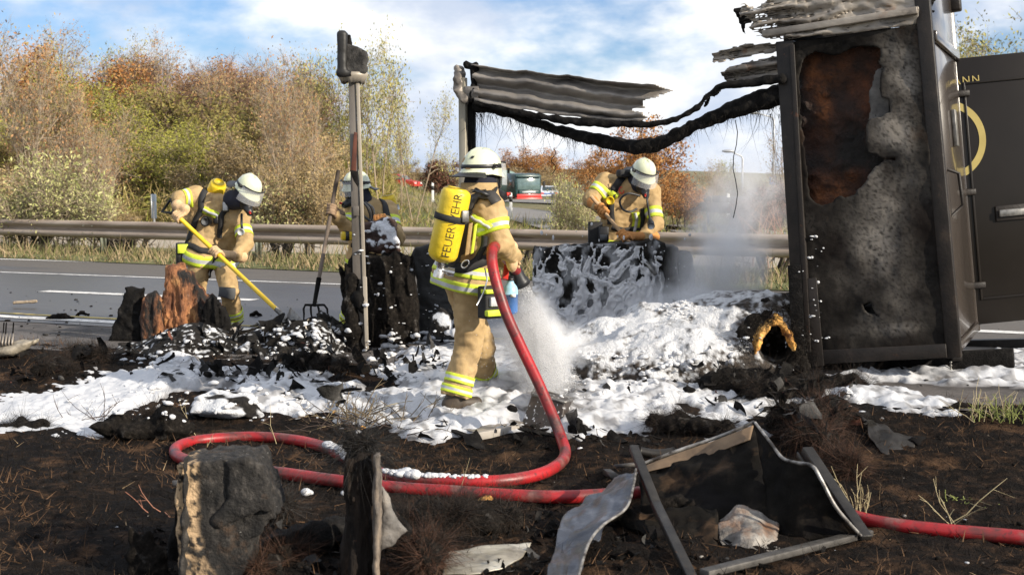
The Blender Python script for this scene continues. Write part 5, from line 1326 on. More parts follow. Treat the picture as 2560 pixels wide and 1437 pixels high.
# big folded sheet-metal wreck
fw_ = thing('folded_sheet_wreck', G(1850, 1360), 'large folded black sheet metal shell lying open on the burnt turf', 'sheet metal')
sheet('back_sheet', [[(1598, 1164, 6.695), (1700, 1126, 6.695), (1800, 1092, 6.648), (1888, 1056, 6.601)], [(1600, 1230, 6.460), (1700, 1215, 6.412), (1800, 1190, 6.365), (1910, 1180, 6.299)], [(1600, 1300, 6.224), (1700, 1304, 6.177), (1800, 1312, 6.129), (1950, 1330, 6.035)]], m_soot, '', parent=fw_, amp=.03, crease=.03, seed=3)
sheet('side_sheet', [[(1886, 1056, 6.55), (1925, 1105, 6.3), (1958, 1146, 6.1), (1990, 1158, 5.98), (2030, 1166, 5.86), (2052, 1200, 5.82), (2090, 1270, 5.8), (2150, 1338, 5.86)], [(1905, 1180, 6.3), (1940, 1200, 6.14), (1970, 1215, 6.0), (2000, 1225, 5.92), (2040, 1240, 5.86), (2060, 1262, 5.84), (2100, 1310, 5.84), (2152, 1342, 5.87)], [(1920, 1320, 6.05), (1950, 1335, 5.98), (1985, 1345, 5.92), (2010, 1350, 5.88), (2045, 1352, 5.87), (2070, 1352, 5.87), (2110, 1350, 5.87), (2155, 1346, 5.87)]], m_soot, '', parent=fw_, amp=.02, crease=.02, seed=5)
build('rolled_edge', ptube([(1598, 1162, 6.676), (1700, 1124, 6.676), (1800, 1090, 6.629), (1886, 1054, 6.582)], [.009])[0], m_edge, fw_, smooth=True)
build('rolled_edge', ptube([(1888, 1056, 6.53), (1925, 1104, 6.28), (1956, 1144, 6.08), (1990, 1156, 5.96), (2030, 1164, 5.84), (2054, 1200, 5.8), (2092, 1270, 5.78), (2152, 1338, 5.84)], [.007, .009, .008])[0], m_edge, fw_, smooth=True)
sheet('lip', [[(1606, 1166, 6.648), (1700, 1130, 6.648), (1800, 1096, 6.601), (1884, 1062, 6.554)], [(1612, 1180, 6.601), (1700, 1160, 6.601), (1800, 1128, 6.554), (1875, 1098, 6.507)]], pm('tan_scorch', [(.3, (.05, .034, .022)), (.7, (.24, .16, .095))], scale=6, rough=.8), '', parent=fw_, amp=.004)
m_rail2 = pm('sooty_profile', [(.3, (.012, .0105, .0095)), (.6, (.034, .03, .026)), (.8, (.1, .09, .078))], scale=9, detail=8, rough=.5, metal=.35, bump=.4, bscale=90, bdist=.004)
m_bar3 = pm('ashy_profile', [(.3, (.035, .032, .029)), (.6, (.09, .083, .075)), (.8, (.2, .185, .168))], scale=14, detail=8, rough=.6, metal=.3, bump=.5, bscale=90, bdist=.004)
build('frame_bar', MB().bar(at(2018, 1122, 6.507), at(2166, 1345, 5.847), .055, .03), m_rail2, fw_, bevel=.005)
build('frame_bar', MB().bar(at(2006, 1130, 6.535), at(2150, 1350, 5.865), .012, .03), m_rail2, fw_, bevel=.003)
build('frame_bar', MB().bar(at(1993, 1135, 6.554), at(2136, 1352, 5.884), .01, .03), m_rail2, fw_, bevel=.003)
build('frame_bar', MB().bar(G(1760, 1450) + Z * .03, G(2172, 1346) + Z * .03, .055, .03), m_bar3, fw_, bevel=.005)
o = build('strut', MB().bar(at(1584, 1118, 6.554), at(1640, 1260, 6.082), .045, .035), m_rail2, label='bent sooty strut leaning across the mouth of the folded wreck', cat='strut', bevel=.005)
build('strut_piece', MB().bar(at(1639, 1258, 6.092), at(1732, 1450, 5.300), .045, .035), m_rail2, o, bevel=.005)
sheet('bent_sheet', [[(1532, 1186, 6.5), (1560, 1174, 6.45), (1592, 1168, 6.38)], [(1470, 1232, 6.3), (1530, 1225, 6.25), (1580, 1220, 6.18)], [(1405, 1290, 6.05), (1480, 1290, 5.98), (1564, 1268, 5.95)], [(1396, 1320, 5.88), (1450, 1330, 5.8), (1505, 1312, 5.78)], [(1382, 1372, 5.6), (1425, 1380, 5.52), (1470, 1356, 5.52)], [(1366, 1440, 5.22), (1400, 1445, 5.14), (1442, 1440, 5.12)], [(1356, 1490, 4.95), (1392, 1495, 4.9), (1436, 1490, 4.88)]], m_blue, 'long bluish bent metal sheet curling down left of the sooty strut', amp=.022, nsc=6, crease=.05, seed=9)
build('sheet_edge', ptube([(1590, 1172, 6.36), (1584, 1210, 6.2), (1566, 1268, 5.94), (1507, 1312, 5.77), (1472, 1357, 5.5), (1446, 1440, 5.11), (1438, 1490, 4.86)], [.0065])[0], m_edge, smooth=True, label='bright folded rim along the bluish bent sheet', cat='metal rim')
sheet('crumpled_plate', [[(1500, 1262, 6.224), (1600, 1276, 6.177), (1700, 1272, 6.129), (1790, 1262, 6.129)], [(1510, 1296, 6.129), (1600, 1300, 6.035), (1690, 1310, 5.988), (1796, 1290, 6.035)], [(1540, 1310, 6.082), (1610, 1335, 5.941), (1680, 1392, 5.677), (1792, 1388, 5.705)]], m_soot, 'dark crumpled plate on the turf behind the sooty strut', amp=.03, nsc=7, crease=.05, seed=13)
sheet('crumpled_plate', [[(1795, 1290, 6.082), (1840, 1268, 6.082), (1900, 1264, 6.082), (1945, 1300, 6.035)], [(1795, 1330, 5.941), (1850, 1318, 5.865), (1900, 1330, 5.847), (1950, 1340, 5.894)], [(1800, 1352, 5.847), (1850, 1366, 5.752), (1900, 1372, 5.733), (1950, 1372, 5.752)]], m_ashsheet, 'ash white crumpled plate inside the folded wreck', amp=.03, nsc=6, crease=.04, seed=17)
netchain('charred_wood', [(at(1660, 1262, 6.243), .028), (at(1700, 1256, 6.243), .036), (at(1730, 1264, 6.224), .026)], m_charf, .01, .02, 14, label='split charred wood chunk on the dark crumpled plate', cat='wood')
# bent piece at the right
sheet('bent_metal', [[(2142, 1034, 8.0), (2150, 1042, 8.0), (2160, 1050, 7.95)], [(2200, 1066, 7.9), (2185, 1080, 7.8), (2170, 1090, 7.75)], [(2255, 1090, 7.75), (2228, 1120, 7.6), (2205, 1146, 7.5)], [(2290, 1098, 7.7), (2285, 1125, 7.6), (2276, 1150, 7.5)]], m_rail2, 'bent grey metal panel at the right beside the hairy fibre clumps', amp=.02, crease=.07, seed=21)
sheet('bent_metal', [[(2084, 1052, 8.05), (2100, 1030, 8.15), (2140, 1036, 8.05)], [(2090, 1080, 7.95), (2120, 1066, 8.0), (2165, 1060, 7.95)]], m_rust, 'small rusty plate leaning left of the bent grey panel', amp=.01, seed=23)
build('duct_end', MB().lathe(at(2276, 1122, 7.65), at(2306, 1110, 7.75), [(0, .055), (.5, .06), (1, .05)], 10, caps=False), m_soot, solid=.006, label='crushed black duct end at the right tip of the bent panel', cat='duct')
# small frame behind the strut
build('bent_tube', ptube([(1600, 1128, 7.6), (1640, 1134, 7.6), (1680, 1130, 7.6), (1690, 1124, 7.6)], [.028])[0], m_rail2, smooth=True, label='short grey tube lying behind the top of the sooty strut', cat='tube')
build('thin_frame', MB().bar(at(1535, 1166, 7.35), at(1590, 1160, 7.3), .02, .02), m_bar3, label='thin frame rod crossing under the strut top', cat='rod')
build('thin_frame', MB().bar(at(1516, 1178, 7.3), at(1540, 1194, 6.790), .04, .03), m_rail2, label='short wooden stub beside the thin frame rod', cat='rod')
# left front block with pale insulated edge
m_blockl = pm('ashen_board', [(.3, (.006, .0053, .005)), (.52, (.024, .021, .0185)), (.72, (.09, .08, .07))], scale=22, detail=11, rough=.9, bump=1, bscale=70, bdist=.015, spots=[((.13, .07, .035), 5, .6, .76), ((.009, .008, .007), 3, .5, .64)])
m_paleins = pm('pale_insulation', [(.3, (.25, .15, .08)), (.5, (.58, .42, .27)), (.7, (.78, .65, .48))], scale=22, detail=9, rough=.9, bump=1, bscale=50, bdist=.012, spots=[((.05, .025, .014), 7, .56, .68)])
m_blockp = pm('ashen_board_pale_edge', [(.3, (.005, .0043, .004)), (.52, (.019, .0165, .0145)), (.72, (.075, .066, .057))], scale=34, detail=11, rough=.9, bump=1, bscale=90, bdist=.012, spots=[((.11, .06, .03), 5, .6, .76), ((.006, .0055, .005), 4, .5, .62), ((.3, .29, .27), 70, .66, .72)], attr=('pale', (.55, .38, .22), .9))
def pale_zone(V):
    px = 1280 + FPX * V[:, 0] / V[:, 1]; q = CAMZ - V[:, 2]; py = 718.5 + FPX * np.tan(np.arctan2(q, V[:, 1]) - PITCH)
    n = fbm(V, 16, 3, 5); n2 = fbm(V, 40, 3, 6)
    edge = ss(484 + 9, 470, px + 10 * n) * ss(-.35, .1, n2 + .35 * np.sin(py / 47))
    low = ss(0, 22, (py - 1350) * .75 - (px - 470) + 16 * n) * ss(-.5, .3, n2) * .6 * ss(1330, 1380, py)
    return np.clip(np.maximum(edge, low), 0, 1)
YL = float(G(470, 1445)[1]) - .02
bk = thing('charred_block', at(560, 1440, YL), 'big grey charred block with a pale insulation edge at the bottom left', 'debris')
chunk('block_body', [(470, 1460), (466, 1200), (466, 1140), (520, 1132), (600, 1126), (648, 1134), (664, 1160), (682, 1215), (702, 1280), (672, 1280), (668, 1310), (640, 1330), (632, 1400), (610, 1460)], YL + .12, .3, m_blockp, '', '', .008, .011, 13, (1.6, 1, .7), dome=.02, seed=4, parent=bk, dyx=.15, rnd=.006, attr=('pale', pale_zone))
chunk('block_face', [(560, 1150), (566, 1240), (524, 1300), (540, 1320), (600, 1300), (650, 1275), (690, 1280), (664, 1160), (620, 1140)], YL - .03, .05, m_blockl, '', '', .011, .014, 10, dome=.3, seed=8, parent=bk)
chunk('edge_board', [(448, 1460), (456, 1330), (464, 1140), (470, 1140), (470, 1330), (468, 1460)], YL - .05, .1, m_blockl, '', '', .009, .01, 16, dome=.2, seed=2, parent=bk)
chunk('side_board', [(405, 1460), (424, 1350), (450, 1230), (462, 1140), (466, 1140), (462, 1460)], YL + .35, .1, m_char, '', '', .011, .012, 12, dome=.2, seed=3, parent=bk)
build('stub_pipe', MB().tube([at(432, 1208, YL + .3), at(456, 1208, YL + .3)], .014, 10), m_ashsheet, bk, smooth=True)
chunk('torn_panel', [(315, 1460), (318, 1330), (322, 1310), (335, 1316), (345, 1345), (356, 1345), (366, 1322), (378, 1320), (388, 1350), (415, 1365), (430, 1460)], YL + .1, .07, m_charf, 'low torn black panel left of the grey charred block', 'debris', .011, .015, 14)
# charred post stump with triangular flap
YS = float(G(900, 1445)[1]) - .02
cs = thing('charred_post_stump', at(910, 1440, YS), 'split charred post with a pale side and torn triangular flap at the bottom', 'debris')
chunk('post_core', [(850, 1460), (862, 1330), (868, 1230), (866, 1140), (880, 1126), (905, 1118), (930, 1128), (936, 1200), (938, 1460)], YS + .1, .22, pm('brown_char_wood', [(.3, (.006, .005, .0045)), (.55, (.02, .013, .009)), (.77, (.085, .05, .028))], scale=9, detail=10, rough=.85, bump=1, bscale=60, bdist=.015, stretch=(1.6, 1.6, .3), spec=.25), '', '', .01, .028, 13, (1.8, 1.8, .4), dome=.35, seed=6, parent=cs)
chunk('pale_side', [(934, 1460), (934, 1180), (936, 1132), (952, 1130), (954, 1200), (950, 1460)], YS - .02, .1, pm('scraped_wood', [(.3, (.03, .026, .022)), (.5, (.12, .1, .084)), (.7, (.3, .23, .165))], scale=16, detail=9, rough=.8, bump=.7, bscale=50, stretch=(1.4, 1.4, .4), spots=[((.02, .016, .013), 8, .58, .7)]), '', '', .009, .008, 16, dome=.1, parent=cs)
chunk('torn_flap', [(948, 1380), (950, 1200), (962, 1222), (978, 1260), (1000, 1296), (1024, 1325), (1005, 1345), (980, 1372)], YS + .02, .03, pm('grey_torn_sheet', [(.3, (.06, .055, .05)), (.55, (.17, .155, .14)), (.75, (.36, .31, .25))], scale=7, detail=9, rough=.7, bump=.6, bscale=40, spots=[((.35, .25, .15), 3, .6, .76)]), '', '', .009, .016, 9, dome=.1, parent=cs)
chunk('flap_shadow_sheet', [(960, 1390), (970, 1240), (1000, 1275), (1035, 1322), (1020, 1360)], YS + .16, .03, m_char, '', '', .011, .012, 10, dome=.1, parent=cs)
m_curl = MB(); 
sheet('pale_panel', [[(1108, 1378, 5.677), (1180, 1370, 5.705), (1260, 1360, 5.733), (1328, 1354, 5.752)], [(1106, 1410, 5.526), (1180, 1405, 5.507), (1250, 1398, 5.507), (1308, 1392, 5.564)], [(1105, 1440, 5.375), (1170, 1436, 5.356), (1215, 1428, 5.375), (1262, 1418, 5.413)]], m_pale, 'pale scorched metal strip half buried at the bottom centre', amp=.01, nsc=5, seed=25)
# orange foam piece and small crumbs of orange foam
netchain('orange_foam_piece', [(at(1208, 1258, 6.365), .042), (at(1212, 1300, 6.224), .036)], m_rawfoam, .01, .02, 12, label='small bright orange foam block under the hose', cat='foam piece')
for px, py, r, lab in ((676, 1402, .03, 'orange foam crumb in the fibres right of the charred block'), (652, 1388, .02, 'brownish foam crumb left of the orange crumb'), (730, 1258, .012, 'tiny orange crumb right of the charred block'), (906, 1072, .014, 'tiny orange scrap by the foam balls'), (836, 1030, .014, 'tiny orange scrap at the twig tip')):
    g0 = G(px, py); netchain('foam_crumb', [(g0 + Z * r * .4, r), (g0 + [r, 0, r * .5], r * .6)], m_rawfoam, .006, .008, 22, label=lab, cat='foam piece')
# hairy fibre clumps (burnt glass wool)
m_hairb = pm('brown_glass_wool', [(.3, (.010, .007, .005)), (.6, (.036, .022, .014)), (.8, (.11, .06, .036))], scale=14, rough=.7, spec=.3)
m_hairr = pm('red_brown_glass_wool', [(.3, (.03, .014, .009)), (.6, (.09, .042, .025)), (.8, (.22, .11, .065))], scale=14, rough=.7, spec=.3)
m_hairk = pm('black_glass_wool', [(.3, (.005, .0045, .004)), (.7, (.022, .018, .015))], scale=14, rough=.7, spec=.3)
def clump(px, py, w, hgt, label, mats, n=900, L=(.015, .05), Y=None, wid=.0011):
    g0 = G(px, py) if Y is None else at(px, py, Y)
    t = thing('fibre_clump', g0, label, 'fibres', 'burnt glass wool clumps')
    cs_ = [(g0 + np.array([RNG.normal() * w * .45, RNG.normal() * w * .3, hgt * (.1 + .5 * RNG.random())]), hgt * (.3 + .25 * RNG.random())) for _ in range(5)]
    netchain('core', cs_, m_charf, .014, .03, 10, parent=t)
    def smp(n):
        k = RNG.integers(len(cs_), size=n); D = nrm_rows(RNG.normal(size=(n, 3)) + [0, -.3, .35])
        c = np.array([cs_[i][0] for i in k]); r = np.array([cs_[i][1] for i in k])
        D2 = nrm_rows(D + RNG.normal(size=(n, 3)) * .9 + [.3, -.1, -.5])
        return c + D * (r * .95)[:, None], D2
    o = build('fibres', blades(n * 4, smp, L, wid, 1.9, seg=3, mi=RNG.integers(len(mats), size=n * 4)), mats, t); o['kind'] = 'stuff'
clump(1060, 1330, .22, .16, 'dark brown hairy clump right of the split charred post', [m_hairb, m_hairk], 1500)
clump(1150, 1320, .22, .14, 'black hairy clump left of the orange foam block', [m_hairk, m_hairb], 1300)
clump(1050, 1420, .16, .14, 'brown hairy clump at the bottom edge by the pale strip', [m_hairb, m_hairr], 1300)
clump(1200, 1296, .1, .1, 'sooty fibres wrapped round the orange foam block', [m_hairk, m_hairb], 600)
clump(700, 1300, .13, .14, 'wispy grey fibres on the right edge of the charred block', [m_hairb, m_ash], 900)
clump(650, 1415, .18, .08, 'brown fibres with orange crumbs at the bottom left', [m_hairb, m_hairr], 900)
clump(900, 1128, .05, .06, 'tuft of burnt fibres on top of the split post', [m_hairk, m_ash], 350, (.03, .09), YS + .1)
clump(1960, 1085, .26, .2, 'black brown hairy clump behind the folded wreck', [m_hairk, m_hairb], 1400)
clump(2045, 1080, .2, .2, 'reddish hairy clump left of the bent grey panel', [m_hairr, m_hairb], 1700)
clump(2010, 1130, .2, .2, 'brown round hairy clump touching the frame bars', [m_hairb, m_hairr], 1700)
clump(2100, 1190, .25, .14, 'tan brown fibre mat spreading right of the frame bars', [m_hairr, m_hairb], 1900)
clump(1700, 1080, .25, .13, 'singed fibre clump at the foam edge behind the wreck', [m_hairb, m_hairk], 1100)
clump(1990, 990, .3, .14, 'black fibres below the trailer corner', [m_hairk, m_hairb], 1300)
clump(2100, 985, .3, .12, 'tangled black fibres under the trailer', [m_hairk, m_hairb], 1300)
clump(1830, 985, .2, .2, 'hairy black drape at the foot of the orange tube end', [m_hairk], 1200)
clump(150, 930, .5, .1, 'matted black fibres at the left behind the foam', [m_hairk, m_hairb], 1400)
clump(250, 900, .4, .13, 'tangled soot fibres left of the ash heap', [m_hairk, m_hairb], 1300)
clump(400, 1060, .25, .1, 'brown hairy tangle on the charred mat', [m_hairb, m_hairk], 1000)
clump(20, 1075, .16, .07, 'small dark fibre tuft at the left foam edge', [m_hairk], 500)
clump(820, 930, .4, .12, 'black tangled fibres at the foot of the scorched post', [m_hairk, m_hairb], 1200)
# twigs and dry plants
def twigs(px, py, n, L, mat, label, name, cat, spread=.8, w=.0035, up=1.0, size=.1, seed=1):
    g = np.random.default_rng(seed); p0 = G(px, py); m = MB()
    for i in range(n):
        p = p0 + np.array([g.normal() * size, g.normal() * size * .6, 0]); d = nrm(np.array([g.normal() * spread, g.normal() * spread, up * (.4 + g.random())]))
        l = L * (.5 + .7 * g.random()); q = [p]
        for k in range(4): d = nrm(d + g.normal(size=3) * .16); q.append(q[-1] + d * l / 4)
        m.tube(q, np.linspace(w, w * .4, 5), 4, caps=False)
        for k in range(2):
            a = q[1 + int(g.random() * 3)]; e = nrm(d + g.normal(size=3) * .7); m.tube([a, a + e * l * .3], [w * .6, w * .3], 3, caps=False)
    return build(name, m, mat, label=label, cat=cat)
m_twig = pm('dry_twig', [(.3, (.09, .065, .035)), (.7, (.24, .18, .1))], scale=14, rough=.85); m_twigd = pm('burnt_twig', [(.3, (.025, .016, .012)), (.7, (.08, .05, .036))], scale=14, rough=.85); m_weed = pm('dry_weed', [(.3, (.3, .24, .13)), (.7, (.5, .42, .25))], scale=14, rough=.85); m_green = pm('weed_green', [(.3, (.12, .14, .03)), (.7, (.26, .28, .08))], scale=14, rough=.85)
twigs(940, 1052, 60, .28, m_twig, 'olive brown twig tangle on the foam left of the operator', 'twig_heap', 'twigs', 1.0, .004, .5, .2, 3)
twigs(925, 1060, 40, .22, m_twigd, 'dark twig heap at the base of the olive twigs', 'twig_heap', 'twigs', 1.2, .004, .4, .22, 4)
twigs(900, 1040, 2, .4, m_weed, 'long pale twig pointing left from the twig tangle', 'twig', 'twig', 1.2, .004, .5, .02, 6)
twigs(186, 1056, 5, .3, m_twigd, 'thin bare reddish twig standing in the left foam', 'twig', 'twig', .8, .003, .9, .02, 8)
twigs(250, 1050, 7, .3, m_twigd, 'bare branching twigs in the foam left of the charred mat', 'twig', 'twig', .9, .003, .7, .05, 9)
twigs(2160, 1290, 12, .24, m_weed, 'upright dry grass tuft by the right hose end', 'grass_tuft', 'grass', .22, .003, 1.6, .04, 10)
twigs(2380, 1310, 5, .3, m_weed, 'bent dry weed stalk on the burnt turf at the right', 'dry_weed', 'weed', .6, .003, .9, .03, 11)
twigs(2340, 1225, 3, .4, m_weed, 'long fallen straw stalks above the right hose end', 'dry_weed', 'weed', 1.2, .003, .12, .04, 12)
twigs(2400, 1258, 16, .07, m_green, 'small green weed rosette at the right', 'weed', 'weed', .9, .005, .5, .05, 13)
twigs(2520, 1052, 40, .16, m_green, 'green grass tuft surviving at the right edge', 'grass_tuft', 'grass', .6, .004, 1.0, .09, 14)
twigs(2470, 1050, 16, .24, m_weed, 'straw stalks beside the green tuft at the right edge', 'grass_tuft', 'grass', .6, .003, 1.0, .08, 15)
twigs(395, 1275, 4, .25, pm('red_straw', [(.3, (.25, .1, .06)), (.7, (.4, .2, .13))], rough=.8), 'reddish straw stalks left of the charred block', 'dry_weed', 'weed', 1.0, .003, .3, .05, 16)
for px, py, sd in ((515, 1125, 20), (488, 1088, 21), (695, 1112, 22), (1148, 1240, 23), (1770, 1250, 24)):
    twigs(px, py, 1, .22, m_weed, {20: 'thin stalk standing over the left hose bend', 21: 'thin stalk behind the left hose bend', 22: 'thin stalk crossing the upper hose', 23: 'thin stalk in front of the two hose runs', 24: 'thin stalk inside the folded wreck'}[sd], 'stalk', 'weed', .35, .0025, 1.2, .005, sd)
# clods, ash crumbs
for k in range(1):
    m = MB()
    for _ in range(700):
        X, Y = RNG.random() * 9 - 4, 4.9 + RNG.random() ** 1.3 * 5
        if abs(X / Y) > .43 or foam_at(np.array([X]), np.array([Y]))[0][0] > .1: continue
        r = .004 + .014 * RNG.random() ** 3; z = float(vz(X, Y))
        m.ell((X, Y, z + r * .3), (r * (1 + RNG.random()), r, r * .7), rotz(RNG.random() * 3), 5, 4, mi=int(RNG.random() < .1) + 2 * int(RNG.random() < .05))
    build('ash_crumbs', m, [m_charf, m_ashsheet, m_foam, m_foam], kind='stuff', label='small clods, ash and foam crumbs scattered on the verge', loc=(0, 0, 0))
# ------------------------------------------------------------------ jumble of small scraps over the debris field
dg = bpy.context.evaluated_depsgraph_get()
def shards(n, poly_px, smin_, smax, mb, nm, ymax=13.5, only=None):
    pl = np.array(poly_px, float); lo, hi = pl.min(0), pl.max(0); k = 0
    for _ in range(n * 5):
        q = lo + (hi - lo) * RNG.random(2)
        if not in_poly(q[:1], q[1:], pl)[0]: continue
        h = drop(*q)
        if h is None or h[0][1] > ymax: continue
        if drop.name.split('.')[0] in ('body', 'boot', 'glove', 'reflective_band', 'shaft', 'fire_hose', 'pouch'): continue
        if only and not drop.name.startswith(only): continue
        p = h[0]; L = smin_ + (smax - smin_) * RNG.random() ** 2.2; kind = RNG.random()
        A = np.linalg.qr(RNG.normal(size=(3, 3)))[0]; mi = int(RNG.choice(nm, p=np.array([.76, .18, .02, .04][:nm]) / sum([.76, .18, .02, .04][:nm])))
        if mi == 3: L *= .45
        if kind < .6:        # torn curled flake
            u = np.linspace(-1, 1, 5); v = np.linspace(-1, 1, 4); w = .25 + .5 * RNG.random(); c = RNG.normal() * .6; t = RNG.normal() * .4
            Pg = np.array([[[a * L, b * L * w * (1 - .3 * abs(a)), (c * a * a + t * a * b) * L * .5] for b in v] for a in u])
            Pg[..., 0] += RNG.normal(size=(5, 4)) * L * .1; Pg[..., 2] += RNG.normal(size=(5, 4)) * L * .06
            mb.grid(Pg @ A.T + p + Z * L * .15, mi=mi)
        elif kind < .93:      # splinter
            d = nrm(RNG.normal(size=3) * [1, 1, .45]); s0 = p - d * L * .8 + Z * .015; pts = [s0 + d * L * 1.6 * f + RNG.normal(size=3) * L * .06 for f in (0, .35, .7, 1)]
            mb.tube(pts, np.array([.5, 1, .8, .25]) * L * .09, 5, mi=mi)
        else:                 # lump
            b0 = mb.n; mb.ell(p + Z * L * .1, (L * .4, L * .3, L * .2), A, 8, 6, mi=mi); Vb = mb.V[-1]; Vb += (Vb - Vb.mean(0)) * (.8 * fbm(Vb, 16, 2, 3))[:, None]
        k += 1
        if k >= n: break
m = MB()
shards(230, [(270, 900), (430, 815), (620, 815), (860, 790), (905, 860), (930, 940), (600, 945), (300, 935)], .02, .11, m, 4)
shards(70, [(520, 930), (760, 900), (960, 900), (1000, 960), (860, 1010), (620, 985)], .02, .10, m, 4)
shards(60, [(0, 890), (260, 860), (330, 920), (180, 950), (0, 960)], .02, .1, m, 3)
shards(50, [(910, 880), (1000, 840), (1130, 850), (1120, 930), (960, 960)], .02, .11, m, 3)
shards(110, [(1700, 960), (1900, 900), (2150, 960), (2180, 1060), (2000, 1080), (1750, 1010)], .02, .1, m, 4)
shards(26, [(1420, 900), (1800, 860), (1850, 960), (1450, 990)], .02, .09, m, 2)
shards(50, [(1040, 1050), (1500, 1060), (1700, 1110), (1400, 1140), (1060, 1110)], .02, .09, m, 3)
shards(70, [(320, 1437), (330, 1330), (700, 1300), (860, 1340), (860, 1437)], .012, .05, m, 2, only=('verge', 'burnt'))
shards(70, [(960, 1437), (1000, 1300), (1380, 1280), (1400, 1437)], .012, .05, m, 2, only=('verge', 'burnt'))
shards(60, [(1450, 1437), (1500, 1330), (2150, 1360), (1900, 1437)], .01, .04, m, 2, only=('verge', 'burnt'))
build('scrap_jumble', m, [m_char, m_ash, m_rust, m_alu], kind='stuff', label='jumble of torn black flakes, splinters and lumps over the debris', loc=(0, 0, 0))
netchain('shadow_beam', [(G(700, 1395) + Z * .06, .07), (G(780, 1385) + Z * .08, .075), (G(856, 1378) + Z * .08, .07)], m_char, .013, .03, 9, label='low black beam added as dark shadow between the block and the split post', cat='debris')  # black beam added to stand for the dark shadows at the front left
# grit on the road edge
m = MB()
for _ in range(420):
    s_, t__ = -1.2 + RNG.random() ** 1.6 * 4.2, -6 + RNG.random() * 18
    p = ptst(s_, t__, ROADZ + .006); r = .006 + .022 * RNG.random() ** 4
    m.ell(p, (r * (1 + RNG.random()), r, r * .5), rotz(RNG.random() * 3), 5, 4, mi=int(RNG.random() < .3))
build('road_grit', m, [m_charf, m_ash], kind='stuff', label='soot crumbs and grit scattered along the near lane edge', loc=(0, 0, 0))
# ------------------------------------------------------------------ firefighters
m_suit = pm('tan_turnout_cloth', [(.3, (.32, .215, .10)), (.5, (.44, .305, .15)), (.7, (.52, .37, .195))], scale=5, detail=8, rough=.85, bump=.35, bscale=26, bdist=.012, spec=.2, spots=[((.2, .12, .06), 6, .58, .78), ((.10, .07, .045), 2.6, .6, .8)])
m_hi = pm('lime_reflective', [(.3, (.5, .62, .03)), (.7, (.66, .78, .06))], scale=30, rough=.6)
m_silver = pm('silver_reflective', [(.3, (.42, .43, .43)), (.7, (.56, .57, .57))], scale=30, rough=.4)
m_helm = pm('luminous_cream_helmet', [(.3, (.60, .63, .42)), (.7, (.72, .74, .55))], scale=6, rough=.22, coat=.5, spots=[((.3, .26, .16), 9, .64, .78)])
m_blackr = pm('black_rubber', [(.3, (.008, .008, .009)), (.7, (.02, .02, .022))], scale=12, rough=.45)
m_strap = pm('black_webbing', [(.3, (.011, .011, .012)), (.7, (.028, .027, .027))], scale=20, rough=.8)
m_navy = pm('navy_hood', [(.3, (.008, .009, .018)), (.7, (.02, .022, .04))], scale=14, rough=.9)
m_yel = pm('yellow_cylinder_cover', [(.3, (.68, .46, .012)), (.7, (.83, .60, .03))], scale=6, rough=.4, bump=.4, bscale=12, bdist=.015, spots=[((.55, .36, .02), 9, .62, .8)])
m_glovec = pm('cream_leather_glove', [(.3, (.48, .31, .16)), (.7, (.68, .47, .27))], scale=20, rough=.8, bump=.4, bscale=60)
m_gloveo = pm('orange_leather_glove', [(.3, (.42, .17, .04)), (.7, (.6, .27, .08))], scale=20, rough=.8, bump=.4, bscale=60)
m_boot = pm('dirty_boot', [(.3, (.02, .014, .009)), (.7, (.07, .05, .033))], scale=12, rough=.6)
m_grey = flat('grey_knee_patch', (.1, .105, .11), .8)
m_glass = pm('dark_mask_lens', [(.3, (.01, .012, .014)), (.7, (.02, .022, .026))], rough=.08, coat=.6)
m_visor = pm('clear_visor', [(1, (.85, .87, .9))], rough=.06, alpha=.28)
m_red = flat('signal_red', (.55, .03, .02), .45); m_chrome = flat('nickel', (.55, .55, .55), .25, .8); m_brownf = flat('brown_sticker', (.42, .24, .1), .7); m_navyf = flat('navy_sticker', (.02, .04, .2), .5)
def basis(fwd, up):
    f = nrm(fwd); u = nrm(np.asarray(up, float) - f * np.dot(up, f)); r = np.cross(f, u)      # right, forward, up
    return np.stack([r, f, u], 1)
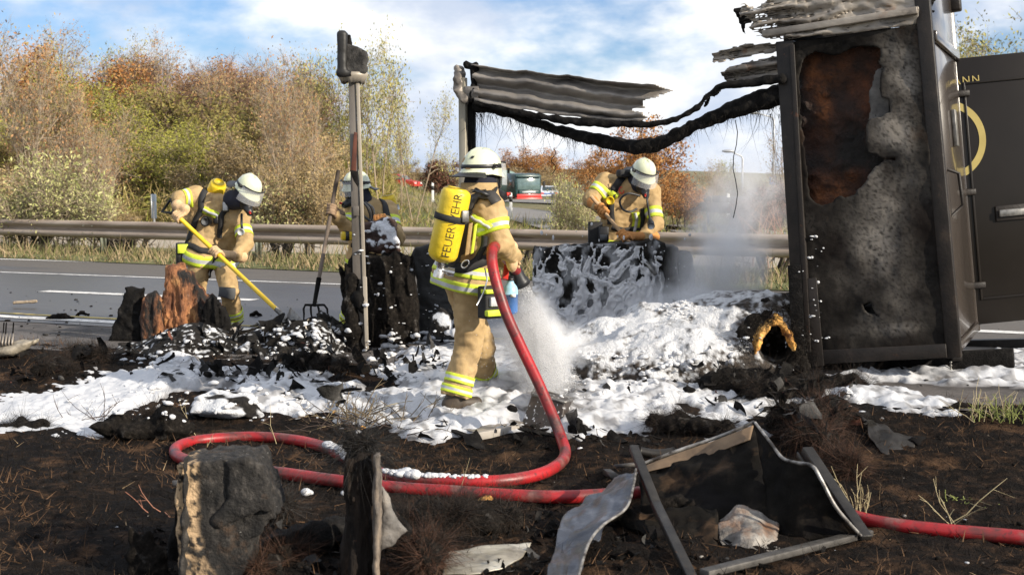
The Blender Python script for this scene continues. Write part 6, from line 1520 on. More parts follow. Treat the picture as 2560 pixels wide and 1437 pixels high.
def helmet(par, c, fwd, up, s=.94, hanging=None, sticker=False):
    A = basis(fwd, up); T = lambda p: c + A @ (np.asarray(p, float) * s)
    h = thing('helmet', c, None, None); h.parent = par; h.location = c - wpos(par)
    m = MB(); n = 40; a = np.linspace(0, 2 * np.pi, n, endpoint=False); rows = []
    for r, z in ((.004, .158), (.05, .152), (.085, .132), (.112, .098), (.126, .055), (.13, .02), (.132, .004), (.140, -.010), (.1455, -.018)):
        rows.append([T([r * math.cos(t) * .93, r * math.sin(t) * 1.14 + (.012 if z < 0 else 0) * math.sin(t), z + (.010 * max(0, 1 - abs(math.cos(t)) * 6) if z > .02 else 0) - (.018 * abs(math.sin(t)) if z < 0 else 0)]) for t in a])
    m.grid(rows, cv=True); build('shell', m, m_helm, h, smooth=True, solid=.004)
    m = MB(); m.grid([[T([r * math.cos(t) * .94, r * math.sin(t) * 1.15, z + .012 * math.sin(t)]) for t in a] for r, z in ((.131, .052), (.1355, .046), (.1355, .03), (.131, .024))], cv=True); build('rubber_band', m, m_blackr, h, smooth=True)
    m = MB(); b = np.linspace(R(200), R(340), 18)
    m.grid([[T([r * math.cos(t) * .95, r * math.sin(t) * 1.1, z]) for t in b] for r, z in ((.14, -.012), (.165, -.03), (.195, -.045), (.215, -.046))]); build('neck_guard', m, m_blackr, h, smooth=True, solid=.006)
    m = MB(); b = np.linspace(R(18), R(162), 22)
    m.grid([[T([r * math.cos(t), r * math.sin(t) * 1.05 + .02, z]) for t in b] for r, z in ((.142, .07), (.152, .02), (.16, -.04), (.162, -.085))]); build('visor', m, m_visor, h, smooth=True)
    m = MB(); m.tube([T([.142 * math.cos(t), .142 * math.sin(t) * 1.05 + .022, .072]) for t in b], .005, 6); build('visor_frame', m, m_blackr, h, smooth=True)
    for sx in (-1, 1): build('visor_knob', MB().lathe(T([sx * .126, .02, .04]), T([sx * .15, .02, .04]), [(0, .018), (1, .014)], 12), m_blackr, h)
    if sticker:
        for q, w_, hh_, mt in (([-.06, -.115, .085], .05, .02, m_brownf), ([-.03, -.13, .068], .03, .03, m_brownf), ([.05, -.115, .09], .022, .02, m_blackr), ([-.02, -.143, .018], .03, .018, m_navyf), ([.045, -.142, .012], .04, .008, m_brownf)):
            p = T(q); nn_ = nrm(A @ np.array([q[0] * 1.2, q[1], q[2] * .6])); x, y, _ = frame(nn_, A[:, 2])
            build('sticker', MB().add([p + nn_ * .006 + x * w_ * i + y * hh_ * j + (x * hh_ * .5 * j) for i, j in ((-.5, -.5), (.5, -.5), (.5, .5), (-.5, .5))], [[0, 1, 2, 3]]), mt, h)
    return h, T
def glove(par, C, sh, wr, mat, r=.018, s=1.0, open_=.0):
    C, wr = np.asarray(C, float), np.asarray(wr, float); sh = nrm(sh)
    w = wr - C; w = nrm(w - sh * (w @ sh)); v = np.cross(sh, w)
    segs = []
    Rr = r + .016 * s
    for i in range(4):
        o = C + sh * (i - 1.5) * .0245 * s; ln = (210, 240, 230, 190)[i]
        th = np.linspace(35, 35 + ln * (1 - open_), 5)
        pts = [o + w * .055 * s + v * .008] + [o + (w * math.cos(R(t)) + v * math.sin(R(t))) * Rr for t in th]
        rad = np.array([.0145, .014, .013, .0125, .012, .0105]) * s
        segs += [(pts[k], pts[k + 1], rad[k], rad[k + 1]) for k in range(5)]
    o = C + sh * -.052 * s
    pts = [C + w * .07 * s + sh * -.03 * s] + [o + (w * math.cos(R(t)) + v * math.sin(R(t))) * Rr for t in (-25, -75, -125)]
    segs += [(pts[k], pts[k + 1], (.018, .016, .0145, .013)[k] * s, (.016, .0145, .013, .011)[k] * s) for k in range(3)]
    pc = C + w * (Rr + .038 * s)
    A = np.stack([sh, v, w], 1)
    def f(P):
        d = sd_ell(P, pc, (.05 * s, .026 * s, .052 * s), A)
        d = smin(d, sd_cap(P, pc + w * .02 * s, wr, .034 * s, .04 * s), .02)
        d = smin(d, sd_cap(P, wr, wr + (wr - pc) * .45, .044 * s, .05 * s), .012)
        fd = np.full(len(P), 9.)
        for a, b, ra_, rb_ in segs: fd = np.minimum(fd, sd_cap(P, a, b, ra_, rb_))
        return smin(d, fd, .008)
    al = np.array([q for sg in segs for q in sg[:2]] + [wr, wr + (wr - pc) * .5])
    return netmesh('glove', f, al.min(0) - .07, al.max(0) + .07, .0065, mat, par)[0]
class Person:
    def __init__(s, label, J, Y, h=.012, scale=1.0, hem=None, seed=1, group='firefighters in tan turnout gear'):
        s.J = {k: (at(v[0], v[1], Y + (v[2] if len(v) > 2 else 0)) if not isinstance(v, np.ndarray) else v) for k, v in J.items()}
        J = s.J; k = scale; s.k = k; s.h = h
        base = (J['anL'] + J['anR']) / 2; base = np.array([base[0], base[1], min(J['anL'][2], J['anR'][2]) - .1])
        s.root = thing('person', base, label, 'person', group)
        mid = (J['shL'] + J['shR']) / 2
        s.ax0, s.ax1 = J['pelvis'], mid
        up = nrm(mid - J['pelvis'])
        s.up = up
        across = nrm(J['shR'] - J['shL']); s.front = nrm(np.cross(up, across))       # forward if shR is his right
        hemc = J['pelvis'] - up * .12 * k if hem is None else hem
        def f(P):
            d = sd_cap(P, J['pelvis'], mid - up * .06, .15 * k, .15 * k)
            d = smin(d, sd_cap(P, J['hipL'] + up * .06, J['shL'] - up * .1 + (mid - J['shL']) * .3, .13 * k, .125 * k), .07)
            d = smin(d, sd_cap(P, J['hipR'] + up * .06, J['shR'] - up * .1 + (mid - J['shR']) * .3, .13 * k, .125 * k), .07)
            d = smin(d, sd_cap(P, J['shL'], J['shR'], .085 * k, .085 * k), .08)
            for a in 'LR':
                d = smin(d, sd_cap(P, J['sh' + a], J['el' + a], .088 * k, .072 * k), .05)
                d = smin(d, sd_cap(P, J['el' + a], J['wr' + a], .073 * k, .058 * k), .025)
            d = smin(d, sd_cap(P, mid, J['neck'], .085 * k, .08 * k), .05)
            sk = sd_cap(P, J['hipL'] - up * .02, J['hipR'] - up * .02, .165 * k, .165 * k)
            sk = smin(sk, smin(sd_cap(P, J['hipL'], J['hipL'] - up * .2, .15 * k, .165 * k), sd_cap(P, J['hipR'], J['hipR'] - up * .2, .15 * k, .165 * k), .08), .08)
            d = smin(d, sk, .06)
            wr_ = .011 * fbm(P * [1, 1, .55], 9, 3, seed) - .014 * np.abs(pn(P * [1, 1, 1.9], 7, seed + 9)) - .011 * np.abs(pn(P * [1, 1, 1.5], 16, seed + 19)) + .006
            d = np.maximum(d + wr_, (hemc - P) @ up)
            lg = np.full(len(P), 9.)
            for a in 'LR':
                lg = np.minimum(lg, smin(sd_cap(P, J['hip' + a], J['kn' + a], .118 * k, .092 * k), np.maximum(sd_cap(P, J['kn' + a], J['an' + a], .09 * k, .098 * k), (J['an' + a] - P) @ nrm(J['kn' + a] - J['an' + a])), .02))
            lg = lg + .010 * fbm(P * [1, 1, .5], 8, 3, seed + 3) - .016 * np.abs(pn(P * [1, 1, 1.7], 7, seed + 5)) - .012 * np.abs(pn(P * [1, 1, 1.3], 15, seed + 15)) + .007
            d = np.minimum(d, lg)
            d = smin(d, sd_ell(P, J['head'], (.085 * k, .1 * k, .115 * k)), .02)
            return d
        allp = np.array([v for kk, v in J.items()])
        s.body, s.V, s.Q = netmesh('body', f, allp.min(0) - .26, allp.max(0) + .26, h, m_suit, s.root)
        s.bvh = BVHTree.FromPolygons([Vector(v) for v in s.V], [tuple(int(i) for i in q) for q in s.Q])
        for a in 'LR':
            an, toe = J['an' + a], J['toe' + a]; dr = nrm((toe - an) * [1, 1, 0])
            def fb(P, an=an, toe=toe, dr=dr):
                d = smin(sd_cap(P, an + Z * .02, an - Z * .05, .062 * k, .058 * k), sd_cap(P, an - Z * .055 - dr * .05, an - Z * .058 + dr * .15 * k, .045 * k, .042 * k), .03)
                return np.maximum(d, (an[2] - .1) - P[:, 2])
            netmesh('boot', fb, np.minimum(an, toe) - .2, np.maximum(an, toe) + .2, .011, m_boot, s.root)
    def band(s, a, b, t0, t1, name='reflective_band', w=(.3, .7), n=34, off=.006, maxr=.4, mats=None):
        a, b = np.asarray(a, float), np.asarray(b, float); x, y, d = frame(b - a); L = np.linalg.norm(b - a)
        ts = np.array([t0, t0 + (t1 - t0) * w[0], t0 + (t1 - t0) * w[0] + 1e-4, t0 + (t1 - t0) * w[1], t0 + (t1 - t0) * w[1] + 1e-4, t1])
        rows = []
        for t in np.linspace(t0, t1, 7):
            c = a + d * L * t; row = []
            for g in np.linspace(0, 2 * np.pi, n, endpoint=False):
                v = x * math.cos(g) + y * math.sin(g)
                h = s.bvh.ray_cast(Vector(c), Vector(v), maxr)
                row.append((h[3] if h[0] else .1))
            rows.append(row)
        rr = np.array(rows); rr = np.minimum(rr, np.median(rr, 1)[:, None] * 1.75)
        for _ in range(2): rr = (np.roll(rr, 1, 1) + rr * 2 + np.roll(rr, -1, 1)) / 4
        g = np.linspace(0, 2 * np.pi, n, endpoint=False)
        Pg = np.array([[a + d * L * t + (x * math.cos(q) + y * math.sin(q)) * (rr[i, j] + off) for j, q in enumerate(g)] for i, t in enumerate(np.linspace(t0, t1, 7))])
        m = MB(); mi = np.repeat(np.array([0, 0, 1, 1, 0, 0]), n); m.grid(Pg, cv=True, mi=mi)
        return build(name, m, mats or [m_hi, m_silver], s.root, smooth=True, solid=.003)
    def strap(s, pts, w, mat, name='strap', off=.008, th=.006):
        P = np.array(pts, float); t = np.linspace(0, len(P) - 1, 9 * (len(P) - 1) + 1); kk = np.arange(len(P))
        C = np.stack([np.interp(t, kk, P[:, i]) for i in range(3)], 1); rows = []
        D = np.gradient(C, axis=0)
        prev = None
        Q = []
        for c in C:
            h = s.bvh.find_nearest(Vector(c)); Q.append((np.array(h[0]) + np.array(h[1]) * off, np.array(h[1])))
        C2 = np.array([q[0] for q in Q]); N2 = np.array([q[1] for q in Q])
        for _ in range(2): C2[1:-1] = (C2[:-2] + 2 * C2[1:-1] + C2[2:]) / 4; N2[1:-1] = (N2[:-2] + 2 * N2[1:-1] + N2[2:]) / 4
        D = np.gradient(C2, axis=0)
        m = MB()
        for i in range(len(C2)):
            sd_ = nrm(np.cross(D[i], N2[i])); rows.append([C2[i] - sd_ * w / 2 - N2[i] * .002, C2[i] - sd_ * w / 2 + N2[i] * th, C2[i] + sd_ * w / 2 + N2[i] * th, C2[i] + sd_ * w / 2 - N2[i] * .002])
        m.grid(rows, cv=True)
        return build(name, m, mat, s.root)
    def hit(s, px, py, off=0.0):
        d = ray(px, py); d = d / np.linalg.norm(d)
        h = s.bvh.ray_cast(Vector((0, 0, CAMZ)), Vector(d))
        return None if h[0] is None else np.array(h[0]) + d * -off
    def on(s, px, py, off=0.0):
        p = s.hit(px, py, off)
        if p is None: p = s.hit(px + (4 if px < 1280 + FPX * s.ax1[0] / s.ax1[1] else -4) * 2, py, off)
        return p if p is not None else s.ax1 + s.front * .2
    def pstrap(s, pts, w, mat, name='strap', off=.008, th=.006):
        q = [s.hit(*p) for p in pts]; q = [p for p in q if p is not None]
        if len(q) > 1: return s.strap(q, w, mat, name, off, th)
    def mask(s, c, fwd, up):
        A = basis(fwd, up); T = lambda p: c + A @ np.asarray(p, float); k = s.k
        def f(P):
            d = sd_ell(P, T([0, .045, -.02]), (.085 * k, .085 * k, .115 * k), A)
            d = smin(d, sd_cap(P, T([0, .11, -.085]), T([0, .15, -.095]), .045, .035), .02)
            return d
        netmesh('breathing_mask', f, c - .26, c + .26, .009, m_blackr, s.root)
        m = MB(); b = np.linspace(-1.15, 1.15, 14)
        m.grid([[T([.082 * math.sin(t), .05 + .088 * math.cos(t), z]) for t in b] for z in (-.045, -.02, .01, .035)]); build('mask_lens', m, m_glass, s.root, smooth=True)
        build('regulator', MB().lathe(T([0, .135, -.095]), T([0, .2, -.105]), [(0, .032), (.7, .034), (.75, .026), (1, .022)], 14), m_blackr, s.root)
        build('regulator_button', MB().lathe(T([.02, .19, -.085]), T([.03, .215, -.08]), [(0, .012), (1, .01)], 10), m_red, s.root)
        def fh(P):
            return np.maximum(smin(sd_ell(P, c + A @ np.array([0, -.01, -.02]), (.1, .118, .13), A), sd_cap(P, c - A[:, 2] * .06, s.J['neck'], .09, .1), .03), -((P - T([0, .075, 0])) @ -A[:, 1]) * 1.0)
        netmesh('hood', fh, np.minimum(c, s.J['neck']) - .2, np.maximum(c, s.J['neck']) + .2, .011, m_navy, s.root)
        return T
    def cyl(s, p0, p1, r, strap_t=(.42,), text=None, side=None):
        p0, p1 = np.asarray(p0, float), np.asarray(p1, float)
        cy = build('air_cylinder', MB().lathe(p0, p1, [(0, .03), (.02, r * .62), (.06, r * .88), (.11, r * .98), (.5, r), (.86, r), (.93, r * .97), (.97, r * .86), (1, r * .6)], 36), m_yel, s.root, smooth=True)
        d = nrm(p1 - p0); L = np.linalg.norm(p1 - p0)
        for t in strap_t:
            c = p0 + d * L * t; build('cylinder_strap', MB().lathe(c - d * .021, c + d * .021, [(0, r + .004), (.08, r + .009), (.92, r + .009), (1, r + .004)], 36), m_strap, s.root, smooth=False)
        return cy
    def limb(s, a): return s.J[a]
    def tubes(s, pts, r, mat=m_blackr, name='air_hose'):
        return build(name, ptube(pts, [r])[0], mat, s.root, smooth=True)
def wrap_text(name, txt, size, p0, p1, r, refdir, t_mid, mat, parent, sp=1.0):
    """letters running along a cylinder and bent round it"""
    cu = bpy.data.curves.new(name, 'FONT'); cu.body = txt; cu.size = size; cu.align_x = 'CENTER'; cu.align_y = 'CENTER'; cu.space_character = sp; cu.offset = -.001; cu.resolution_u = 2
    tmp = bpy.data.objects.new(name, cu); COL.objects.link(tmp)
    me = bpy.data.meshes.new_from_object(tmp.evaluated_get(bpy.context.evaluated_depsgraph_get())); bpy.data.objects.remove(tmp)
    bm = bmesh.new(); bm.from_mesh(me)
    for _ in range(2):
        bmesh.ops.subdivide_edges(bm, edges=[e for e in bm.edges if abs(e.verts[0].co.y - e.verts[1].co.y) > .02], cuts=2); bmesh.ops.triangulate(bm, faces=bm.faces)
    d = nrm(p1 - p0); L = np.linalg.norm(p1 - p0); x = nrm(refdir - d * np.dot(refdir, d)); y = np.cross(d, x)
    V = []
    for v in bm.verts:
        a = -v.co.y / r                                   # text up turns round the cylinder
        V.append(p0 + d * (L * t_mid + v.co.x) + r * 1.012 * (x * math.cos(a) + y * math.sin(a)))
    Fq = [[v.index for v in f.verts] for f in bm.faces]
    bm.verts.index_update(); tri = np.array([f[::-1] for f in Fq if len(f) == 3])
    m = MB(); m.add(V, tri); bm.free()
    return build(name, m, mat, parent)

# ---- leftmost, bending over the shovel
Y1 = 13.0
A1p = Person('bending firefighter in tan gear pushing a yellow shovel behind the orange stump', dict(pelvis=(525, 622, .12), hipR=(500, 640, .02), hipL=(556, 632, .14), shR=(490, 490, .02), shL=(600, 540, -.02), neck=(583, 500, -.12), head=(614, 486, -.22),
    elR=(446, 498, -.1), wrR=(449, 528, -.22), elL=(614, 610, -.2), wrL=(590, 640, -.4), knR=(488, 735, -.1), knL=(574, 728, -.16), anR=(468, 800, .05), anL=(583, 798, .02), toeR=(440, 815, -.15), toeL=(600, 815, -.2)), Y1, .0125, 1.0, seed=3)
hc = A1p.J['head']
fw, upv = np.array([.62, -.62, -.55]), np.array([.50, -.28, .80])
T1 = A1p.mask(hc, fw, upv)
helmet(A1p.root, hc + basis(fw, upv) @ np.array([0, .0, .055]), fw, upv)
J = A1p.J
A1p.band(J['shR'], J['elR'], .42, .78); A1p.band(J['shL'], J['elL'], .45, .75)
A1p.band(J['pelvis'] - A1p.up * .13, J['pelvis'] + A1p.up * .1, .1, .62, w=(.28, .72), n=48); A1p.band(J['knL'], J['anL'], .62, .78); A1p.band(J['knL'], J['anL'], .84, .97, w=(.4, .6))
A1p.band(J['knR'], J['anR'], .65, .85)
fr = A1p.front
A1p.strap([J['shR'] + (J['shL'] - J['shR']) * .18 + A1p.up * .1, J['shR'] + (J['shL'] - J['shR']) * .22 + fr * .2, J['pelvis'] + A1p.up * .2 + fr * .2 + (J['shR'] - J['shL']) * .3, J['hipR'] + A1p.up * .1 + (J['shR'] - J['shL']) * .2], .06, m_strap)
A1p.strap([J['shL'] + (J['shR'] - J['shL']) * .2 + A1p.up * .1, J['shL'] + (J['shR'] - J['shL']) * .25 + fr * .2, J['hipL'] + A1p.up * .2 + fr * .2], .05, m_strap)
A1p.strap([J['hipR'] + A1p.up * .05 + (J['shR'] - J['shL']) * .3, J['pelvis'] + A1p.up * .05 + fr * .25, J['hipL'] + A1p.up * .05 + (J['shL'] - J['shR']) * .3], .06, m_strap, 'hip_belt')
A1p.pstrap([(510, 524), (528, 532), (546, 540)], .07, m_hi, 'chest_stripe'); A1p.pstrap([(510, 524), (528, 532), (546, 540)], .025, m_silver, 'chest_stripe', off=.016)
A1p.strap([J['knL'] + [0, -.2, .1], J['knL'] + [0, -.2, -.14]], .16, m_grey, 'knee_patch', off=.004)
def pocket(p, par, size, mat, name='pouch', A=None): return build(name, MB().box(p, size, A), mat, par, bevel=.012)
q = A1p.on(564, 516, .015); pocket(q, A1p.root, (.06, .035, .1), m_grey, 'radio'); build('radio_face', MB().box(q + [0, -.02, 0], (.045, .01, .08)), m_silver, A1p.root, bevel=.004)
q = A1p.on(522, 553); build('torch', MB().lathe(q + [0, .03, 0], q + [-.02, -.07, 0], [(0, .035), (.6, .04), (.62, .05), (1, .05)], 16), m_blackr, A1p.root); build('torch_lens', MB().lathe(q + [-.02, -.071, 0], q + [-.02, -.076, 0], [(0, .04), (1, .036)], 16), m_grey, A1p.root)
pocket(A1p.on(540, 551, .01), A1p.root, (.05, .03, .07), m_blackr, 'gauge')
q = A1p.on(604, 580, .04); A1p.tubes([(604, 535, q[1] + .05), (604, 560, q[1] - .02), (606, 582, q[1])], .012); build('pressure_gauge', MB().lathe(q, q + [0, -.05, 0], [(0, .03), (.5, .036), (1, .03)], 16), m_silver, A1p.root)
A1p.cyl(at(505, 560, 13.35), at(548, 455, 13.05), .085, (.75,)); A1p.strap([J['hipL'] + fr * .2 + A1p.up * .05, J['hipL'] + fr * .22 - A1p.up * .2], .05, m_strap, 'hanging_strap')
pocket(at(452, 640, 12.95), A1p.root, (.09, .08, .26), m_strap, 'pouch', rotz(.3)); build('pouch_stripe', MB().box(at(457, 622, 12.9), (.1, .03, .09), rotz(.3)), m_hi, A1p.root, bevel=.005)
# yellow shovel
m_shaft = pm('yellow_fibreglass', [(.3, (.72, .47, .012)), (.7, (.82, .57, .03))], scale=5, rough=.4, spots=[((.25, .15, .05), 4, .62, .8)])
h0, h1 = at(434, 531, 12.78), at(710, 791, 11.75)
sv = thing('shovel', h1, 'long yellow handled shovel with black D grip in the leftmost hands', 'shovel')
build('shaft', MB().tube([h0, h1], .021, 12), m_shaft, sv, smooth=True)
dd = nrm(h1 - h0); px_ = nrm(np.cross(dd, [0, 1, 0]))
e0 = h0 - dd * .13
build('d_grip', MB().tube([h0, h0 + px_ * .02 - dd * .02, e0 + px_ * .075, e0 - px_ * .075, h0 - px_ * .02 - dd * .02, h0], .0145, 8), m_blackr, sv, smooth=True)
build('grip_socket', MB().tube([h0 - dd * .01, h0 + dd * .12], .026, 10), m_blackr, sv, smooth=True)
m = MB(); b_ = nrm(np.cross(dd, px_)); m.grid([[h1 + dd * (.02 + .22 * t) + px_ * (w_ * (.11 - .02 * t * t)) + b_ * (.03 * w_ * w_) for w_ in (-1, -.5, 0, .5, 1)] for t in (0, .3, .6, .85, 1)]); build('blade', m, m_metal, sv, smooth=True, solid=.004)
build('ferrule', MB().tube([h1 - dd * .12, h1 + dd * .05], .024, 10), m_metal, sv, smooth=True)
c = h0 + dd * (np.dot(J['wrR'] - h0, dd) + .03); glove(A1p.root, h0 + dd * .09, dd, J['wrR'] + [0, 0, .04], m_glovec, .021, 1.15)
tL = np.dot(J['wrL'] - h0, dd); glove(A1p.root, h0 + dd * (tL + .02), dd, J['wrL'], m_glovec, .021, 1.15)

# ---- second, behind the scorched post with the fork
Y2 = 12.75
B = Person('firefighter half hidden by the scorched post lifting a charred flap with a fork', dict(pelvis=(930, 640, .15), hipR=(908, 650, .1), hipL=(955, 650, .2), shR=(890, 525, -.06), shL=(968, 526, .12), neck=(905, 500, -.02), head=(893, 480, -.06),
    elR=(868, 572, -.2), wrR=(838, 535, -.32), elL=(992, 596, -.1), wrL=(968, 556, -.36), knR=(890, 735, -.05), knL=(955, 735, .05), anR=(872, 806, .1), anL=(950, 808, .25), toeR=(850, 820, -.1), toeL=(940, 822, .05)), Y2, .013, 1.0, seed=13)
fw, upv = np.array([-.62, -.75, -.12]), np.array([-.05, -.1, 1])
B.mask(B.J['head'], fw, upv); helmet(B.root, B.J['head'] + basis(fw, upv) @ np.array([0, 0, .055]), fw, upv)
J = B.J
B.band(J['shR'], J['elR'], .45, .8); B.band(J['shL'], J['elL'], .35, .65); B.band(J['knR'], J['anR'], .62, .8); B.band(J['knR'], J['anR'], .86, .98, w=(.4, .6)); B.band(J['pelvis'] - B.up * .13, J['pelvis'] + B.up * .1, .1, .62, n=44)
B.strap([J['shL'] + (J['shR'] - J['shL']) * .2 + B.up * .1, J['shL'] + (J['shR'] - J['shL']) * .25 + B.front * .2, J['hipL'] + B.up * .2 + B.front * .2], .07, m_strap)
for k in range(4): B.tubes([(905 + 3 * k, 505, 12.55), (918 + 5 * k, 520, 12.5), (925 + 3 * k, 545, 12.5), (918, 570, 12.5)], .007, m_metal if k % 2 else m_blackr)
B.tubes([(895, 525, 12.45), (915, 545, 12.4), (940, 562, 12.4)], .012)
B.cyl(at(985, 570, 13.15), at(968, 487, 13.05), .08, ())
build('cylinder_strap', MB().lathe(at(979, 528, 13.1), at(976, 514, 13.1), [(0, .084), (1, .084)], 30), m_silver, B.root)
pocket(at(866, 590, 12.45), B.root, (.1, .08, .08), m_yel, 'torch', rotz(.4)); build('torch_band', MB().box(at(866, 590, 12.44), (.03, .1, .09), rotz(.4)), m_blackr, B.root)
f0, f1 = at(846, 427, 12.55), at(785, 765, 11.95); fd = nrm(f1 - f0)
fk = thing('garden_fork', f1, 'four tined fork with dark wooden shaft stuck in the sooty mound', 'fork')
build('shaft', MB().tube([f0, f0 + (f1 - f0) * .85], [.02, .018], 10), pm('grimy_wood', [(.3, (.05, .038, .03)), (.7, (.16, .12, .09))], scale=5, rough=.8, stretch=(1, 1, .2)), fk, smooth=True)
build('socket', MB().tube([f0 + (f1 - f0) * .8, f1], [.024, .018], 10), m_char, fk, smooth=True)
for i, x in enumerate((759, 777, 797, 818)):
    q = [f1 - fd * .01, at(765 + (x - 765) * .8 + 3, 762, 11.93), at(x, 772, 11.9), at(x + 1, 785, 11.85), at(x + (0, 6, 12, 16)[i], 806, 11.78)]; build('tine', MB().tube(q, [.012, .011, .01, .009, .005], 7), m_char, fk, smooth=True)
glove(B.root, f0 + fd * np.dot(J['wrR'] - f0, fd), fd, J['wrR'] + [.03, .02, -.01], pm('soot_glove', [(.3, (.05, .03, .02)), (.7, (.3, .2, .12))], scale=9, rough=.8), .019, 1.15)
glove(B.root, at(950, 549, 11.95), nrm(np.array([1, 0, .1])), J['wrL'] + [0, -.15, -.02], m_gloveo, .02, 1.15)

# ---- centre, back to us, with the foam nozzle
Y3 = 8.75
Cc = Person('firefighter seen from behind with yellow air cylinder spraying foam', dict(pelvis=(1160, 676, .02), hipR=(1180, 690, -.06), hipL=(1146, 690, .1), shR=(1226, 522, -.15), shL=(1136, 520, .14), neck=(1198, 478, .02), head=(1206, 450, .04),
    elR=(1252, 612, -.2), wrR=(1284, 642, .05), elL=(1180, 625, .32), wrL=(1272, 655, .34), knR=(1172, 860, -.02), knL=(1204, 868, .38), anR=(1138, 988, -.08), anL=(1206, 950, .72), toeR=(1205, 1000, 0), toeL=(1240, 962, .9)), Y3, .0105, 1.0, seed=23)
J = Cc.J
fw, upv = np.array([.80, .58, -.05]), np.array([.04, 0, 1])
Cc.mask(J['head'], fw, upv); helmet(Cc.root, J['head'] + basis(fw, upv) @ np.array([0, -.01, .055]), fw, upv, .95, sticker=True)
Cc.band(J['shR'], J['elR'], .35, .66); Cc.band(J['shL'], J['elL'], .35, .66)
Cc.pstrap([(1180, 545), (1198, 553), (1216, 562), (1226, 572)], .055, m_hi, 'back_stripe'); Cc.pstrap([(1180, 545), (1198, 553), (1216, 562), (1226, 572)], .02, m_silver, 'back_stripe', off=.015)
Cc.band(J['pelvis'] - Cc.up * .15, J['pelvis'] + Cc.up * .12, .08, .38, n=56, w=(.3, .7)); Cc.band(J['pelvis'] - Cc.up * .15, J['pelvis'] + Cc.up * .12, .5, .78, n=56, w=(.3, .7))
for a in 'RL': Cc.band(J['kn' + a], J['an' + a], .60, .76, w=(.33, .66)); Cc.band(J['kn' + a], J['an' + a], .82, .97, w=(.35, .65))
# collar
m = MB(); A = basis([.8, .58, 0], Z); a_ = np.linspace(0, 2 * np.pi, 30, endpoint=False)
m.grid([[J['neck'] + A @ np.array([r * math.cos(t), r * math.sin(t) * 1.1, z]) for t in a_] for r, z in ((.13, -.05), (.118, -.01), (.112, .04), (.11, .055))], cv=True); build('collar', m, m_suit, Cc.root, smooth=True, solid=.008)
c0_, c1__ = at(1103, 655, 8.43), at(1143, 470, 8.40)
cy = Cc.cyl(c0_, c1__, .098, (.60,))
wrap_text('lettering', 'FEUERWEHR', .078, c0_, c1__, .098, nrm(np.array([.28, -1, 0])), .52, m_blackr, cy, .92)
build('strap_buckle', MB().box(at(1163, 541, 8.34), (.05, .02, .075), rotz(.5)), m_metal, Cc.root, bevel=.006)
vz_ = nrm(c0_ - c1__)
build('valve', MB().lathe(c0_ + vz_ * -.01, c0_ + vz_ * .1, [(0, .03), (.3, .03), (.35, .022), (.6, .022), (.65, .034), (1, .034)], 14), m_chrome, Cc.root, smooth=False)
build('valve_knob', MB().lathe(c0_ + vz_ * .05, c0_ + vz_ * .05 + np.array([.09, .02, -.02]), [(0, .018), (.5, .02), (.55, .028), (1, .028)], 12), m_chrome, Cc.root)
pl = [(1150, 500), (1175, 492), (1212, 520), (1200, 640), (1182, 690), (1140, 700), (1118, 660)]
P2 = [at(x, y, 8.56) for x, y in pl]
m = MB(); n_ = len(P2); bk = np.array([.1, -.05, 0]); m.add(P2 + [p + np.array([.03, .05, 0]) for p in P2], [[i, (i + 1) % n_, n_ + (i + 1) % n_, n_ + i] for i in range(n_)]); m.F.append(np.array([list(range(n_))[::-1]])); m.M.append(np.array([0]))
build('back_plate', m, flat('harness_grey', (.06, .055, .048), .6), Cc.root, bevel=.01)
build('harness_pad', MB().hexa([at(x, y, Y_) for x, y, Y_ in ((1162, 640, 8.45), (1172, 560, 8.45), (1162, 640, 8.5), (1172, 560, 8.5), (1172, 636, 8.45), (1182, 556, 8.45), (1172, 636, 8.5), (1182, 556, 8.5))]), m_suit, Cc.root, bevel=.003)
build('harness_pad', MB().hexa([at(x, y, Y_) for x, y, Y_ in ((1176, 636, 8.46), (1186, 562, 8.46), (1176, 636, 8.52), (1186, 562, 8.52), (1184, 632, 8.46), (1194, 558, 8.46), (1184, 632, 8.52), (1194, 558, 8.52))]), m_hi, Cc.root, bevel=.003)
build('harness_pad', MB().hexa([at(x, y, Y_) for x, y, Y_ in ((1084, 620, 8.6), (1090, 540, 8.6), (1084, 620, 8.66), (1090, 540, 8.66), (1098, 620, 8.56), (1104, 535, 8.56), (1098, 620, 8.62), (1104, 535, 8.62))]), m_hi, Cc.root, bevel=.003)
Cc.pstrap([(1172, 520), (1186, 502), (1206, 492), (1226, 492), (1240, 508)], .075, flat('strap_grey', (.045, .04, .036), .6), 'shoulder_strap', .012, .012)
Cc.pstrap([(1180, 486), (1200, 482), (1222, 494)], .03, m_blackr, 'shoulder_strap', .02, .015)
Cc.pstrap([(1212, 590), (1210, 615), (1192, 648), (1168, 672)], .04, m_strap, 'waist_strap'); Cc.pstrap([(1112, 668), (1160, 672), (1200, 655), (1222, 646)], .07, m_strap, 'hip_belt')
build('ring_buckle', MB().tube([at(1163 + 9 * math.cos(t) - 4 * math.sin(t), 660 + 10 * math.sin(t), 8.43) for t in np.linspace(0, 6.3, 13)], .005, 6), m_chrome, Cc.root)
pc = at(1226, 755, 8.5)
pocket(pc, Cc.root, (.14, .1, .21), m_strap, 'pouch', rotz(.6)); build('pouch_stripe', MB().box(at(1232, 782, 8.46), (.12, .07, .04), rotz(.6)), m_hi, Cc.root, bevel=.006); build('pouch_stripe', MB().box(at(1228, 728, 8.46), (.12, .07, .028), rotz(.6)), m_hi, Cc.root, bevel=.006); build('pouch_patch', MB().box(at(1236, 754, 8.45), (.07, .03, .06), rotz(.6)), m_silver, Cc.root, bevel=.004)
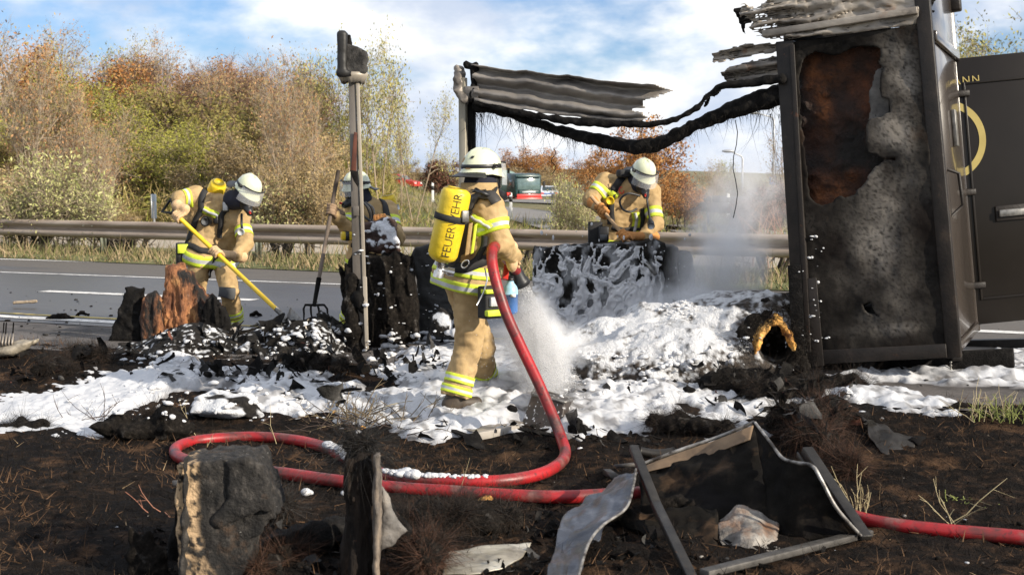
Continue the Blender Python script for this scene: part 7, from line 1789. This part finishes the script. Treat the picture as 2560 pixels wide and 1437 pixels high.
build('snap_hook', MB().tube([at(1212, 670, 8.45), at(1218, 700, 8.42), at(1210, 730, 8.42), at(1192, 762, 8.44)], .006, 6), m_chrome, Cc.root, smooth=True)
Cc.tubes([(1190, 474, 8.6), (1205, 482, 8.5), (1228, 488, 8.55), (1240, 470, 8.75)], .014)

# ---- right, hunched behind the charred block
Y4 = 13.35
Dd = Person('hunched firefighter with orange gloves raking behind the charred block', dict(pelvis=(1558, 596, .15), hipR=(1536, 616, .1), hipL=(1588, 616, .15), shR=(1512, 456, .0), shL=(1628, 478, .02), neck=(1588, 458, -.04), head=(1604, 446, -.12),
    elR=(1476, 500, -.1), wrR=(1496, 520, -.26), elL=(1640, 560, -.14), wrL=(1606, 592, -.32), knR=(1530, 730, .1), knL=(1595, 730, .05), anR=(1520, 795, .2), anL=(1600, 795, .2), toeR=(1510, 815, 0), toeL=(1610, 815, 0)), Y4, .0125, 1.0, seed=33)
J = Dd.J
fw, upv = np.array([.34, -.80, -.48]), np.array([.2, -.35, .9])
Dd.mask(J['head'], fw, upv); helmet(Dd.root, J['head'] + basis(fw, upv) @ np.array([0, .0, .055]), fw, upv)
Dd.band(J['shR'], J['elR'], .3, .65); Dd.band(J['shL'], J['elL'], .55, .85); Dd.band(J['pelvis'] - Dd.up * .13, J['pelvis'] + Dd.up * .14, .1, .62, n=48)
fr = Dd.front
Dd.pstrap([(1556, 446), (1546, 458), (1534, 475), (1526, 500), (1528, 560)], .075, m_strap); Dd.pstrap([(1608, 520), (1606, 550), (1598, 575)], .05, m_strap)
Dd.pstrap([(1588, 530), (1592, 555), (1584, 585)], .08, m_hi, 'chest_stripe'); Dd.pstrap([(1588, 530), (1592, 555), (1584, 585)], .03, m_silver, 'chest_stripe', off=.016)
Dd.pstrap([(1522, 478), (1532, 486), (1544, 492)], .06, m_hi, 'chest_stripe')
Dd.pstrap([(1530, 568), (1560, 576), (1596, 570)], .05, m_strap, 'hip_belt')
Dd.tubes([(1600, 490, 12.85), (1570, 484, 12.8), (1550, 500, 12.8), (1556, 522, 12.8), (1575, 530, 12.8), (1592, 522, 12.85)], .011)
Dd.tubes([(1622, 475, 12.95), (1618, 500, 12.85), (1622, 530, 12.85), (1626, 555, 12.85)], .01); build('torch', MB().lathe(at(1625, 548, 12.85), at(1628, 566, 12.75), [(0, .018), (.4, .02), (.5, .034), (1, .036)], 14), m_blackr, Dd.root); build('torch_lens', MB().lathe(at(1628, 566, 12.749), at(1628.1, 566.6, 12.74), [(0, .03), (1, .028)], 14), m_silver, Dd.root)
q = Dd.on(1524, 502)
build('gauge', MB().lathe(q + [0, .02, 0], q + [0, -.06, 0], [(0, .04), (.8, .046), (1, .036)], 16), m_yel, Dd.root)
q = Dd.on(1554, 476, .02)
build('carabiner', MB().tube([at(1554 + 6 * math.cos(t), 476 + 8 * math.sin(t), q[1]) for t in np.linspace(0, 5, 12)], .006, 6), m_red, Dd.root)
pocket(at(1488, 582, 13.1), Dd.root, (.14, .1, .22), m_strap, 'pouch'); pocket(at(1509, 585, 13.0), Dd.root, (.1, .06, .15), m_blackr, 'pouch'); build('pouch_patch', MB().box(at(1509, 594, 12.96), (.07, .02, .06)), m_grey, Dd.root)
build('neck_flap', MB().box(at(1560, 434, 13.25), (.14, .1, .08), rotz(.4)), m_strap, Dd.root, bevel=.02)
k0, k1 = at(1500, 518, 12.98), at(1578, 612, 12.72); kd = nrm(k1 - k0)
rk = thing('wooden_tool', k1, 'plain wooden tool shaft held in the orange gloves', 'tool')
build('shaft', MB().tube([k0 - kd * .15, k1 + kd * .25], .018, 10), pm('pale_wood', [(.3, (.36, .23, .12)), (.7, (.5, .34, .2))], scale=6, rough=.7), rk, smooth=True)
build('ferrule', MB().tube([k1 + kd * .2, k1 + kd * .4], [.024, .02], 10), m_metal, rk)
glove(Dd.root, k0 + kd * .04, kd, J['wrR'] + [-.02, .04, .02], m_gloveo, .018, 1.25); glove(Dd.root, k0 + kd * np.dot(J['wrL'] - k0, kd), kd, J['wrL'] + [.04, .03, .0], m_gloveo, .018, 1.2)
# ------------------------------------------------------------------ hose and foam nozzle
m_hose = pm('red_fire_hose', [(.3, (.24, .009, .012)), (.6, (.38, .014, .017)), (.8, (.44, .045, .036))], scale=4, detail=8, rough=.42, bump=.25, bscale=120, bdist=.003, spots=[((.06, .026, .022), 5.5, .44, .66, (1, 1, 1)), ((.035, .02, .017), 30, .56, .7), ((.2, .09, .075), 9, .56, .7)])
HR = .0345
def gp(px, py, up=HR): return G(px, py) + Z * up
path = [at(1300, 690, 9.02), at(1284, 668, 8.9), at(1262, 640, 8.75), at(1240, 618, 8.5), at(1230, 628, 8.38), at(1234, 680, 8.3), at(1262, 775, 8.24), at(1302, 865, 8.18), at(1345, 955, 8.1), at(1382, 1040, 8.02), at(1405, 1100, 7.92), gp(1413, 1148), gp(1398, 1174), gp(1350, 1200), gp(1270, 1216), gp(1180, 1220), gp(1080, 1217), gp(990, 1208), gp(925, 1190), gp(865, 1160), gp(812, 1132), gp(740, 1114), gp(640, 1105), gp(545, 1109), gp(478, 1118), gp(440, 1134), gp(446, 1156), gp(500, 1174), gp(590, 1188), gp(690, 1196), gp(790, 1210), gp(880, 1222), gp(1000, 1236), gp(1150, 1246), gp(1300, 1256), gp(1430, 1258), gp(1600, 1248), gp(1800, 1245), gp(2000, 1268), gp(2110, 1302), gp(2200, 1325), gp(2360, 1345), gp(2580, 1364), gp(2900, 1400)]
Pn_ = np.array(path); k_ = np.arange(len(Pn_)); t_ = np.linspace(0, len(Pn_) - 1, len(Pn_) * 9)
def crs(v):
    i = np.clip(t_.astype(int), 0, len(Pn_) - 2); f = t_ - i
    p0, p1, p2, p3 = v[np.maximum(i - 1, 0)], v[i], v[i + 1], v[np.minimum(i + 2, len(Pn_) - 1)]
    return .5 * (2 * p1 + (p2 - p0) * f + (2 * p0 - 5 * p1 + 4 * p2 - p3) * f * f + (3 * p1 - p0 - 3 * p2 + p3) * f ** 3)
HC = np.stack([crs(Pn_[:, i]) for i in range(3)], 1)
for _ in range(3): HC[1:-1] = (HC[:-2] + 2 * HC[1:-1] + HC[2:]) / 4
build('fire_hose', MB().tube(HC, HR, 16), m_hose, smooth=True, label='thick red fire hose looping over the burnt turf from the nozzle', cat='hose')
# foam lying along the hose
def foam_on(px0, px1, lo, hi, n, label, sel):
    m = MB()
    idx = [i for i in range(len(HC)) if sel(i)]
    for j in range(n):
        c = HC[idx[int(RNG.random() * len(idx))]]; r = lo + (hi - lo) * RNG.random() ** 2
        m.ell(c + np.array([RNG.normal() * .01, RNG.normal() * .01, HR * .8]), (r * 1.5, r, r * .7), rotz(RNG.random() * 3), 8, 6)
    build('foam_strip', m, m_foam, smooth=True, label=label, kind='stuff')
hpx = 1280 + FPX * HC[:, 0] / HC[:, 1]
up_run = lambda a, b, i0, i1: (lambda i: a < hpx[i] < b and i0 * 9 <= i <= i1 * 9)
foam_on(0, 0, .01, .026, 60, 'strip of foam lying along the front hose run', up_run(960, 1220, 13, 18))
foam_on(0, 0, .02, .045, 14, 'foam lump hanging on the front hose run', up_run(1005, 1040, 13, 18))
foam_on(0, 0, .015, .04, 40, 'foam on the hose behind the split post', up_run(815, 880, 18, 22))
# nozzle with foam bottle
nz = thing('foam_nozzle', at(1288, 684, 8.95), 'black foam nozzle with red grip and blue liquid bottle in the centre firefighter\'s hands', 'nozzle')
n0, n1 = at(1280, 660, 8.95), at(1306, 712, 9.0); nd = nrm(n1 - n0)
build('barrel', MB().lathe(n0, n1, [(0, .03), (.2, .03), (.25, .046), (.75, .048), (.8, .056), (1, .06), (1, .05), (.8, .03)], 24), m_blackr, nz, smooth=False)
build('grip', MB().tube([at(1268, 658, 8.88), at(1262, 698, 8.84)], [.018, .022], 12), m_red, nz, smooth=True)
build('bail_handle', MB().tube([at(1282, 664, 8.9), at(1285, 640, 8.86), at(1285, 615, 8.84), at(1281, 606, 8.84)], [.012, .013, .013, .011], 10), m_red, nz, smooth=True)
build('coupling', MB().lathe(n0 - nd * .07, n0, [(0, .044), (.5, .044), (.55, .036), (1, .036)], 16), m_metal, nz)
b0, b1 = at(1276, 700, 8.9), at(1276, 784, 8.9)
m_bottle = pm('blue_plastic', [(.3, (.28, .5, .66)), (.7, (.36, .58, .72))], rough=.3, spec=.5); m_liq = pm('blue_liquid', [(.3, (.06, .16, .42)), (.7, (.1, .22, .5))], rough=.2, coat=.4)
bo = build('bottle', MB().lathe(b0, b0 + (b1 - b0) * .42, [(0, .022), (.18, .024), (.45, .044), (.62, .05), (1, .052)], 24), m_bottle, nz, smooth=True)
build('liquid', MB().lathe(b0 + (b1 - b0) * .421, b1, [(0, .052), (.85, .051), (.95, .046), (1, .03)], 24), m_liq, nz, smooth=True)
build('bottle_cap', MB().lathe(b0 + Z * .03, b0 - Z * .004, [(0, .026), (1, .026)], 16), m_blackr, nz)
build('bottle_label', MB().box(at(1283, 739, 8.845), (.035, .004, .02)), m_white, nz)
glove(Cc.root, at(1284, 655, 8.86), nrm(np.array([.1, .1, -1])), Cc.J['wrR'] + [-.02, -.06, .03], m_glovec, .02, 1.1)
glove(Cc.root, at(1272, 648, 9.02), nd, Cc.J['wrL'] + [-.06, .02, .06], m_glovec, .03, 1.1)
# spray: fine drops and a mist body
sx0 = n1 + nd * .02; sd_ = nrm(np.array([.24, .1, -1.0]))
m = MB()
ico = np.array([[1, 0, 0], [-1, 0, 0], [0, 1, 0], [0, -1, 0], [0, 0, 1], [0, 0, -1]], float); icf = np.array([[0, 2, 4], [2, 1, 4], [1, 3, 4], [3, 0, 4], [2, 0, 5], [1, 2, 5], [3, 1, 5], [0, 3, 5]])
nD = 17000
tt = RNG.random(nD) ** .75 * .95
rad = (.045 + .25 * tt) * np.sqrt(RNG.random(nD)) ** 1.15
ang_ = RNG.random(nD) * 6.283
xx_, yy_, _d = frame(sd_)
Pd = sx0 + sd_ * tt[:, None] + np.array([.03, 0, 0]) * (tt ** 2)[:, None] + rad[:, None] * (np.cos(ang_)[:, None] * xx_ + np.sin(ang_)[:, None] * yy_)
rD = .0016 + .0032 * RNG.random(nD) ** 2
nE = 700
Pe = at(1250, 830, 8.95) + RNG.normal(size=(nE, 3)) * [.2, .2, .16]; Pe = Pe[Pe[:, 2] > .12]
Pd = np.concatenate([Pd, Pe]); rD = np.concatenate([rD, .0012 + .002 * RNG.random(len(Pe))])
ok = Pd[:, 2] > .08; Pd, rD = Pd[ok], rD[ok]
m.add((Pd[:, None] + ico[None] * rD[:, None, None]).reshape(-1, 3), (np.arange(len(Pd))[:, None, None] * 6 + icf[None]).reshape(-1, 3))
build('foam_spray', m, m_foam, smooth=True, kind='stuff', label='spray of foam drops falling from the nozzle')
# flying foam flecks around the block
m = MB()
for _ in range(90):
    p = at(1335 + RNG.random() * 420, 560 + RNG.random() * 240, 10.8 + RNG.random() * 1.5); r = .004 + .012 * RNG.random() ** 3
    m.ell(p, (r, r, r * (1 + 1.5 * RNG.random())), None, 6, 5)
build('flying_foam', m, m_foam, smooth=True, kind='stuff', label='foam drops flying in the air before the charred block')
def vol(name, dens, col, sc, lo, hi, edge=1.0, aniso=-.35):
    m_ = bpy.data.materials.new(name); m_.use_nodes = True; t = m_.node_tree
    t.nodes.remove(t.nodes['Principled BSDF']); out = t.nodes['Material Output']
    pv = t.nodes.new('ShaderNodeVolumePrincipled'); pv.inputs['Color'].default_value = (*col, 1); pv.inputs['Anisotropy'].default_value = aniso
    co = t.nodes.new('ShaderNodeTexCoord'); nz_ = t.nodes.new('ShaderNodeTexNoise'); nz_.inputs['Scale'].default_value = sc; nz_.inputs['Detail'].default_value = 4; nz_.inputs['Distortion'].default_value = .6
    t.links.new(co.outputs['Object'], nz_.inputs['Vector'])
    r = t.nodes.new('ShaderNodeMapRange'); r.inputs[1].default_value = lo; r.inputs[2].default_value = hi; t.links.new(nz_.outputs['Fac'], r.inputs[0])
    ln = t.nodes.new('ShaderNodeVectorMath'); ln.operation = 'LENGTH'; t.links.new(co.outputs['Object'], ln.inputs[0])
    f = t.nodes.new('ShaderNodeMapRange'); f.interpolation_type = 'SMOOTHSTEP'; f.inputs[1].default_value = 1.0; f.inputs[2].default_value = 1.0 - edge; f.inputs[3].default_value = 0; f.inputs[4].default_value = 1; t.links.new(ln.outputs['Value'], f.inputs[0])
    a = t.nodes.new('ShaderNodeMath'); a.operation = 'MULTIPLY'; t.links.new(r.outputs[0], a.inputs[0]); t.links.new(f.outputs[0], a.inputs[1])
    b = t.nodes.new('ShaderNodeMath'); b.operation = 'MULTIPLY'; t.links.new(a.outputs[0], b.inputs[0]); b.inputs[1].default_value = dens
    t.links.new(b.outputs[0], pv.inputs['Density']); t.links.new(pv.outputs[0], out.inputs['Volume'])
    return m_
def puff(name, c, rad, mat, label, rot=(0, 0, 0)):
    m = MB(); m.ell((0, 0, 0), (1, 1, 1), None, 20, 12)
    o = build(name, m, mat, smooth=True, loc=(0, 0, 0), kind='stuff', label=label)
    o.location = c; o.scale = rad; o.rotation_euler = rot
    return o
vm = vol('steam_volume', 13, (.97, .975, .99), 2.2, .36, .7, .95)
puff('steam', at(1800, 690, 12.4), (.55, .5, .85), vm, 'pale steam column rising between the charred block and the trailer', (0, R(6), 0))
vm2 = vol('thin_steam_volume', 5.0, (.9, .91, .95), 2.0, .38, .72, .95)
puff('steam', at(1850, 510, 13.2), (.7, .6, .75), vm2, 'thin drifting smoke before the dark bush at the right')
puff('steam', at(1700, 770, 11.9), (.7, .5, .3), vol('low_steam_volume', 10, (.92, .93, .96), 2.2, .36, .7, .95), 'low steam lying on the ground right of the charred block')
vm3 = vol('mist_volume', 26, (.97, .97, .98), 3.0, .2, .6, .9)
puff('mist', sx0 + sd_ * .5, (.24, .22, .56), vm3, 'white mist body of the foam spray under the nozzle', (R(5), -R(11), 0))
puff('mist', at(1345, 860, 9.3), (.5, .4, .22), vol('splash_volume', 12, (.97, .97, .98), 3.5, .3, .65, .95), 'white splash mist where the foam spray lands')
# ------------------------------------------------------------------ traffic on the far roads
m_dgreen = pm('dark_green_paint', [(.3, (.008, .035, .034)), (.7, (.012, .05, .046))], rough=.35, coat=.3); m_carred = pm('red_car_paint', [(.3, (.5, .03, .025)), (.7, (.6, .045, .035))], rough=.3, coat=.4); m_silverc = pm('silver_car_paint', [(.3, (.5, .54, .62)), (.7, (.6, .64, .7))], rough=.3, coat=.3)
m_win = pm('car_glass', [(.3, (.03, .045, .05)), (.7, (.05, .07, .08))], rough=.1, coat=.5); m_windl = pm('windscreen', [(.3, (.07, .11, .11)), (.7, (.12, .18, .18))], rough=.15, coat=.5); m_tyre = flat('tyre', (.015, .015, .016), .8); m_lampc = flat('headlamp', (.7, .7, .68), .2); m_tail = flat('tail_lamp', (.55, .02, .02), .3); m_plate = flat('number_plate', (.75, .75, .72), .5); m_bluec = flat('blue_stripe', (.03, .12, .45), .4)
class Veh:
    def __init__(s, name, px, py, Y, yaw, label, cat):
        s.o = at(px, py, Y); s.A = rotz(yaw); s.t = thing(name, s.o, label, cat)
    def P(s, x, y, z): return s.o + s.A @ np.array([x, y, z], float)
    def box(s, name, c, size, mat, bevel=.04, parent=None): return build(name, MB().box(s.P(*c), size, s.A), mat, parent or s.t, bevel=bevel)
    def hexa(s, name, pts, mat, bevel=.05, parent=None): return build(name, MB().hexa([s.P(*p) for p in pts]), mat, parent or s.t, bevel=bevel)
    def wheel(s, x, y, r, w):
        o = build('wheel', MB().lathe(s.P(x - w / 2, y, r), s.P(x + w / 2, y, r), [(0, r * .8), (.1, r), (.9, r), (1, r * .8)], 18), m_tyre, s.t, smooth=False)
        for sx in (-1, 1): build('rim', MB().lathe(s.P(x + sx * w * .5, y, r), s.P(x + sx * (w * .5 + .02), y, r), [(0, r * .58), (1, r * .5)], 14), m_steel, o)
# lorry: local -y is forward
L = Veh('lorry', 1320, 524, 116, R(24), 'dark green and red concrete mixer lorry on the far road', 'lorry')
w = 1.25
cab = L.hexa('cab', [(x * w, y, z) for x, y, z in ((-1, -.15, .95), (-1, -.0, 3.1), (-1, 1.9, .95), (-1, 1.9, 3.2), (1, -.15, .95), (1, -.0, 3.1), (1, 1.9, .95), (1, 1.9, 3.2))], m_dgreen, .12)
L.hexa('windscreen', [(x * 1.08, y, z) for x, y, z in ((-1, -.165, 1.75), (-1, -.085, 2.75), (-1, -.12, 1.75), (-1, -.03, 2.75), (1, -.165, 1.75), (1, -.085, 2.75), (1, -.12, 1.75), (1, -.03, 2.75))], m_windl, .03, cab)
L.box('sun_visor', (0, -.2, 2.88), (2.3, .22, .14), m_dgreen, .04, cab)
for sx in (-1, 1):
    L.box('side_window', (sx * 1.26, .75, 2.2), (.03, .95, .75), m_win, .02, cab); L.box('mirror', (sx * 1.5, -.1, 2.2), (.2, .12, .55), m_tyre, .04, cab)
L.box('grille', (0, -.2, 1.45), (1.9, .08, .5), m_dgreen, .03, cab); L.box('badge_strip', (0, -.235, 1.52), (1.3, .03, .12), m_steel, .01, cab); L.box('logo_disc', (0, -.25, 1.3), (.2, .03, .2), m_steel, .03, cab)
bump = L.box('bumper', (0, -.12, .72), (2.5, .5, .7), m_carred, .08)
L.box('bumper_intake', (0, -.385, .62), (1.2, .03, .22), m_tyre, .02, bump)
for sx in (-1, 1): L.box('headlight', (sx * .95, -.385, .76), (.36, .05, .2), m_lampc, .03, bump)
L.box('number_plate', (0, -.39, .86), (.5, .02, .12), m_plate, .005, bump)
L.box('panel', (0, -.245, 1.2), (2.35, .05, .3), m_carred, .03, cab)
L.box('chassis', (0, 4.6, .85), (.95, 8.2, .3), m_tyre, .03)
for sx in (-1, 1):
    for y in (.9, 4.8, 6.2): L.wheel(sx * 1.05, y, .52, .34)
    L.box('mudguard', (sx * 1.1, .9, 1.1), (.42, 1.3, .12), m_carred, .05)
build('exhaust', MB().tube([L.P(-.9, 2.2, 1.0), L.P(-.9, 2.2, 3.6)], .12, 10), m_tyre, L.t, smooth=True)
build('drum', MB().lathe(L.P(0, 2.6, 2.0), L.P(0, 7.0, 2.6), [(0, .5), (.12, 1.0), (.4, 1.2), (.6, 1.15), (1, .6)], 22), pm('drum_paint', [(.3, (.14, .24, .2)), (.7, (.36, .45, .38))], scale=1, rough=.5), L.t, smooth=True)
L.box('drum_stand', (0, 2.4, 1.3), (1.6, .25, .9), m_dgreen, .03)
def car(px, py, Y, yaw, paint, label, L_=4.3, H=1.48, estate=0.0, name='car'):
    v = Veh(name, px, py, Y, yaw, label, 'car'); hw = .88
    prof = [(-2.15, .32), (-2.12, .62), (-1.95, .78), (-.95, .93), (1.9, .95), (2.08, .85), (2.13, .45), (2.1, .32)]
    m = MB(); n = len(prof); k = L_ / 4.3
    rows = [[v.P(x, y * k, z) for y, z in prof] for x in (-hw, -hw * .98, hw * .98, hw)]
    m.grid(np.array(rows), cv=True)
    for r in (rows[0][::-1], rows[-1]): b = m.n; m.add(r, np.array([list(range(n))]))
    body = build('body', m, paint, v.t, bevel=.03)
    g = [(-.95, .92), (-.25, H - .04), (.1, H), (1.3 + .5 * estate, H - .03), (1.95, .94)]
    cab_ = MB(); rows = [[v.P(x * (1 if z < 1 else .82), y * k, z) for y, z in g] for x in (-hw * .96, hw * .96)]
    cab_.grid(np.array(rows)); 
    for r in (rows[0][::-1], rows[-1]): cab_.add(r, np.array([list(range(len(g)))]))
    cab_.add([v.P(x, y * k, z) for x, y, z in ((-hw * .96, -.95, .92), (hw * .96, -.95, .92), (hw * .96, 1.95, .94), (-hw * .96, 1.95, .94))], [[0, 1, 2, 3]])
    c = build('cabin', cab_, paint, v.t)
    for sx in (-1, 1):
        a = lambda y, z: (sx * hw * (.96 if z < 1 else (.96 - .14 * (z - .92) / (H - .92))) + sx * .012, y * k, z)
        for nm, q in (('side_window', [a(-.72, .97), a(-.2, H - .1), a(.45, H - .08), a(.45, .97)]), ('side_window', [a(.53, .97), a(.53, H - .08), a(1.25 + .3 * estate, H - .1), a(1.6, .97)])):
            build(nm, MB().add([v.P(*p) for p in q], [[0, 1, 2, 3]]), m_win, c)
        for y in (-1.35, 1.32): v.wheel(sx * (hw - .1), y * k, .32, .2)
        v.box('headlight', (sx * .62, -2.12 * k, .62), (.34, .1, .16), m_lampc, .02, body); v.box('tail_light', (sx * .68, 2.1 * k, .78), (.3, .08, .14), m_tail, .02, body)
    f = lambda pts, off: [v.P(x, y * k + off, z) for x, y, z in pts]
    build('windscreen', MB().add(f([(-.72, -.9, .96), (.72, -.9, .96), (.64, -.3, H - .08), (-.64, -.3, H - .08)], -.03), [[0, 1, 2, 3]]), m_win, c)
    build('rear_window', MB().add(f([(-.66, 1.9, 1.0), (.66, 1.9, 1.0), (.6, 1.36 + .5 * estate, H - .08), (-.6, 1.36 + .5 * estate, H - .08)], .03), [[0, 1, 2, 3]]), m_win, c)
    v.box('number_plate', (0, 2.12 * k, .62), (.5, .04, .11), m_plate, .005, body); v.box('bumper', (0, 2.12 * k, .42), (1.7, .1, .16), m_tyre, .03, body)
    return v
v = car(1366, 503, 128, R(186), m_silverc, 'pale silver blue estate car seen from behind right of the lorry', estate=1.0)
v.box('blue_stripe', (0, 2.115, .74), (1.2, .03, .1), m_bluec, .005)
car(1000, 474, 128, R(68), m_carred, 'small red car on the far road left of the dark bush', L_=4.0)
bpy.context.view_layer.update()
